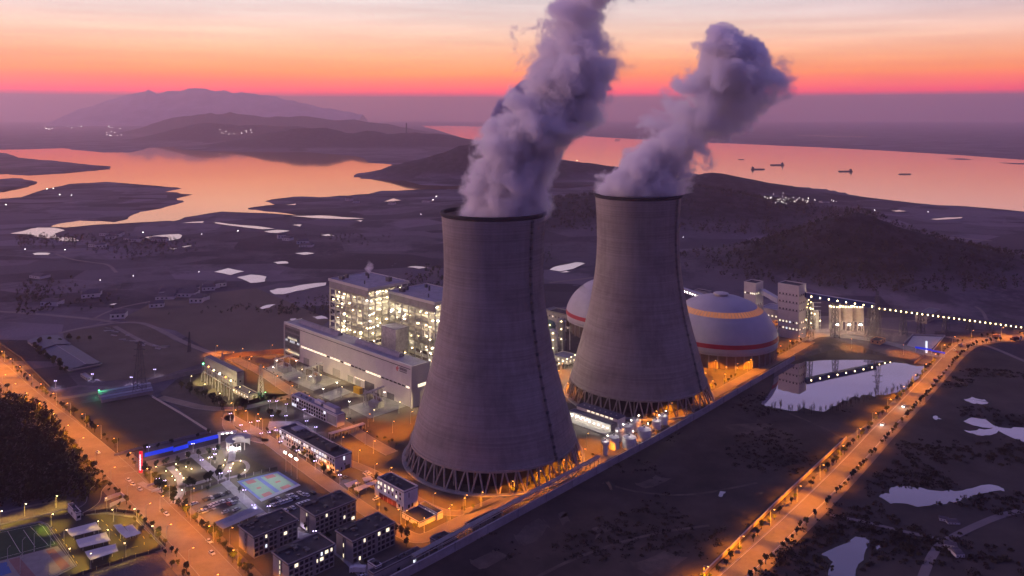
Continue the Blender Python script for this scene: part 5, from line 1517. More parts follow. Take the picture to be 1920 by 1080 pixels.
# --- switchyard building with its gantry, long dark shed, rows of low sheds
guard('tall plain grey switch house on the floodlit lawn', 444, 729, 698, 383, 457, panel_clad, roof_blue, 'switch_house', 'switch house', litp=0, seed=12)
t = guard('low annex with bright lit windows beside the switch house', 466, 751, 741, 436, 483, mat('cream render', (0.5, 0.44, 0.32), 0.8, 0.1), roof_dark, 'annex', 'annex', litp=.9, seed=13)
def gantry():
    t = thing('switch_gantry', 'steel switchgear gantry with coloured lamps on the lawn by the switch house', 'gantry', G(405, 735))
    o = t.location
    for i, (x, y) in enumerate(((385, 716), (395, 722), (405, 729), (416, 736), (427, 743), (437, 750))):
        c = G(x - 4, y) - o; mb = MB()
        for s in (-1.5, 1.5):
            for u in (-1, 1): mb.bar(c + Vector((s, u, 0)), c + Vector((s * .3, u * .3, 15)), .22)
            for k in range(5): mb.bar(c + Vector((s * (1 - .14 * k), -1 + .14 * k, 3 * k)), c + Vector((s * (1 - .14 * (k + 1)), 1 - .14 * (k + 1), 3 * k + 3)), .14)
        mb.build('lattice_post', steel, t)
        MB().box(c.x - .4, c.x + .4, c.y - .4, c.y + .4, 15, 15.7).build('lamp', (lamp_gr, lamp_or, lamp_ye, lamp_wh, lamp_or, lamp_ye)[i], t)
        for k in (6, 9, 12): MB().lathe([(.1, 0), (.5, .3), (.2, .6), (.5, .9), (.2, 1.2), (.1, 1.6)], 8, (c.x + 1.5, c.y, k)).build('insulator', mat('brown insulator', (0.2, 0.09, 0.05), 0.4, 0.1), t)
    for z in (9, 14):
        a, b_ = G(381, 716) - o, G(433, 750) - o
        MB().bar(a + Vector((0, 0, z)), b_ + Vector((0, 0, z)), .5, .5).build('beam', steel, t)
gantry()
def warehouse():
    p, h, La, Lb = fit(130, 697.5, 691, 52, 189)
    t = thing('warehouse', 'large dark warehouse with a ribbed blue-grey roof left of the plant', 'warehouse', p, GA)
    MB().box(0, La, 0, Lb, 0, h - 1.2).build('wall', grey_wall, t)
    mb = MB()
    for (y0, y1) in ((0, Lb * .66), (Lb * .66 + .1, Lb)):
        zz = h - 1.2 if y0 == 0 else h - .2
        mb.add([(-.8, y0 - .6, zz), (-.8, y1, zz), (La / 2, y1, zz + 2.4), (La / 2, y0 - .6, zz + 2.4), (La + .8, y0 - .6, zz), (La + .8, y1, zz)], [(0, 1, 2, 3), (3, 2, 5, 4), (0, 3, 4), (1, 5, 2)])
    mb.build('roof', roof_blue, t)
    MB().bar((La / 2, -.4, h + 1.3), (La / 2, Lb * .66, h + 1.3), .8, .4).build('ridge_cap', roof_lilac, t)
    for i in range(9): win_right(t, La * (i + .5) / 9, 1.2, 2.2, 1.8, glass_dark if i % 3 else panel_clad)
    for i in range(16): win_left(t, Lb * (i + .5) / 16, 1.4, 2.6, 1.6, glass_dark)
    MB().box(-.9, La + .9, -.9, -.62, h - 1.7, h - 1.2).build('eaves', beige_clad, t)
warehouse()
guard('small flat-roofed hut beside the blue-roofed warehouse', 163, 714, 709, 151, 172, grey_wall, roof_lilac, 'shed', 'shed', litp=0, seed=14)
for i in range(4):
    a, b_ = G(184 + 2 * i, 741 + 4.6 * i), G(282 + 1.5 * i, 724 + 4.3 * i); o = a; b_ = b_ - a; d = b_.normalized(); n_ = Vector((-d.y, d.x, 0))
    t = thing('shed_row', 'long low pale shed roof, %s of four from the field behind' % ordw(i), 'shed', o, 0, 'row of low sheds')
    MB().add([tuple(n_ * s + b_ * u + Vector((0, 0, z))) for u in (0, 1) for s, z in ((-2.2, 2.6), (0, 3.4), (2.2, 2.6))], [(0, 1, 4, 3), (1, 2, 5, 4)]).build('roof', roof_lilac if i % 2 else gm_, t)
    MB().bar((0, 0, 1.3), b_ + Vector((0, 0, 1.3)), 3.6, 2.6).build('wall', grey_wall, t)

# --- transformer bays
def bay(label, q, seed, canopy=None):
    pts = px(q); c = sum(pts, Vector()) / 4
    t = thing('transformer_bay', label, 'transformer', c, GA, 'transformer bays')
    rr = random.Random(seed)
    MB().box(-3.2, 3.2, -4.5, 4.5, .3, 5.2).build('tank', equip, t)
    mb = MB()
    for i in range(9): mb.box(-5.2, -3.3, -4.2 + i * 1.0, -3.6 + i * 1.0, .8, 4.8)
    mb.build('radiator', steel, t)
    for y in (-2.5, 0, 2.5): MB().lathe([(.5, 5.2), (.7, 5.6), (.35, 6), (.7, 6.4), (.3, 6.9), (.12, 8.4)], 10, (0, y, 0)).build('bushing', mat('brown insulator', (0.2, 0.09, 0.05), 0.4, 0.1), t)
    MB().tube((1.8, -4.2, 6.3), (1.8, 4.2, 6.3), .9, n=12).build('conservator', equip, t)
    for y in (-7.5, 7.5):
        mb = MB()
        for s in (-1, 1): mb.bar((-6.2 + s * 1.6, y, 0), (-6.2, y, 12.5), .35)
        mb.bar((-7.2, y, 4), (-5.2, y, 4), .2); mb.bar((-6.9, y, 8), (-5.6, y, 8), .2)
        mb.build('gantry_leg', steel, t)
    mb = MB()
    for zz in (11.8, 12.8): mb.bar((-6.2, -7.8, zz), (-6.2, 7.8, zz), .3)
    for i in range(10): mb.bar((-6.2, -7.5 + 1.5 * i, 11.8 if i % 2 else 12.8), (-6.2, -6 + 1.5 * i, 12.8 if i % 2 else 11.8), .18)
    mb.build('gantry_beam', steel, t)
    MB().bar((-6, 9, 9.5), (13, 9, 10.5), 2.2, .7).build('busduct', equip, t)
    for x in (-4, 3, 9):
        MB().bar((x, 9, 0), (x, 9, 9.3), .4).build('busduct_post', steel, t)
bay('transformer bay under the glazed end of the turbine hall', [(495, 691), (543, 716), (578, 705), (530, 678)], 1)
bay('transformer bay in the middle of the lit yard, with a long raised duct', [(544, 714), (588, 733), (640, 714), (592, 699)], 2)
bay('transformer bay nearest the cooling tower, with a long raised duct', [(651, 763), (694, 785), (764, 761), (719, 744)], 3)
t = thing('container', 'bright yellow container against the turbine hall wall', 'container', G(674, 741), GA)
MB().box(0, 3.0, 0, 8.5, .3, 5.2).build('box', yellow_p, t)
mb = MB()
for i in range(12): mb.box(-.12, -.005, .3 + i * .68, .6 + i * .68, .5, 5.0)
mb.build('rib', yellow_p, t)
MB().box(-1.0, 4.0, -1.5, 10, 0.09, .29).build('plinth', concrete, t)

# --- canopies and roofs on posts
def canopy(name, label, quad, z, m, group=None, ridge=0.5, cat='canopy', posts=3):
    w = [G(x, y, z) for x, y in quad]; c = sum(w, Vector()) / 4; c.z = 0
    t = thing(name, label, cat, c, 0, group)
    w = [p - c for p in w]
    a0, a1, a2, a3 = w            # a0-a1 near the top edge, a3-a2 along the bottom edge
    m0, m1 = a0.lerp(a3, ridge), a1.lerp(a2, ridge)
    dz = Vector((0, 0, -.5))
    vs = [a0, a1, m1 + dz, m0 + dz, a2, a3]
    th = Vector((0, 0, -.22))
    MB().add(vs + [v + th for v in vs], [(0, 1, 2, 3), (3, 2, 4, 5), (9, 8, 7, 6), (11, 10, 8, 9), (0, 6, 7, 1), (5, 4, 10, 11), (0, 3, 9, 6), (3, 5, 11, 9), (1, 7, 8, 2), (2, 8, 10, 4)]).build('roof', m, t)
    for i in range(posts):
        q = m0.lerp(m1, (i + .5) / posts); MB().bar((q.x, q.y, 0), (q.x, q.y, z - .72), .3).build('post', steel, t)
    return t
wr = mat('white canopy sheeting', (0.52, 0.49, 0.50), 0.7, 0.1, 0.3)
cg = 'white charging canopies'
canopy('charging_canopy', 'white charging canopy nearest the gate kiosk, topmost of three in a row', [(124, 993), (180, 978.5), (190, 992), (135, 1005.5)], 4.2, wr, cg)
canopy('charging_canopy', 'white charging canopy in the middle of three in a row', [(142, 1012), (199, 997.5), (208, 1013), (150, 1027)], 4.2, wr, cg)
canopy('charging_canopy', 'white charging canopy lowest of three in a row', [(159, 1034), (217, 1019), (222, 1033), (170, 1050)], 4.2, wr, cg)
canopy('charging_canopy', 'long white charging canopy by the right-hand island', [(212, 984), (227, 982), (250, 1004), (236, 1009)], 4.2, wr, cg, .5)
canopy('charging_canopy', 'short white charging canopy at the right of the charging yard', [(234, 987), (248, 982.5), (265, 999), (250, 1005)], 4.2, wr, cg, .5)
canopy('carport', 'big ridged carport roof below the car park', [(402, 979), (478, 948), (496, 958), (418, 992)], 4.5, mat('ribbed carport roof', (0.20, 0.20, 0.27), 0.5, 0.15, 0.3), None, .5, posts=5)
canopy('carport', 'small pale carport beside the orange road below the office', [(645, 907), (668, 899), (676, 905), (654, 914)], 3.4, wr, 'small carports')
canopy('carport', 'small pale carport near the back of the parking court', [(679, 896), (694, 891), (700, 898), (685, 903)], 3.4, wr, 'small carports')
canopy('carport', 'long low pale roof between the parking court and the red-doored building', [(663, 915), (706, 899), (708, 905), (669, 922)], 3.0, wr, 'small carports')
wall('boundary_wall', 'pale L-shaped basin wall beside the avenue opposite the garden', 'wall', [(196, 940), (226, 929), (236, 938), (206, 951)], 2.2, .5, white_wall)
wall('boundary_wall', 'pale basin wall in the garden beside the avenue', 'wall', [(276, 913), (296, 907), (302, 916), (284, 924)], 1.4, .5, white_wall)
# --- gate: red pylon sign, blue light wall, round pavilion
def sign():
    t = thing('pylon_sign', 'tall red lit pylon sign with white characters at the plant entrance', 'sign', G(264, 887), R(-10))
    h = 13.6
    MB().box(-.95, .95, -.5, .5, .3, h).build('panel', sign_red, t)
    MB().box(-1.4, 1.4, -.9, .9, 0, .3).build('base', concrete, t)
    for k in range(9):
        z = h - 2.6 - 1.12 * k; mb = MB(); rr = random.Random(k)
        for j in range(3): mb.box(-.5, .5 - .1 * rr.randrange(3), -.56, -.505, z + .3 * j, z + .3 * j + .13)
        mb.box(-.06 - .2 * (k % 2), .06 - .2 * (k % 2), -.57, -.506, z - .05, z + .78)
        mb.build('sign_character', sign_wh, t)
sign()
for i, (a, b_) in enumerate((((271, 858), (325, 845)), ((325, 848), (353, 840)), ((352, 836), (413, 821)))):
    p, q = G(*a), G(*b_)
    t = thing('light_wall', 'blue lit hoarding along the entrance road, %s' % ('beside the red sign', 'middle step', 'nearest the round pavilion')[i], 'hoarding', p, 0, 'blue lit hoarding')
    q = q - p
    MB().bar(Vector((0, 0, 1.6)), q + Vector((0, 0, 1.6)), .3, 2.6).build('panel', lamp_bl, t)
    n_ = max(3, int(q.length / 5))
    for k in range(n_ + 1): c = q * (k / n_); MB().box(c.x - .25, c.x + .25, c.y + .2, c.y + .5, 0, 3.0).build('post', steel_dark, t)
def pavilion():
    c = G(447, 838); t = thing('gate_pavilion', 'brilliantly lit round white gate pavilion at the end of the entrance road', 'pavilion', c, 0)
    MB().lathe([(7.5, 0), (7.5, 5.2)], 40, a0=R(20), a1=R(215)).build('curved_wall', white_wall, t)
    MB().lathe([(4.0, 5.2), (8.4, 5.4), (8.4, 6.0), (4.0, 6.0), (4.0, 5.2)], 48, a0=R(10), a1=R(260)).build('ring_roof', roof_lilac, t)
    for i in range(7):
        a = R(200 + 20 * i); MB().tube((7.6 * math.cos(a), 7.6 * math.sin(a), 0), (7.6 * math.cos(a), 7.6 * math.sin(a), 5.2), .3, n=8).build('column', white_wall, t)
    for i in range(5):
        a = R(215 + 22 * i); MB().box(4.5 * math.cos(a) - .5, 4.5 * math.cos(a) + .5, 4.5 * math.sin(a) - .5, 4.5 * math.sin(a) + .5, .3, 1.2).build('uplight', lamp_wh, t)
    l_ = bpy.data.objects.new('pavilion_light', PAV); col.objects.link(l_); l_.parent = t; l_.location = (-1, -6, 3.2)
    l_ = bpy.data.objects.new('pavilion_light', PAV); col.objects.link(l_); l_.parent = t; l_.location = (-4, -12, 6)
    g = thing('entrance_gate', 'white portal frame over the entrance road beside the round pavilion', 'gate', G(426, 829), R(20))
    for s in (-5, 5): MB().box(s - .7, s + .7, -1, 1, 0, 6.2).build('pier', white_wall, g)
    MB().box(-6.2, 6.2, -1.4, 1.4, 6.2, 7.2).build('lintel', white_wall, g)
    for s in (-3, 0, 3): MB().box(s - .4, s + .4, -1.5, -1.41, 6.3, 6.9).build('lamp', lamp_wh, g)
PAV = bpy.data.lights.new('pavilion_light', 'POINT'); PAV.energy = 12000; PAV.color = (0.96, 0.88, 1.0); PAV.shadow_soft_size = .5
pavilion()
# far gate by the pond
def far_gate():
    p, q = G(1716, 659), G(1772, 668)
    t = thing('light_wall', 'blue lit canopy edge at the coal yard gate behind the pond', 'gate', p, 0)
    q = q - p
    MB().bar(Vector((0, 0, 4)), q * .55 + Vector((0, 0, 4)), 1.0, 1.6).build('panel', lamp_bl, t)
    MB().bar(q * .55 + Vector((0, 0, 3.4)), q + Vector((0, 0, 3.0)), 1.0, 1.4).build('panel', lamp_bl, t)
    for f in (0.02, .3, .55, .8, .98): MB().bar(q * f, q * f + Vector((0, 0, 3.2)), .5).build('post', steel, t)
    MB().tube(q * .42 + Vector((0, 2, 0)), q * .42 + Vector((0, 2, 11)), .7, n=8).build('white_post', win_cool, t)
far_gate()
sheet('coal_settling_basin', [(1700, 648), (1712, 630), (1768, 632), (1750, 652), (1738, 660)], 0.3, mat('pale basin floor', (0.42, 0.40, 0.44), 0.7, 0.1, 0.1))
wall('boundary_wall', 'low pale kerb wall around the white basin behind the pond', 'wall', [(1696, 643), (1712, 628), (1772, 630), (1750, 657)], 1.2, .5, trim)
wall('boundary_wall', 'short orange-pink wall at the pond corner by the road', 'wall', [(1714, 682), (1722, 676), (1734, 668)], 2.0, .4, MATS['pinkish render'])
# lattice masts
def mast(label, x, yb, ytop, w0=3.2, arms=0, m=steel_dark, group='lattice pylons'):
    c = G(x, yb); h = CAM_H - (ytop - HORIZON) * c.y / FPX
    t = thing('pylon', label, 'pylon', c, 0, group)
    mb = MB(); k = max(5, int(h / 5)); w1 = w0 * .22
    def q(sx, sy, f): w = w0 + (w1 - w0) * f; return Vector((sx * w, sy * w, h * f))
    for sx in (-1, 1):
        for sy in (-1, 1): mb.bar(q(sx, sy, 0), q(sx, sy, 1), .28)
    for i in range(k):
        f0, f1 = i / k, (i + 1) / k
        for s in (-1, 1):
            mb.bar(q(-1, s, f0), q(1, s, f1), .17); mb.bar(q(1, s, f0), q(-1, s, f1), .17); mb.bar(q(s, -1, f0), q(s, 1, f1), .17)
    mb.build('lattice', m, t)
    for i in range(arms):
        z = h * (.72 + .12 * i); MB().bar((-5.5 + i, 0, z), (5.5 - i, 0, z), .35).bar((-5.5 + i, 0, z), (0, 0, z + 2), .2).bar((5.5 - i, 0, z), (0, 0, z + 2), .2).build('crossarm', m, t)
mast('tall lattice pylon among the low sheds on the left', 262, 738, 640, 4, 3)
mast('tall lattice pylon right of the silos behind the pond', 1645, 638, 545, 3.6, 2)
mast('second lattice pylon standing close left of the silo-side pylon', 1630, 636, 578, 3.4, 1)
mast('orange-lit lattice post at the left corner of the transformer yard', 417, 690, 662, 2, 0, steel)
mast('green-lit lattice post pair in the yard beside the switch house', 489, 742, 683, 2.0, 0, steel)
mast('thin far mast on the slope behind the transfer towers', 1428, 560, 508, 1.5)
mast('thin mast standing in the dark fields left of the plant', 355, 660, 622, 1.2)
def chimney():
    c = P(762, 243, 9000); t = tag(MB().lathe([(9, -300), (6.5, c.z + 90), (.01, c.z + 90)], 12, (c.x, c.y, 0)).build('chimney', steel_dark), 'very distant slim chimney on the far ridge', 'chimney')
c_ = P(762, 243, 6500)
tag(MB().lathe([(6, -1), (5, c_.z + 55), (.01, c_.z + 55)], 12).build('chimney', steel_dark, loc=(c_.x, c_.y, 0)), 'very distant slim chimney on the far ridge above the lake', 'chimney')

# --- pipework, ducts and small sheds glimpsed between the two cooling towers
def vessel(label, x, yb, r, h, m):
    c = G(x, yb); t = thing('process_vessel', label, 'vessel', c, 0, 'process vessels')
    MB().lathe([(r, 0), (r, h), (r * .8, h + r * .4), (.3 * r, h + r * .7), (.01, h + r * .72)], 24).build('shell', m, t, smooth=False)
    mb = MB()
    for z in (h * .35, h * .7, h):
        for i in range(16):
            a, a2 = 2 * math.pi * i / 16, 2 * math.pi * (i + 1) / 16
            mb.bar((1.12 * r * math.cos(a), 1.12 * r * math.sin(a), z), (1.12 * r * math.cos(a2), 1.12 * r * math.sin(a2), z), .5, .18)
    mb.build('platform', steel, t)
    for i, z in enumerate((h * .4, h * .75, h + .6)):
        MB().box(-.4, .4, -r - .9, -r - .4, z, z + .6).build('work_lamp', lamp_ye, t)
    MB().tube((r, -.5, h * .8), (r + 4, -2, h * .8), .6, n=10).tube((r + 4, -2, h * .8), (r + 4, -2, 0), .6, n=10).build('pipe', equip, t)
vessel('grey absorber vessel seen between the towers, close to the nearer one', 1036, 668, 5.0, 22, equip)
vessel('taller pale vessel seen between the towers beside the far dome', 1052, 655, 4.2, 27, panel_clad)
vessel('short green-grey tank behind the vessels between the towers', 1030, 640, 6, 17, mat('green grey tank paint', (0.14, 0.22, 0.16), 0.6, 0.15))
guard('low lit pump shed between the two cooling towers', 1066, 684, 673, 1036, 1086, beige_clad, roof_lilac, 'shed', 'shed', litp=1.0, seed=31)
guard('dim grey duct house between the towers behind the vessels', 1062, 622, 590, 1028, 1078, panel_clad, roof_dark, 'building', 'building', rows=2, litp=.25, seed=32)
guard('low roof cluster behind the nearer tower, left of the far dome', 1050, 598, 586, 1022, 1066, panel_clad, roof_blue, 'building', 'building', litp=.4, seed=33)
def rack2():
    a, b_ = G(1040, 700), G(1100, 668); t = thing('pipe_rack', 'lit pipe bridge running between the towers toward the far dome', 'pipe rack', a)
    b_ = b_ - a; d = b_.normalized(); n_ = Vector((-d.y, d.x, 0))
    for u in (-1, 0, 1): MB().tube(n_ * u + Vector((0, 0, 6)), b_ + n_ * u + Vector((0, 0, 6)), .35, n=8).build('pipe', steel, t)
    for i in range(9):
        c = b_ * (i / 8); mb = MB()
        for s in (-1.4, 1.4): mb.bar(c + n_ * s, c + n_ * s + Vector((0, 0, 6)), .3)
        mb.bar(c - n_ * 1.4 + Vector((0, 0, 5.5)), c + n_ * 1.4 + Vector((0, 0, 5.5)), .25); mb.build('frame', steel, t)
        MB().box(c.x - .3, c.x + .3, c.y - .3, c.y + .3, 6.6, 7.0).build('work_lamp', lamp_ye, t)
rack2()
for x, y in ((1050, 690), (1076, 676), (1040, 650)):
    l_ = bpy.data.objects.new('yard_glow', SILO2); col.objects.link(l_); l_.location = G(x, y, 9)
# --- stacks of stored steel on the muddy plot left of the plant
rr = random.Random(44); line = smooth_line(px([(203, 616), (225, 626), (250, 640), (290, 652), (318, 650)]))
for i, p in enumerate(resample(line, 6.5)):
    q = p + Vector((rr.uniform(-5, 5), rr.uniform(-6, 6), 0)); mb = MB(); L = rr.uniform(3, 8)
    for k in range(3): mb.box(-L / 2, L / 2, -.9 + .62 * k, -.4 + .62 * k, .05, .5 + .3 * (k % 2))
    o = mb.build('steel_stack', trim if i % 3 else panel_clad); o.location = q; o.rotation_euler = (0, 0, rr.uniform(-.5, .3))
    tag(o, 'pale stack of stored steel on the muddy plot, %s from the upper left' % ordw(i), 'steel stack', 'stored steel stacks')
# ------------------------------------------------------------------ lamps
def light(name, e, c, size=.25, cut=0):
    d = bpy.data.lights.new(name, 'SPOT' if cut else 'POINT'); d.energy, d.color, d.shadow_soft_size = e, c, size
    if cut: d.spot_size, d.spot_blend = R(cut), 0.9      # full cut-off lantern, throws its light down
    return d
L_OR = light('sodium_light', 120000, (1.0, 0.29, 0.0), cut=148)
L_OR2 = light('plant_sodium_light', 150000, (1.0, 0.28, 0.0), cut=136)
L_WH = light('flood_light', 60000, (1.0, 0.82, 0.50), cut=128)
L_YE = light('yard_light', 130000, (1.0, 0.76, 0.36), cut=105)
L_LI = light('lilac_light', 7000, (0.76, 0.66, 1.0), cut=122)
L_GD = light('garden_light', 1300, (1.0, 0.72, 0.45))
L_CT = light('court_light', 150000, (0.90, 0.90, 1.0), cut=75)
L_CH = light('charging_light', 34000, (1.0, 0.58, 0.05), cut=125)
PROTO = {}
def lamp(kind, c, aim, label, group):
    """kind: road / yard / path / garden; aim = direction the arm points"""
    spec = {'road': (9.5, 2.2, lamp_or, L_OR), 'plant': (8.5, 1.6, lamp_or, L_OR2), 'yard': (9.0, .8, lamp_wh, L_WH), 'yardy': (8.0, .8, lamp_ye, L_YE), 'path': (5.5, .9, lamp_li, L_LI),
            'garden': (1.0, 0, lamp_ye, L_GD), 'court': (12, .6, lamp_wh, L_CT), 'charge': (7.0, 1.2, lamp_ye, L_CH), 'off': (9.0, 1.8, steel, None), 'green': (5, .3, lamp_gr, light('green_light', 2500, (.1, 1, .3)) if kind == 'green' else None)}[kind]
    h, arm, lm, ld = spec
    rz = math.atan2(aim.y, aim.x)
    if kind in PROTO:
        t = copy_tree(PROTO[kind]); t.location = c; t.rotation_euler = (0, 0, rz); tag(t, label, 'street lamp', group)
        return t
    nm = {'garden': 'garden_lamp', 'court': 'floodlight_mast', 'yard': 'yard_lamp', 'yardy': 'yard_lamp', 'path': 'path_lamp'}.get(kind, 'street_lamp')
    t = thing(nm, label, 'street lamp', c, rz, group)
    if kind == 'garden':
        MB().tube((0, 0, 0), (0, 0, .85), .14, .12, 8).build('post', steel_dark, t)
        MB().lathe([(.02, .85), (.26, .86), (.26, 1.1), (.02, 1.25)], 10).build('lamp_head', lm, t)
    else:
        MB().tube((0, 0, 0), (0, 0, h), .16, .09, 8).tube((0, 0, 0), (0, 0, .5), .3, .24, 8).build('pole', steel, t)
        if arm: MB().tube((0, 0, h - .1), (arm, 0, h + .25), .08, .06, 6).build('arm', steel, t)
        s = .40 if kind in ('yard', 'court') else .22
        if kind == 'court':
            for k in (-1.0, 0, 1.0): MB().box(arm - .2, arm + .2, k - .38, k + .38, h + .1, h + .8).build('lamp_head', lm, t)
            MB().box(arm - .5, arm - .22, -1.6, 1.6, h, h + .9).build('lamp_frame', steel, t)
        elif kind == 'path':
            for k in (-1, 1): MB().box(k * .7 - .22, k * .7 + .22, -.2, .2, h + .1, h + .34).build('lamp_head', lm, t)
            MB().bar((-.8, 0, h + .02), (.8, 0, h + .02), .1).build('crossbar', steel, t)
        else:
            MB().box(arm - s * 1.4, arm + s * 1.4, -s, s, h + .12, h + .38).build('lamp_head', lm, t)
            MB().box(arm - s * 1.6, arm + s * 1.6, -s * 1.15, s * 1.15, h + .39, h + .5).build('lamp_cover', steel_dark, t)
    if ld:
        l_ = bpy.data.objects.new(ld.name, ld); col.objects.link(l_); l_.parent = t; l_.location = (arm, 0, h - .25 if kind != 'garden' else 1.5)
    if ld and kind in ('court', 'yardy'): l_.rotation_euler = (0, -R(58 if kind == 'court' else 62), 0)
    PROTO[kind] = t
    return t
def lamp_row(kind, line, step, off, label, group, start=0.0, skip=()):
    q = resample(line, step)[0:]
    sd = offset_line(q, off)
    for i, p in enumerate(sd):
        if i in skip or not (-750 < p.x < 900): continue
        c = Vector((p.x, p.y, 0)); aim = (q[i] - c); aim.z = 0
        lamp(kind, c, aim, label.replace('#', ordw(i)), group)
lamp_row('road', Lp, 31, 9.2, 'orange street lamp on the plant side of the avenue, # from far end', 'avenue street lamps')
lamp_row('road', resample(Lp, 15.5)[1:], 31, -9.2, 'orange street lamp on the wooded side of the avenue, # from far end', 'avenue street lamps')
lamp_row('road', Rp, 37, 7.0, 'orange street lamp on the pond side of the river road, # from near end', 'river road street lamps')
PL = [smooth_line(px(p[1])) for p in PROADS[:4]]
lamp_row('plant', PL[0], 22, 5.4, 'orange plant lamp along the office and wall road, # from the entrance', 'plant road lamps')
lamp_row('plant', PL[1], 30, -5.6, 'orange plant lamp along the transformer road, # from the far end', 'plant road lamps')
lamp_row('plant', PL[3], 38, -4, 'orange plant lamp around the nearer tower base, # from the office', 'plant road lamps')
lamp_row('plant', smooth_line(px([(1505, 640), (1560, 646), (1700, 663)])), 45, -5, 'orange lamp along the dark bank behind the pond, # counting from the tower', 'bank lamps')
for i, (x, y) in enumerate(((1470, 607), (1440, 640), (1500, 632), (1520, 628))):
    lamp('plant', G(x, y), Vector((0, -1, 0)), 'orange lamp by the taller transfer tower foot, %s from the dome side' % ordw(i), 'transfer tower lamps')
EXTRA = [(452, 672), (470, 686), (508, 665), (540, 672), (690, 800), (736, 812), (770, 795), (700, 850), (838, 985), (872, 955), (1045, 715), (1052, 700), (1062, 740), (1320, 718), (1360, 708), (1405, 692), (1440, 674), (1300, 700), (1340, 695), (1380, 700), (1100, 838), (1036, 886), (640, 845), (672, 868), (480, 800), (440, 790), (730, 905), (760, 985), (812, 955)]  # lamps added to strengthen the orange light over the plant
for i, (x, y) in enumerate(EXTRA):
    lamp('plant', G(x, y), Vector((.7, -.7 if i % 2 else .7, 0)), 'extra orange lamp added on plant ground between road and buildings, %s in yard' % ordw(i), 'yard sodium lamps')
YARD = [(607, 745), (633, 733), (656, 770), (520, 690), (556, 690), (513, 703), (583, 721), (690, 752), (722, 752)]
YLAB = ['at the corner of the fenced middle pad', 'on the far side of the middle pad', 'at the near left corner of the last bay', 'at the far left pad', 'under the glazed end', 'on the kerb of the first pad', 'beside the middle bay duct', 'in front of the yellow container', 'under the duct of the last bay']
for (x, y), s in zip(YARD, YLAB): lamp('yard', G(x, y + 6), Vector((-.7, .7, 0)), 'white yard lamp ' + s, 'transformer yard lamps')
for i, (x, y) in enumerate(((560, 727), (600, 722), (640, 745), (748, 775), (700, 790), (565, 711))):
    lamp('yardy', G(x, y), Vector((.7, .7, 0)), 'yellow yard lamp below the turbine hall wall, %s from its glazed end' % ordw(i), 'turbine hall wash lamps')
for i, (x, y) in enumerate(((357, 724), (382, 740), (410, 758), (448, 745), (466, 755), (497, 748))):
    lamp('yardy' if i != 5 else 'green', G(x, y), Vector((.7, .7, 0)), ('yellow lamp on the switch house lawn, %s from the left' % ordw(i)) if i != 5 else 'green-tinted lamp between the lattice posts by the switch house', 'switch house lamps')
lamp('green', G(185, 744), Vector((1, 0, 0)), 'green signal lamp at the end of the shed rows', 'signal lamps')
for i, (x, y) in enumerate(((452, 808), (470, 803), (484, 800), (459, 820), (490, 824), (504, 822), (518, 818), (510, 790), (536, 790), (575, 800), (570, 778), (537, 768), (519, 762), (505, 762), (592, 812), (432, 786))):
    lamp('path', G(x, y + 4), Vector((1, .3, 0)), 'lilac lamp in the office forecourt, %s clockwise from the round pavilion' % ordw(i), 'forecourt lamps')
for i, (x, y) in enumerate(((378, 873), (395, 868), (430, 895), (414, 899), (403, 862), (458, 931), (475, 960), (522, 971), (504, 962), (296, 909), (308, 913), (402, 852), (362, 842), (278, 848), (590, 1010), (556, 990))):
    lamp('path', G(x, y + 6), Vector((1, .3, 0)), 'lilac twin lamp on garden and dormitory paths, %s along them' % ordw(i), 'garden path lamps')
for i, (x, y) in enumerate(((526, 838), (558, 855), (591, 875), (637, 902))):
    lamp('path', G(x, y + 6), Vector((1, .3, 0)), 'lilac lamp beside the orange office road, %s from the far end' % ordw(i), 'office road lamps')
for i, (x, y) in enumerate(((536, 885), (546, 891), (557, 898))):
    lamp('court', G(x, y), Vector((-.7, -.7, 0)), 'white floodlight mast by the basketball court, %s from the far end' % ('first', 'middle', 'nearest')[i], 'court floodlights')
for i, (x, y) in enumerate(((293, 878), (311, 886), (330, 873), (331, 884), (338, 891), (344, 899), (328, 903), (323, 896), (359, 882), (325, 918), (325, 933), (341, 922), (422, 865), (419, 875), (437, 872), (432, 880), (451, 867), (459, 884), (391, 861), (427, 846), (349, 878))):
    lamp('garden', G(x, y), Vector((1, 0, 0)), 'small warm garden lamp on the entrance lawns, %s counting along the paths' % ordw(i), 'garden lamps')
for i, (x, y) in enumerate(((105, 952), (46, 968), (0, 982), (200, 956), (213, 978), (256, 977), (290, 1012), (236, 1046), (170, 1067), (120, 1020), (96, 988), (128, 1058), (185, 1000), (205, 1020))):
    lamp('charge', G(x, y), (G(180, 1010) - G(x, y)), 'yellow lamp round the charging yard, %s clockwise from the kiosk' % ordw(i), 'charging yard lamps')
for i, (x, y) in enumerate(((14, 1062), (42, 1046), (64, 1034), (95, 1026), (38, 1076), (92, 1078))):
    lamp('off', G(x, y), Vector((0, 1, 0)), 'unlit pole around the football pitch, %s from the left' % ordw(i), 'pitch poles')
for i, (x, y) in enumerate(((173, 714), (246, 720), (290, 705), (104, 727))):
    lamp('path', G(x, y), Vector((1, 0, 0)), 'lone white lamp near the dark sheds, %s from the warehouse hut' % ordw(i), 'shed lamps')
for i, (x, y) in enumerate(((358, 945), (372, 985), (430, 1022), (300, 960))):
    lamp('plant', G(x, y), Vector((.7, .4, 0)), 'orange lamp by the car park and carport, %s counting from the garden' % ordw(i), 'car park lamps')

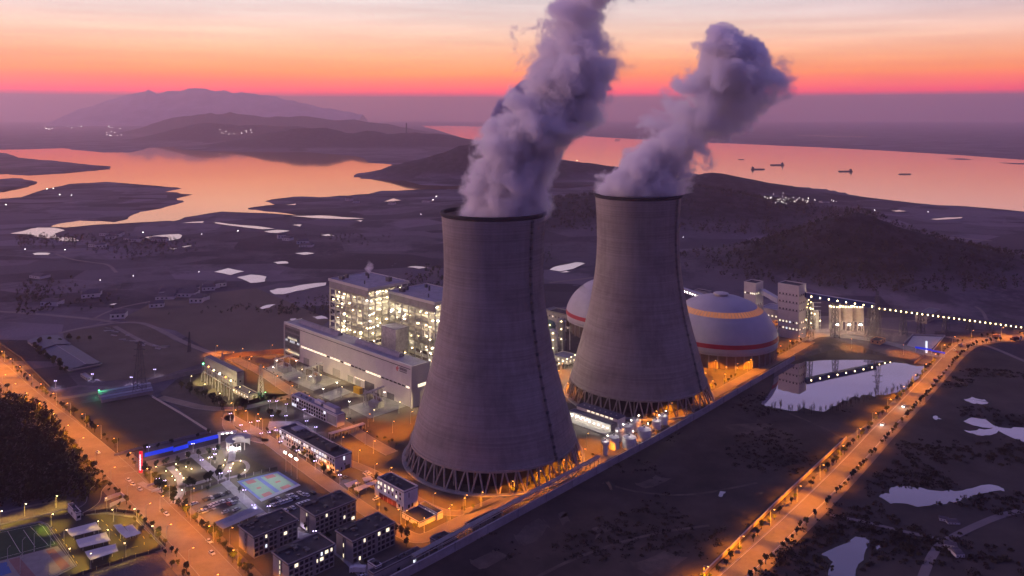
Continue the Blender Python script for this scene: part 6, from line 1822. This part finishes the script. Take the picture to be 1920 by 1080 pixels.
# ------------------------------------------------------------------ trees
def leaf_crown(mb, r, c, rad, zs, n, size, mi, rnd_=random):
    for _ in range(n):
        while True:
            v = Vector((rnd_.uniform(-1, 1), rnd_.uniform(-1, 1), rnd_.uniform(-1, 1)))
            if .25 < v.length < 1: break
        p = Vector(c) + Vector((v.x * rad, v.y * rad, v.z * zs))
        s = size * rnd_.uniform(.6, 1.4)
        a = Vector((rnd_.uniform(-1, 1), rnd_.uniform(-1, 1), rnd_.uniform(-.4, .8))).normalized(); b_ = a.orthogonal().normalized(); d = a.cross(b_)
        mb.add([p + b_ * s, p + d * s * .8, p - b_ * s, p - d * s * .8], [(0, 1, 2, 3)], mi)
def tree_mesh(seed, h, rad, leaves, n, size, split=False):
    rr = random.Random(seed); mb = MB()
    mb.tube((0, 0, 0), (0, 0, h * .55), .16 + h * .012, .09, 6, 0)
    for i in range(6):
        a = rr.uniform(0, 6.28); z = h * rr.uniform(.3, .55)
        mb.tube((0, 0, z), (rad * .7 * math.cos(a), rad * .7 * math.sin(a), z + h * .28), .09, .03, 4, 0)
    k = 5
    for i in range(k):
        a = 6.28 * i / k + rr.uniform(-.4, .4); d = rad * rr.uniform(.25, .6)
        leaf_crown(mb, None, (d * math.cos(a), d * math.sin(a), h * rr.uniform(.5, .85)), rad * rr.uniform(.4, .65), h * .2, n // k, size, 1, rr)
    return mb.mesh('roadside_tree', [bark, leaves])
TREES = [tree_mesh(i, 4.4 + .5 * (i % 3), 1.5 + .25 * (i % 2), leaf_b if i % 3 == 0 else leaf_a, 170, .34) for i in range(6)]
ROUND = [tree_mesh(40 + i, 5.2, 1.7, leaf_a, 260, .36) for i in range(3)]
BIG = [tree_mesh(60 + i, 9.0 + i, 3.6, (leaf_a, leaf_b, leaf_a)[i], 420, .6) for i in range(3)]
def put(name, me, p, s, label, cat, group, rr):
    o = bpy.data.objects.new(name, me); col.objects.link(o); o.location = p; o.scale = (s, s, s * rr.uniform(.85, 1.2)); o.rotation_euler = (0, 0, rr.uniform(0, 6.28))
    return tag(o, label, cat, group)
def tree_row(line, step, off, label, group, jit, seed, meshes=None, s0=.7, s1=1.25, gap=.12, name='roadside_tree', cat='tree'):
    rr = random.Random(seed); k = 0
    for p in offset_line(resample(line, step), off):
        if rr.random() < gap: continue
        q = Vector((p.x + rr.uniform(-jit, jit), p.y + rr.uniform(-jit, jit), 0))
        if q.y < 330 or abs(q.x) > q.y * .70: continue
        put(name, rr.choice(meshes or TREES), q, rr.uniform(s0, s1), label.replace('#', ordw(k)), cat, group, rr); k += 1
tree_row(Lp, 7.5, 10.8, 'tree on the plant side of the left avenue, # from far end', 'avenue trees', 1.6, 1, s0=.45, s1=1.45)
tree_row(Lp, 7.5, -10.8, 'tree beside the avenue kerb on its wooded side, # from far end', 'avenue trees', 1.8, 2, s0=.45, s1=1.4)
tree_row(Lp, 12, -14.5, 'shrub behind the avenue trees on the wooded side, # from far end', 'avenue shrubs', 1.5, 3, s0=.5, s1=.9, name='shrub', cat='shrub')
tree_row(Rp, 6.2, -7.3, 'slim dark tree on the open side of the river road, # from near end', 'river road saplings', .5, 4, s0=.6, s1=1.0, name='sapling', cat='young tree')
tree_row(Rp, 7.5, 7.9, 'leafy lamp-lit tree on the pond side of the river road, # from near end', 'river road trees', 1.0, 5, s0=.6, s1=1.15, gap=.25)
tree_row(smooth_line(px([(268, 876), (330, 861), (420, 838)])), 6.4, -7.2, 'round clipped tree along the entrance road edge, # from the red sign', 'entrance trees', .2, 6, ROUND, .9, 1.1, .0, 'clipped_tree')
tree_row(smooth_line(px([(275, 846), (340, 830), (400, 812)])), 8.5, 0, 'round tree behind the blue lit hoarding, # from the red sign', 'entrance trees', 1.5, 7, ROUND, .8, 1.1, .2, 'clipped_tree')
tree_row(PL[0], 7.0, 5.8, 'bushy shrub beside the orange office road, # from the entrance', 'office road trees', .8, 8, TREES, .6, 1.0, .35, name='shrub', cat='shrub')
tree_row(smooth_line(px([(527, 838), (560, 853), (626, 897)])), 7, 0, 'dark bushy tree under the long office wall, # from the far end', 'office trees', 1.2, 9, TREES, .9, 1.4, .1)
tree_row(smooth_line(px([(340, 728), (400, 752), (425, 775)])), 5, 0, 'dark tree in the belt below the switch house lawn, # from left', 'switch house trees', 2.5, 10, TREES, 1.0, 1.8, .0)
tree_row(smooth_line(px([(450, 752), (545, 752)])), 5.5, 0, 'small shrub in the hedge below the switch house road, # from left', 'switch house trees', 1.0, 11, TREES, .6, 1.0, .1, name='shrub', cat='shrub')
tree_row(smooth_line(px([(440, 770), (480, 778), (530, 785)])), 6.5, 0, 'tree in the dark office forecourt garden, # from the left', 'forecourt trees', 5.0, 12, TREES, .9, 1.6, .0)
tree_row(smooth_line(px([(352, 918), (400, 902), (415, 896)])), 4.6, 0, 'big dark tree between garden and car park, # from the avenue', 'garden trees', 1.5, 13, ROUND, 1.0, 1.5, .1)
tree_row(smooth_line(px([(290, 915), (318, 935), (330, 945)])), 5.0, 0, 'dark garden tree near the avenue basin wall, # from the sign', 'garden trees', 2.6, 14, ROUND, 1.0, 1.5, .1)
tree_row(smooth_line(px([(570, 1000), (640, 1030), (700, 1085)])), 8, 3, 'small tree along the dormitory path, # from the far end', 'dormitory trees', 1.2, 15, TREES, .6, 1.0, .2)
tree_row(smooth_line(px([(735, 995), (760, 1008), (770, 1030)])), 5, 0, 'bushy tree between the right dormitory and orange road, # from the top', 'dormitory trees', 2.0, 16, TREES, .7, 1.2, .0)
tree_row(smooth_line(px([(700, 905), (718, 925)])), 5, 0, 'round bush on the lawn by the red-doored building, # from far end', 'station trees', 2.4, 17, ROUND, .8, 1.2, .0)
tree_row(smooth_line(px([(390, 985), (440, 1035), (520, 1125)])), 6, -3, 'small shrub outside the brick-piered fence, # from the car park', 'fence trees', 1.4, 18, TREES, .6, 1.0, .15, name='shrub', cat='shrub')
tree_row(smooth_line(px([(165, 640), (118, 640), (70, 650)])), 9, 0, 'tree in the dark belt behind the warehouse, # from the right', 'warehouse trees', 3, 19, BIG, .5, .8, .0)
tree_row(smooth_line(px([(62, 652), (95, 680), (125, 702)])), 7, 0, 'tree along the left wall of the warehouse, # from the far end', 'warehouse trees', 2, 20, BIG, .5, .8, .0)
tree_row(smooth_line(px([(660, 800), (740, 835), (770, 850)])), 9, 0, 'low bush on orange-lit ground by the nearer tower, # from far end', 'tower side bushes', 3, 21, TREES, .4, .7, .2, name='shrub', cat='shrub')
tree_row(PL[1], 8.0, 6.5, 'small shrub along the transformer road verge, # from far end', 'transformer road shrubs', .8, 22, TREES, .3, .55, .1, name='shrub', cat='shrub')
rr = random.Random(90)
for i in range(14):
    x, y = rr.uniform(270, 450), rr.uniform(868, 925)
    put('garden_tree', rr.choice(TREES), G(x, y), rr.uniform(.6, 1.0), 'small scattered garden tree on the entrance lawns, %s from the sign' % ordw(i), 'tree', 'garden trees', rr)
# bare winter trees along the pond
def bare_mesh(seed):
    rr = random.Random(seed); mb = MB(); h = rr.uniform(7, 10)
    mb.tube((0, 0, 0), (rr.uniform(-.3, .3), 0, h * .8), .17, .06, 5)
    for i in range(26):
        z = h * rr.uniform(.15, .75); a = rr.uniform(0, 6.28); L = h * rr.uniform(.18, .4)
        p = Vector((0, 0, z)); q = p + Vector((math.cos(a) * L * .45, math.sin(a) * L * .45, L)); mb.tube(p, q, .07, .025, 4)
        for j in range(4):
            f = rr.uniform(.3, 1); u = p.lerp(q, f); b_ = rr.uniform(0, 6.28); mb.tube(u, u + Vector((math.cos(b_) * L * .2, math.sin(b_) * L * .2, L * rr.uniform(.2, .4))), .035, .015, 3)
    return mb.mesh('bare_tree', bark)
BARE = [bare_mesh(i) for i in range(5)]
tree_row(smooth_line(px([(1448, 768), (1490, 774), (1550, 776), (1600, 757), (1650, 745), (1690, 733), (1712, 722)])), 2.6, 0, 'bare winter tree on the near pond bank, # from the left', 'bare pond trees', 1.6, 30, BARE, .45, .95, .05, 'bare_tree')
tree_row(smooth_line(px([(1525, 665), (1600, 664), (1690, 671)])), 6, 0, 'bare winter tree on the far pond bank, # from the left', 'bare pond trees', 2, 31, BARE, .3, .6, .1, 'bare_tree')

# ------------------------------------------------------------------ woods, scrub (nobody could count them)
leaf_d = mat('grey brown scrub leaves', (0.032, 0.027, 0.022), 0.95, 0.4, 0.3)
def clump_mass(name, label, n, place, mats_, h0, h1, leaves, size, seed, spread=(.3, .5)):
    rr = random.Random(seed); mb = MB()
    for _ in range(n):
        p = place(rr)
        if p is None: continue
        h = rr.uniform(h0, h1); r = h * rr.uniform(*spread)
        mi = rr.randrange(len(mats_))
        leaf_crown(mb, None, (p.x, p.y, p.z + h * .5), r, h * .55, leaves, size * h * .16, mi, rr)
    o = mb.build(name, mats_)
    return tag(o, label, name.replace('_', ' '), None, 'stuff')
def in_poly(p, poly):
    c = False; j = len(poly) - 1
    for i in range(len(poly)):
        if (poly[i][1] > p[1]) != (poly[j][1] > p[1]) and p[0] < (poly[j][0] - poly[i][0]) * (p[1] - poly[i][1]) / (poly[j][1] - poly[i][1]) + poly[i][0]: c = not c
        j = i
    return c
WOOD = [(v.x, v.y) for v in px([(-260, 720), (0, 752), (60, 762), (104, 800), (118, 850), (150, 895), (150, 930), (90, 945), (0, 955), (-260, 1010)])]
def in_wood(rr):
    while True:
        x, y = rr.uniform(-520, -210), rr.uniform(420, 680)
        if in_poly((x, y), WOOD): return Vector((x, y, 0))
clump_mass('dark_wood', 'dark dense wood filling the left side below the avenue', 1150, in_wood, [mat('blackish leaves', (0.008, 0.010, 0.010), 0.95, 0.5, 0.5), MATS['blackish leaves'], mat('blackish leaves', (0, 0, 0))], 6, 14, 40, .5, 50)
EDGE = [(v.x, v.y) for v in px([(30, 745), (80, 765), (130, 820), (180, 880), (200, 905), (150, 950), (110, 940), (150, 900), (118, 850), (104, 800), (60, 770)])]
def in_edge(rr):
    for _ in range(200):
        x, y = rr.uniform(-470, -200), rr.uniform(420, 680)
        if in_poly((x, y), EDGE): return Vector((x, y, 0))
clump_mass('roadside_scrub', 'rough brown scrub between the dark wood and the avenue', 380, in_edge, [leaf_c, leaf_b], 1.0, 3.2, 22, 1.1, 51)
BR = [(v.x, v.y) for v in px([(740, 1085), (1500, 690), (1640, 790), (1580, 815), (1300, 1085)])]
POND0 = [(v.x, v.y) for v in px(NEAR_PONDS[0])]
def in_brown(rr):
    for _ in range(300):
        x, y = rr.uniform(-60, 330), rr.uniform(380, 720)
        if in_poly((x, y), BR) and not in_poly((x, y), POND0) and mnoise.noise(Vector((x * .02, y * .02, 4))) > rr.uniform(.0, .4): return Vector((x, y, -.3))
clump_mass('field_scrub', 'dark low scrub over the waste ground between wall and road', 800, in_brown, [leaf_c, leaf_d], .3, 1.0, 30, 2.6, 52, (1.2, 3.2))
SE = [(v.x, v.y) for v in px([(1400, 1090), (1660, 830), (1800, 690), (1990, 700), (2300, 800), (2300, 1090)])]
NP = [[(v.x, v.y) for v in px(p)] for p in NEAR_PONDS[1:5]]
def in_se(rr):
    for _ in range(300):
        x, y = rr.uniform(110, 560), rr.uniform(380, 740)
        if in_poly((x, y), SE) and not any(in_poly((x, y), q) for q in NP) and mnoise.noise(Vector((x * .018, y * .018, 9))) > rr.uniform(.0, .45): return Vector((x, y, -.3))
clump_mass('marsh_scrub', 'dark scrub and reeds around the right-hand ponds', 1500, in_se, [leaf_c, leaf_d], .4, 1.5, 34, 2.4, 53, (.9, 2.6))
def on_hill(rr):
    for _ in range(400):
        Y = rr.uniform(880, 2100); x = rr.uniform(60, Y * .66); z = ridge_h(x, Y)
        if z > 7 and mnoise.noise(Vector((x * .006, Y * .006, 2))) > rr.uniform(-.6, .1): return Vector((x, Y, z - .5))
clump_mass('hill_wood', 'dark woodland over the hills behind the domes', 3400, on_hill, [leaf_a, leaf_c, mat('blackish leaves', (0, 0, 0)), leaf_c], 4, 9, 12, 1.0, 54)
def far_trees(rr):
    for _ in range(300):
        Y = rr.uniform(900, 1500); x = rr.uniform(-.62, .05) * Y
        if x > -40 and Y < 1000: continue
        if mnoise.noise(Vector((x * .004, Y * .003, 7))) > rr.uniform(.02, .4): return Vector((x, Y, 0))
clump_mass('far_copse', 'dark hedges and copses over the fields before the lake', 1500, far_trees, [leaf_a, leaf_c], 3, 6, 10, 1.2, 55)

# ------------------------------------------------------------------ cars
def car_mesh(paint):
    mb = MB(); L, W = 4.5, 1.8
    pr = [(-L / 2, .35), (-L / 2, .85), (-L / 2 + .25, .95), (-L * .22, 1.0), (L * .24, .98), (L / 2 - .15, .80), (L / 2, .6), (L / 2, .35)]
    n_ = len(pr)
    mb.add([(x, -W / 2, z) for x, z in pr] + [(x, W / 2, z) for x, z in pr], [tuple(range(n_)), tuple(range(2 * n_ - 1, n_ - 1, -1))] + [(i, n_ + i, n_ + (i + 1) % n_, (i + 1) % n_) for i in range(n_)], 0)
    cb = [(-L * .40, .98), (-L * .30, 1.42), (L * .08, 1.45), (L * .25, .99)]
    mb.add([(x, -W / 2 + .1 + (.12 if z > 1.2 else 0), z) for x, z in cb] + [(x, W / 2 - .1 - (.12 if z > 1.2 else 0), z) for x, z in cb], [(0, 1, 2, 3), (7, 6, 5, 4), (0, 4, 5, 1), (2, 6, 7, 3)], 1)
    mb.add([(-L * .30, -W / 2 + .22, 1.43), (L * .08, -W / 2 + .22, 1.46), (L * .08, W / 2 - .22, 1.46), (-L * .30, W / 2 - .22, 1.43)], [(0, 1, 2, 3)], 0)
    for x in (-L * .31, L * .31):
        for y in (-W / 2, W / 2 - .2): mb.tube((x, y, .33), (x, y + .2, .33), .33, n=10, mi=2)
    return mb.mesh('parked_car', [paint, glass_dark, rubber])
PAINT = {'white': mat('white car paint', (0.62, 0.62, 0.64), 0.3, 0.05, 1, spec=.5), 'black': mat('black car paint', (0.02, 0.02, 0.024), 0.25, 0.1, 1, spec=.5), 'grey': mat('grey car paint', (0.22, 0.22, 0.23), 0.3, 0.1, 1, spec=.5), 'red': mat('red car paint', (0.30, 0.02, 0.02), 0.3, 0.1, 1, spec=.5)}
CAR = {k: car_mesh(v) for k, v in PAINT.items()}
def car(p, ang, colr, label, group):
    o = bpy.data.objects.new('parked_car', CAR[colr]); col.objects.link(o); o.location = (p.x, p.y, .14); o.rotation_euler = (0, 0, ang); return tag(o, label, 'car', group)
def cars(pts, colors, ang, label, group):
    for i, (q, c) in enumerate(zip(pts, colors)): car(G(*q), ang, c, '%s car %s, %s from the left' % ({'w': 'white', 'k': 'black', 'g': 'grey', 'r': 'red'}[c[0]] if 0 else c, label, ordw(i)), group)
W, K, Gr, Rd = 'white', 'black', 'grey', 'red'
A2 = GA + math.pi / 2
cars([(384, 939), (390, 937), (396, 935), (402, 933)], [K, K, W, K], A2, 'in the top row of the orange car park', 'car park cars')
cars([(409, 931), (415, 929), (428, 925)], [K, Gr, K], A2, 'right of the orange car park top row', 'car park cars')
cars([(373, 963), (379, 961), (385, 959), (392, 956), (399, 954)], [Gr, W, W, Gr, W], A2, 'in the lower middle row of the orange car park', 'car park cars')
cars([(387, 954), (394, 951), (400, 948), (406, 946), (412, 944), (418, 942)], [K, W, W, W, Gr, W], A2, 'in the upper middle row of the orange car park', 'car park cars')
cars([(430, 940), (436, 938), (442, 936)], [W, K, K], A2, 'at the back of the orange car park cluster', 'car park cars')
cars([(429, 947), (435, 945), (441, 943)], [Rd, W, Gr], A2, 'at the front of the orange car park cluster', 'car park cars')
cars([(364, 946), (423, 962), (444, 957)], [W, W, W], GA, 'standing alone in the orange car park', 'car park cars')
cars([(512, 949), (518, 947), (525, 945), (531, 943), (537, 941), (543, 939), (549, 937), (555, 935)], [W, Gr, W, W, W, W, K, W], A2, 'in the front row below the basketball court', 'court car park cars')
cars([(508, 942), (515, 940), (522, 937)], [K, K, W], A2, 'in the left bunch just below the basketball court', 'court car park cars')
cars([(541, 932), (547, 930)], [W, W], A2, 'in the middle pair just below the basketball court', 'court car park cars')
cars([(562, 926), (568, 929), (575, 930), (587, 926)], [W, W, W, K], A2, 'in the right bunch just below the basketball court', 'court car park cars')
cars([(535, 959), (542, 957), (549, 954)], [W, K, W], A2, 'just behind the far dormitory roof', 'court car park cars')
cars([(560, 948), (566, 946), (572, 944), (578, 942)], [W, W, W, W], A2, 'in the line along the far dormitory edge', 'court car park cars')
la = math.atan2((Lp[20] - Lp[10]).y, (Lp[20] - Lp[10]).x)
cars([(184, 850), (241, 902), (249, 910), (262, 919), (305, 960), (312, 966), (392, 1017), (397, 1039)], [W, W, W, W, K, W, W, W], la, 'parked along the left avenue', 'avenue cars')
cars([(687, 888), (691, 891), (646, 897), (706, 937), (680, 1083)], [W, W, Gr, W, W], GA, 'around the fire-station court and its carports', 'court cars')
ra = math.atan2((Rp[20] - Rp[10]).y, (Rp[20] - Rp[10]).x)
L_HD = light('headlight_beam', 2600, (1.0, .88, .72))
for i, (x, y, c, hd) in enumerate(((1655, 797, W, 1), (1695, 763, W, 1), (1753, 713, Rd, 0), (1795, 661, Rd, 0), (1790, 657, W, 0))):
    o = car(G(x, y), ra + (math.pi if hd else 0), c, ['white car with bright headlights, nearer of two on the right-hand road', 'white car with bright headlights, farther of two on the right-hand road', 'red car on the open edge of the right-hand road beside the pond', 'red car near the coal yard gate on the right-hand road', 'white car beside the red one near the coal yard gate'][i], 'road cars')
    o.location.z = .14
    for s in (-.6, .6):
        MB().box(2.2, 2.3, s - .2, s + .2, .5, .75).build('headlight' if hd else 'tail_light', lamp_wh if hd else sign_red, o)
    if hd:
        l_ = bpy.data.objects.new('headlight_beam', L_HD); col.objects.link(l_); l_.parent = o; l_.location = (3.2, 0, 1.0)
def truck(p, ang, label, box):
    t = thing('truck', label, 'truck', p, ang, 'lorries')
    MB().box(-4, 2, -1.25, 1.25, 1.0, 3.4).build('cargo_box', box, t); MB().box(2.15, 4.0, -1.2, 1.2, .6, 2.9).build('cab', tank_w, t)
    MB().box(4.0, 4.05, -1.0, 1.0, 1.7, 2.6).build('windscreen', glass_dark, t)
    for x in (-3, -1.8, 3):
        for y in (-1.25, .95): MB().tube((x, y, .5), (x, y + .3, .5), .5, n=12).build('wheel', rubber, t)
truck(G(671, 1074), GA + 2.3, 'white truck with blue trim at the bottom end of the dormitory path', tank_w)
truck(G(1800, 650), ra, 'pale lorry parked near the junction at the coal yard gate', panel_clad)
truck(G(1868, 633), R(5), 'long orange-lit lorry under the conveyor lamps at the junction', MATS['orange hut and lit-lorry colour'])  # orange lamplight put into the cargo box colour
truck(G(1906, 638), R(5), 'red lorry at the right edge of the picture beyond the junction', red_door)

# ------------------------------------------------------------------ barges on the river
def barge(label, x, y, wpx, ang, house=True, stack=False):
    c = G(x, y); L = wpx * c.y / FPX; t = thing('barge', label, 'barge', (c.x, c.y, .5), ang, 'river barges')
    W_ = L * .17; h = L * .055
    pts = [(-L / 2, -W_ / 2), (L * .40, -W_ / 2), (L / 2, 0), (L * .40, W_ / 2), (-L / 2, W_ / 2)]
    MB().prism(pts, 0, h).build('hull', steel_dark, t)
    MB().prism([(a * .9, b_ * .8) for a, b_ in pts], h, h * 1.25).build('hatch_cover', mat('rusty hatch', (0.08, 0.05, 0.05), 0.9, 0.2), t)
    if house:
        MB().box(-L * .44, -L * .30, -W_ * .4, W_ * .4, h * 1.26, h * 3.0).build('deckhouse', steel_dark, t)
        MB().box(-L * .43, -L * .35, -W_ * .3, W_ * .3, h * 3.0, h * 3.8).build('bridge', steel_dark, t)
        MB().tube((-L * .39, 0, h * 3.8), (-L * .39, 0, h * 5), .4, n=5).build('mast', steel_dark, t)
barge('barge with a high stern deckhouse, third counting right from the hill', 1457, 310, 26, R(176))
barge('broad crane barge nearest the wooded hill shore', 1421, 318, 26, R(4))
barge('barge with a low bow in the middle of the right river reach', 1585, 322, 26, R(176))
barge('flat barge farthest right on the river', 1696, 327, 22, R(178), False)
barge('small distant barge between steam and the stern-house barge', 1389, 299.5, 11, R(178), False)
barge('distant barge, upper of a pair between the two plumes', 1158, 261.5, 10, R(178), False)
barge('distant barge, lower of a pair between the two plumes', 1157, 264, 10, R(178), False)
barge('tiny boat alone on the right river reach', 1763, 340, 4, R(178), False)
# ------------------------------------------------------------------ houses and far lights
house_roof = mat('village tile roof', (0.10, 0.085, 0.10), 0.85, 0.2, 0.3)
def house_mesh(seed):
    rr = random.Random(seed); a, b_, h = rr.uniform(7, 11), rr.uniform(5, 8), rr.uniform(3.5, 7)
    mb = MB().box(-a, a, -b_, b_, 0, h)
    mb.add([(-a - .5, -b_ - .5, h), (a + .5, -b_ - .5, h), (a + .5, b_ + .5, h), (-a - .5, b_ + .5, h), (-a * .8, 0, h + 3), (a * .8, 0, h + 3)], [(0, 1, 5, 4), (2, 3, 4, 5), (1, 2, 5), (3, 0, 4)], 1)
    for i in range(3): mb.box(-a + 2 + i * 5, -a + 4 + i * 5, -b_ - .08, -b_ - .005, h * .35, h * .7, 2)
    return mb.mesh('village_house', [white_wall, house_roof, glass_dark])
HOUSES = [house_mesh(i) for i in range(5)]
VILL = [('in the village above the fallow field', [(316, 551), (322, 556), (330, 551), (338, 553), (345, 550), (352, 555), (360, 551), (370, 566), (378, 562), (312, 559), (356, 545), (391, 543), (396, 540), (412, 536)]),
        ('in the hamlet below the lake inlet', [(200, 441), (208, 447), (218, 444), (224, 440), (246, 449), (256, 452), (178, 462), (190, 464), (306, 452), (296, 450)]),
        ('near the shore left of the towers', [(800, 379), (735, 383), (655, 376), (668, 380), (575, 462), (568, 456), (540, 450), (528, 446)]),
        ('near the dirt road at the far left', [(170, 556), (176, 553), (223, 595), (294, 575), (75, 520), (98, 571)]),
        ('by the cart track at the bottom right', [(1782, 1023), (1790, 1034), (1796, 1041), (1770, 975), (1785, 979)]),
        ('on the flat land beyond the wooded hill', [(1466, 372), (1480, 375), (1495, 378), (1510, 380), (1530, 384), (1545, 381), (1500, 388), (1560, 392), (1590, 398)])]
rr = random.Random(77)
for s, pts in VILL:
    for i, (x, y) in enumerate(pts):
        p = G(x, y); o = bpy.data.objects.new('village_house', HOUSES[(i * 3) % 5]); col.objects.link(o); o.location = (p.x, p.y, -.2); o.rotation_euler = (0, 0, rr.uniform(-.5, .5)); sc_k = 1.0 if p.y > 700 else .3; o.scale = (sc_k,) * 3
        tag(o, 'pale house %s, %s from left' % (s, ordw(i)), 'house', 'village houses')
def town(label, pts, m, k=1.0, z=4.0):
    mb = MB()
    for x, y in pts:
        p = G(x, y); s = max(.35, p.y / FPX * .62 * k); hz_ = max(0, ridge_h(p.x, p.y)) if p.y < 12000 else 0
        if hz_ > 3:                  # lamp stands on the slope that the sight line meets
            f = 0.3
            while f < 1 and CAM_H - (y - HORIZON) * p.y * f / FPX > ridge_h(p.x * f, p.y * f) + 2: f += .01
            p = Vector((p.x * f, p.y * f, 0)); s *= f; hz_ = ridge_h(p.x, p.y)
        mb.box(p.x - s, p.x + s, p.y - s * .4, p.y + s * .4, hz_ + z, hz_ + z + s * 1.6)
    return tag(mb.build('town_lights', m), label, 'town lights', None, 'stuff')
tl_w = lit('far white lamps', (1.0, 0.92, 0.84), 16); tl_o = lit('far amber lamps', (1.0, 0.62, 0.32), 16)
rr = random.Random(5)
def sc(x0, x1, y0, y1, n): return [(rr.uniform(x0, x1), rr.uniform(y0, y1)) for _ in range(n)]
town('scattered town lights along the far left lake shore', sc(70, 100, 238, 243, 8) + sc(125, 160, 237, 241, 5) + sc(200, 228, 236, 256, 12) + sc(300, 350, 232, 246, 8), tl_w, .5)
town('town lights on the slope above the middle of the lake', sc(412, 445, 248, 254, 9) + sc(450, 486, 250, 253, 6) + sc(430, 540, 231, 238, 5) + sc(575, 590, 253, 258, 3), tl_w, .5)
town('bright amber town lights at the end of the lake ridge', sc(645, 680, 238, 247, 14) + sc(705, 752, 235, 241, 6), tl_o, .9)
town('dense white lights of the riverside works beyond the wooded hill', sc(1434, 1450, 367, 375, 8) + sc(1450, 1475, 362, 386, 16) + sc(1475, 1540, 374, 382, 18) + sc(1555, 1568, 378, 382, 4), tl_w, .42)
town('faint line of lights on the far river bank', [(1497 + i * 6, 255 + i * .14) for i in range(22)] + [(1455, 248), (1283, 238), (1347, 235)], tl_o, .35)
town('few lamps dotted over the fields below the lake', [(47, 472), (122, 473), (188, 531), (245, 451), (268, 440), (378, 443), (446, 437), (250, 523), (373, 515), (88, 357), (100, 356), (112, 368), (134, 369), (11, 387), (789, 406), (812, 378), (818, 371), (1281, 449), (1740, 401), (1640, 397)], tl_w, .8)
town('few pale lamps on the shore hill between the two plumes', [(1082, 303), (1090, 308), (1100, 310), (1111, 315)], tl_o, .8)
for k, (pts, lab) in enumerate((([(1671, 395), (1700, 396)], 'lit'),)): pass
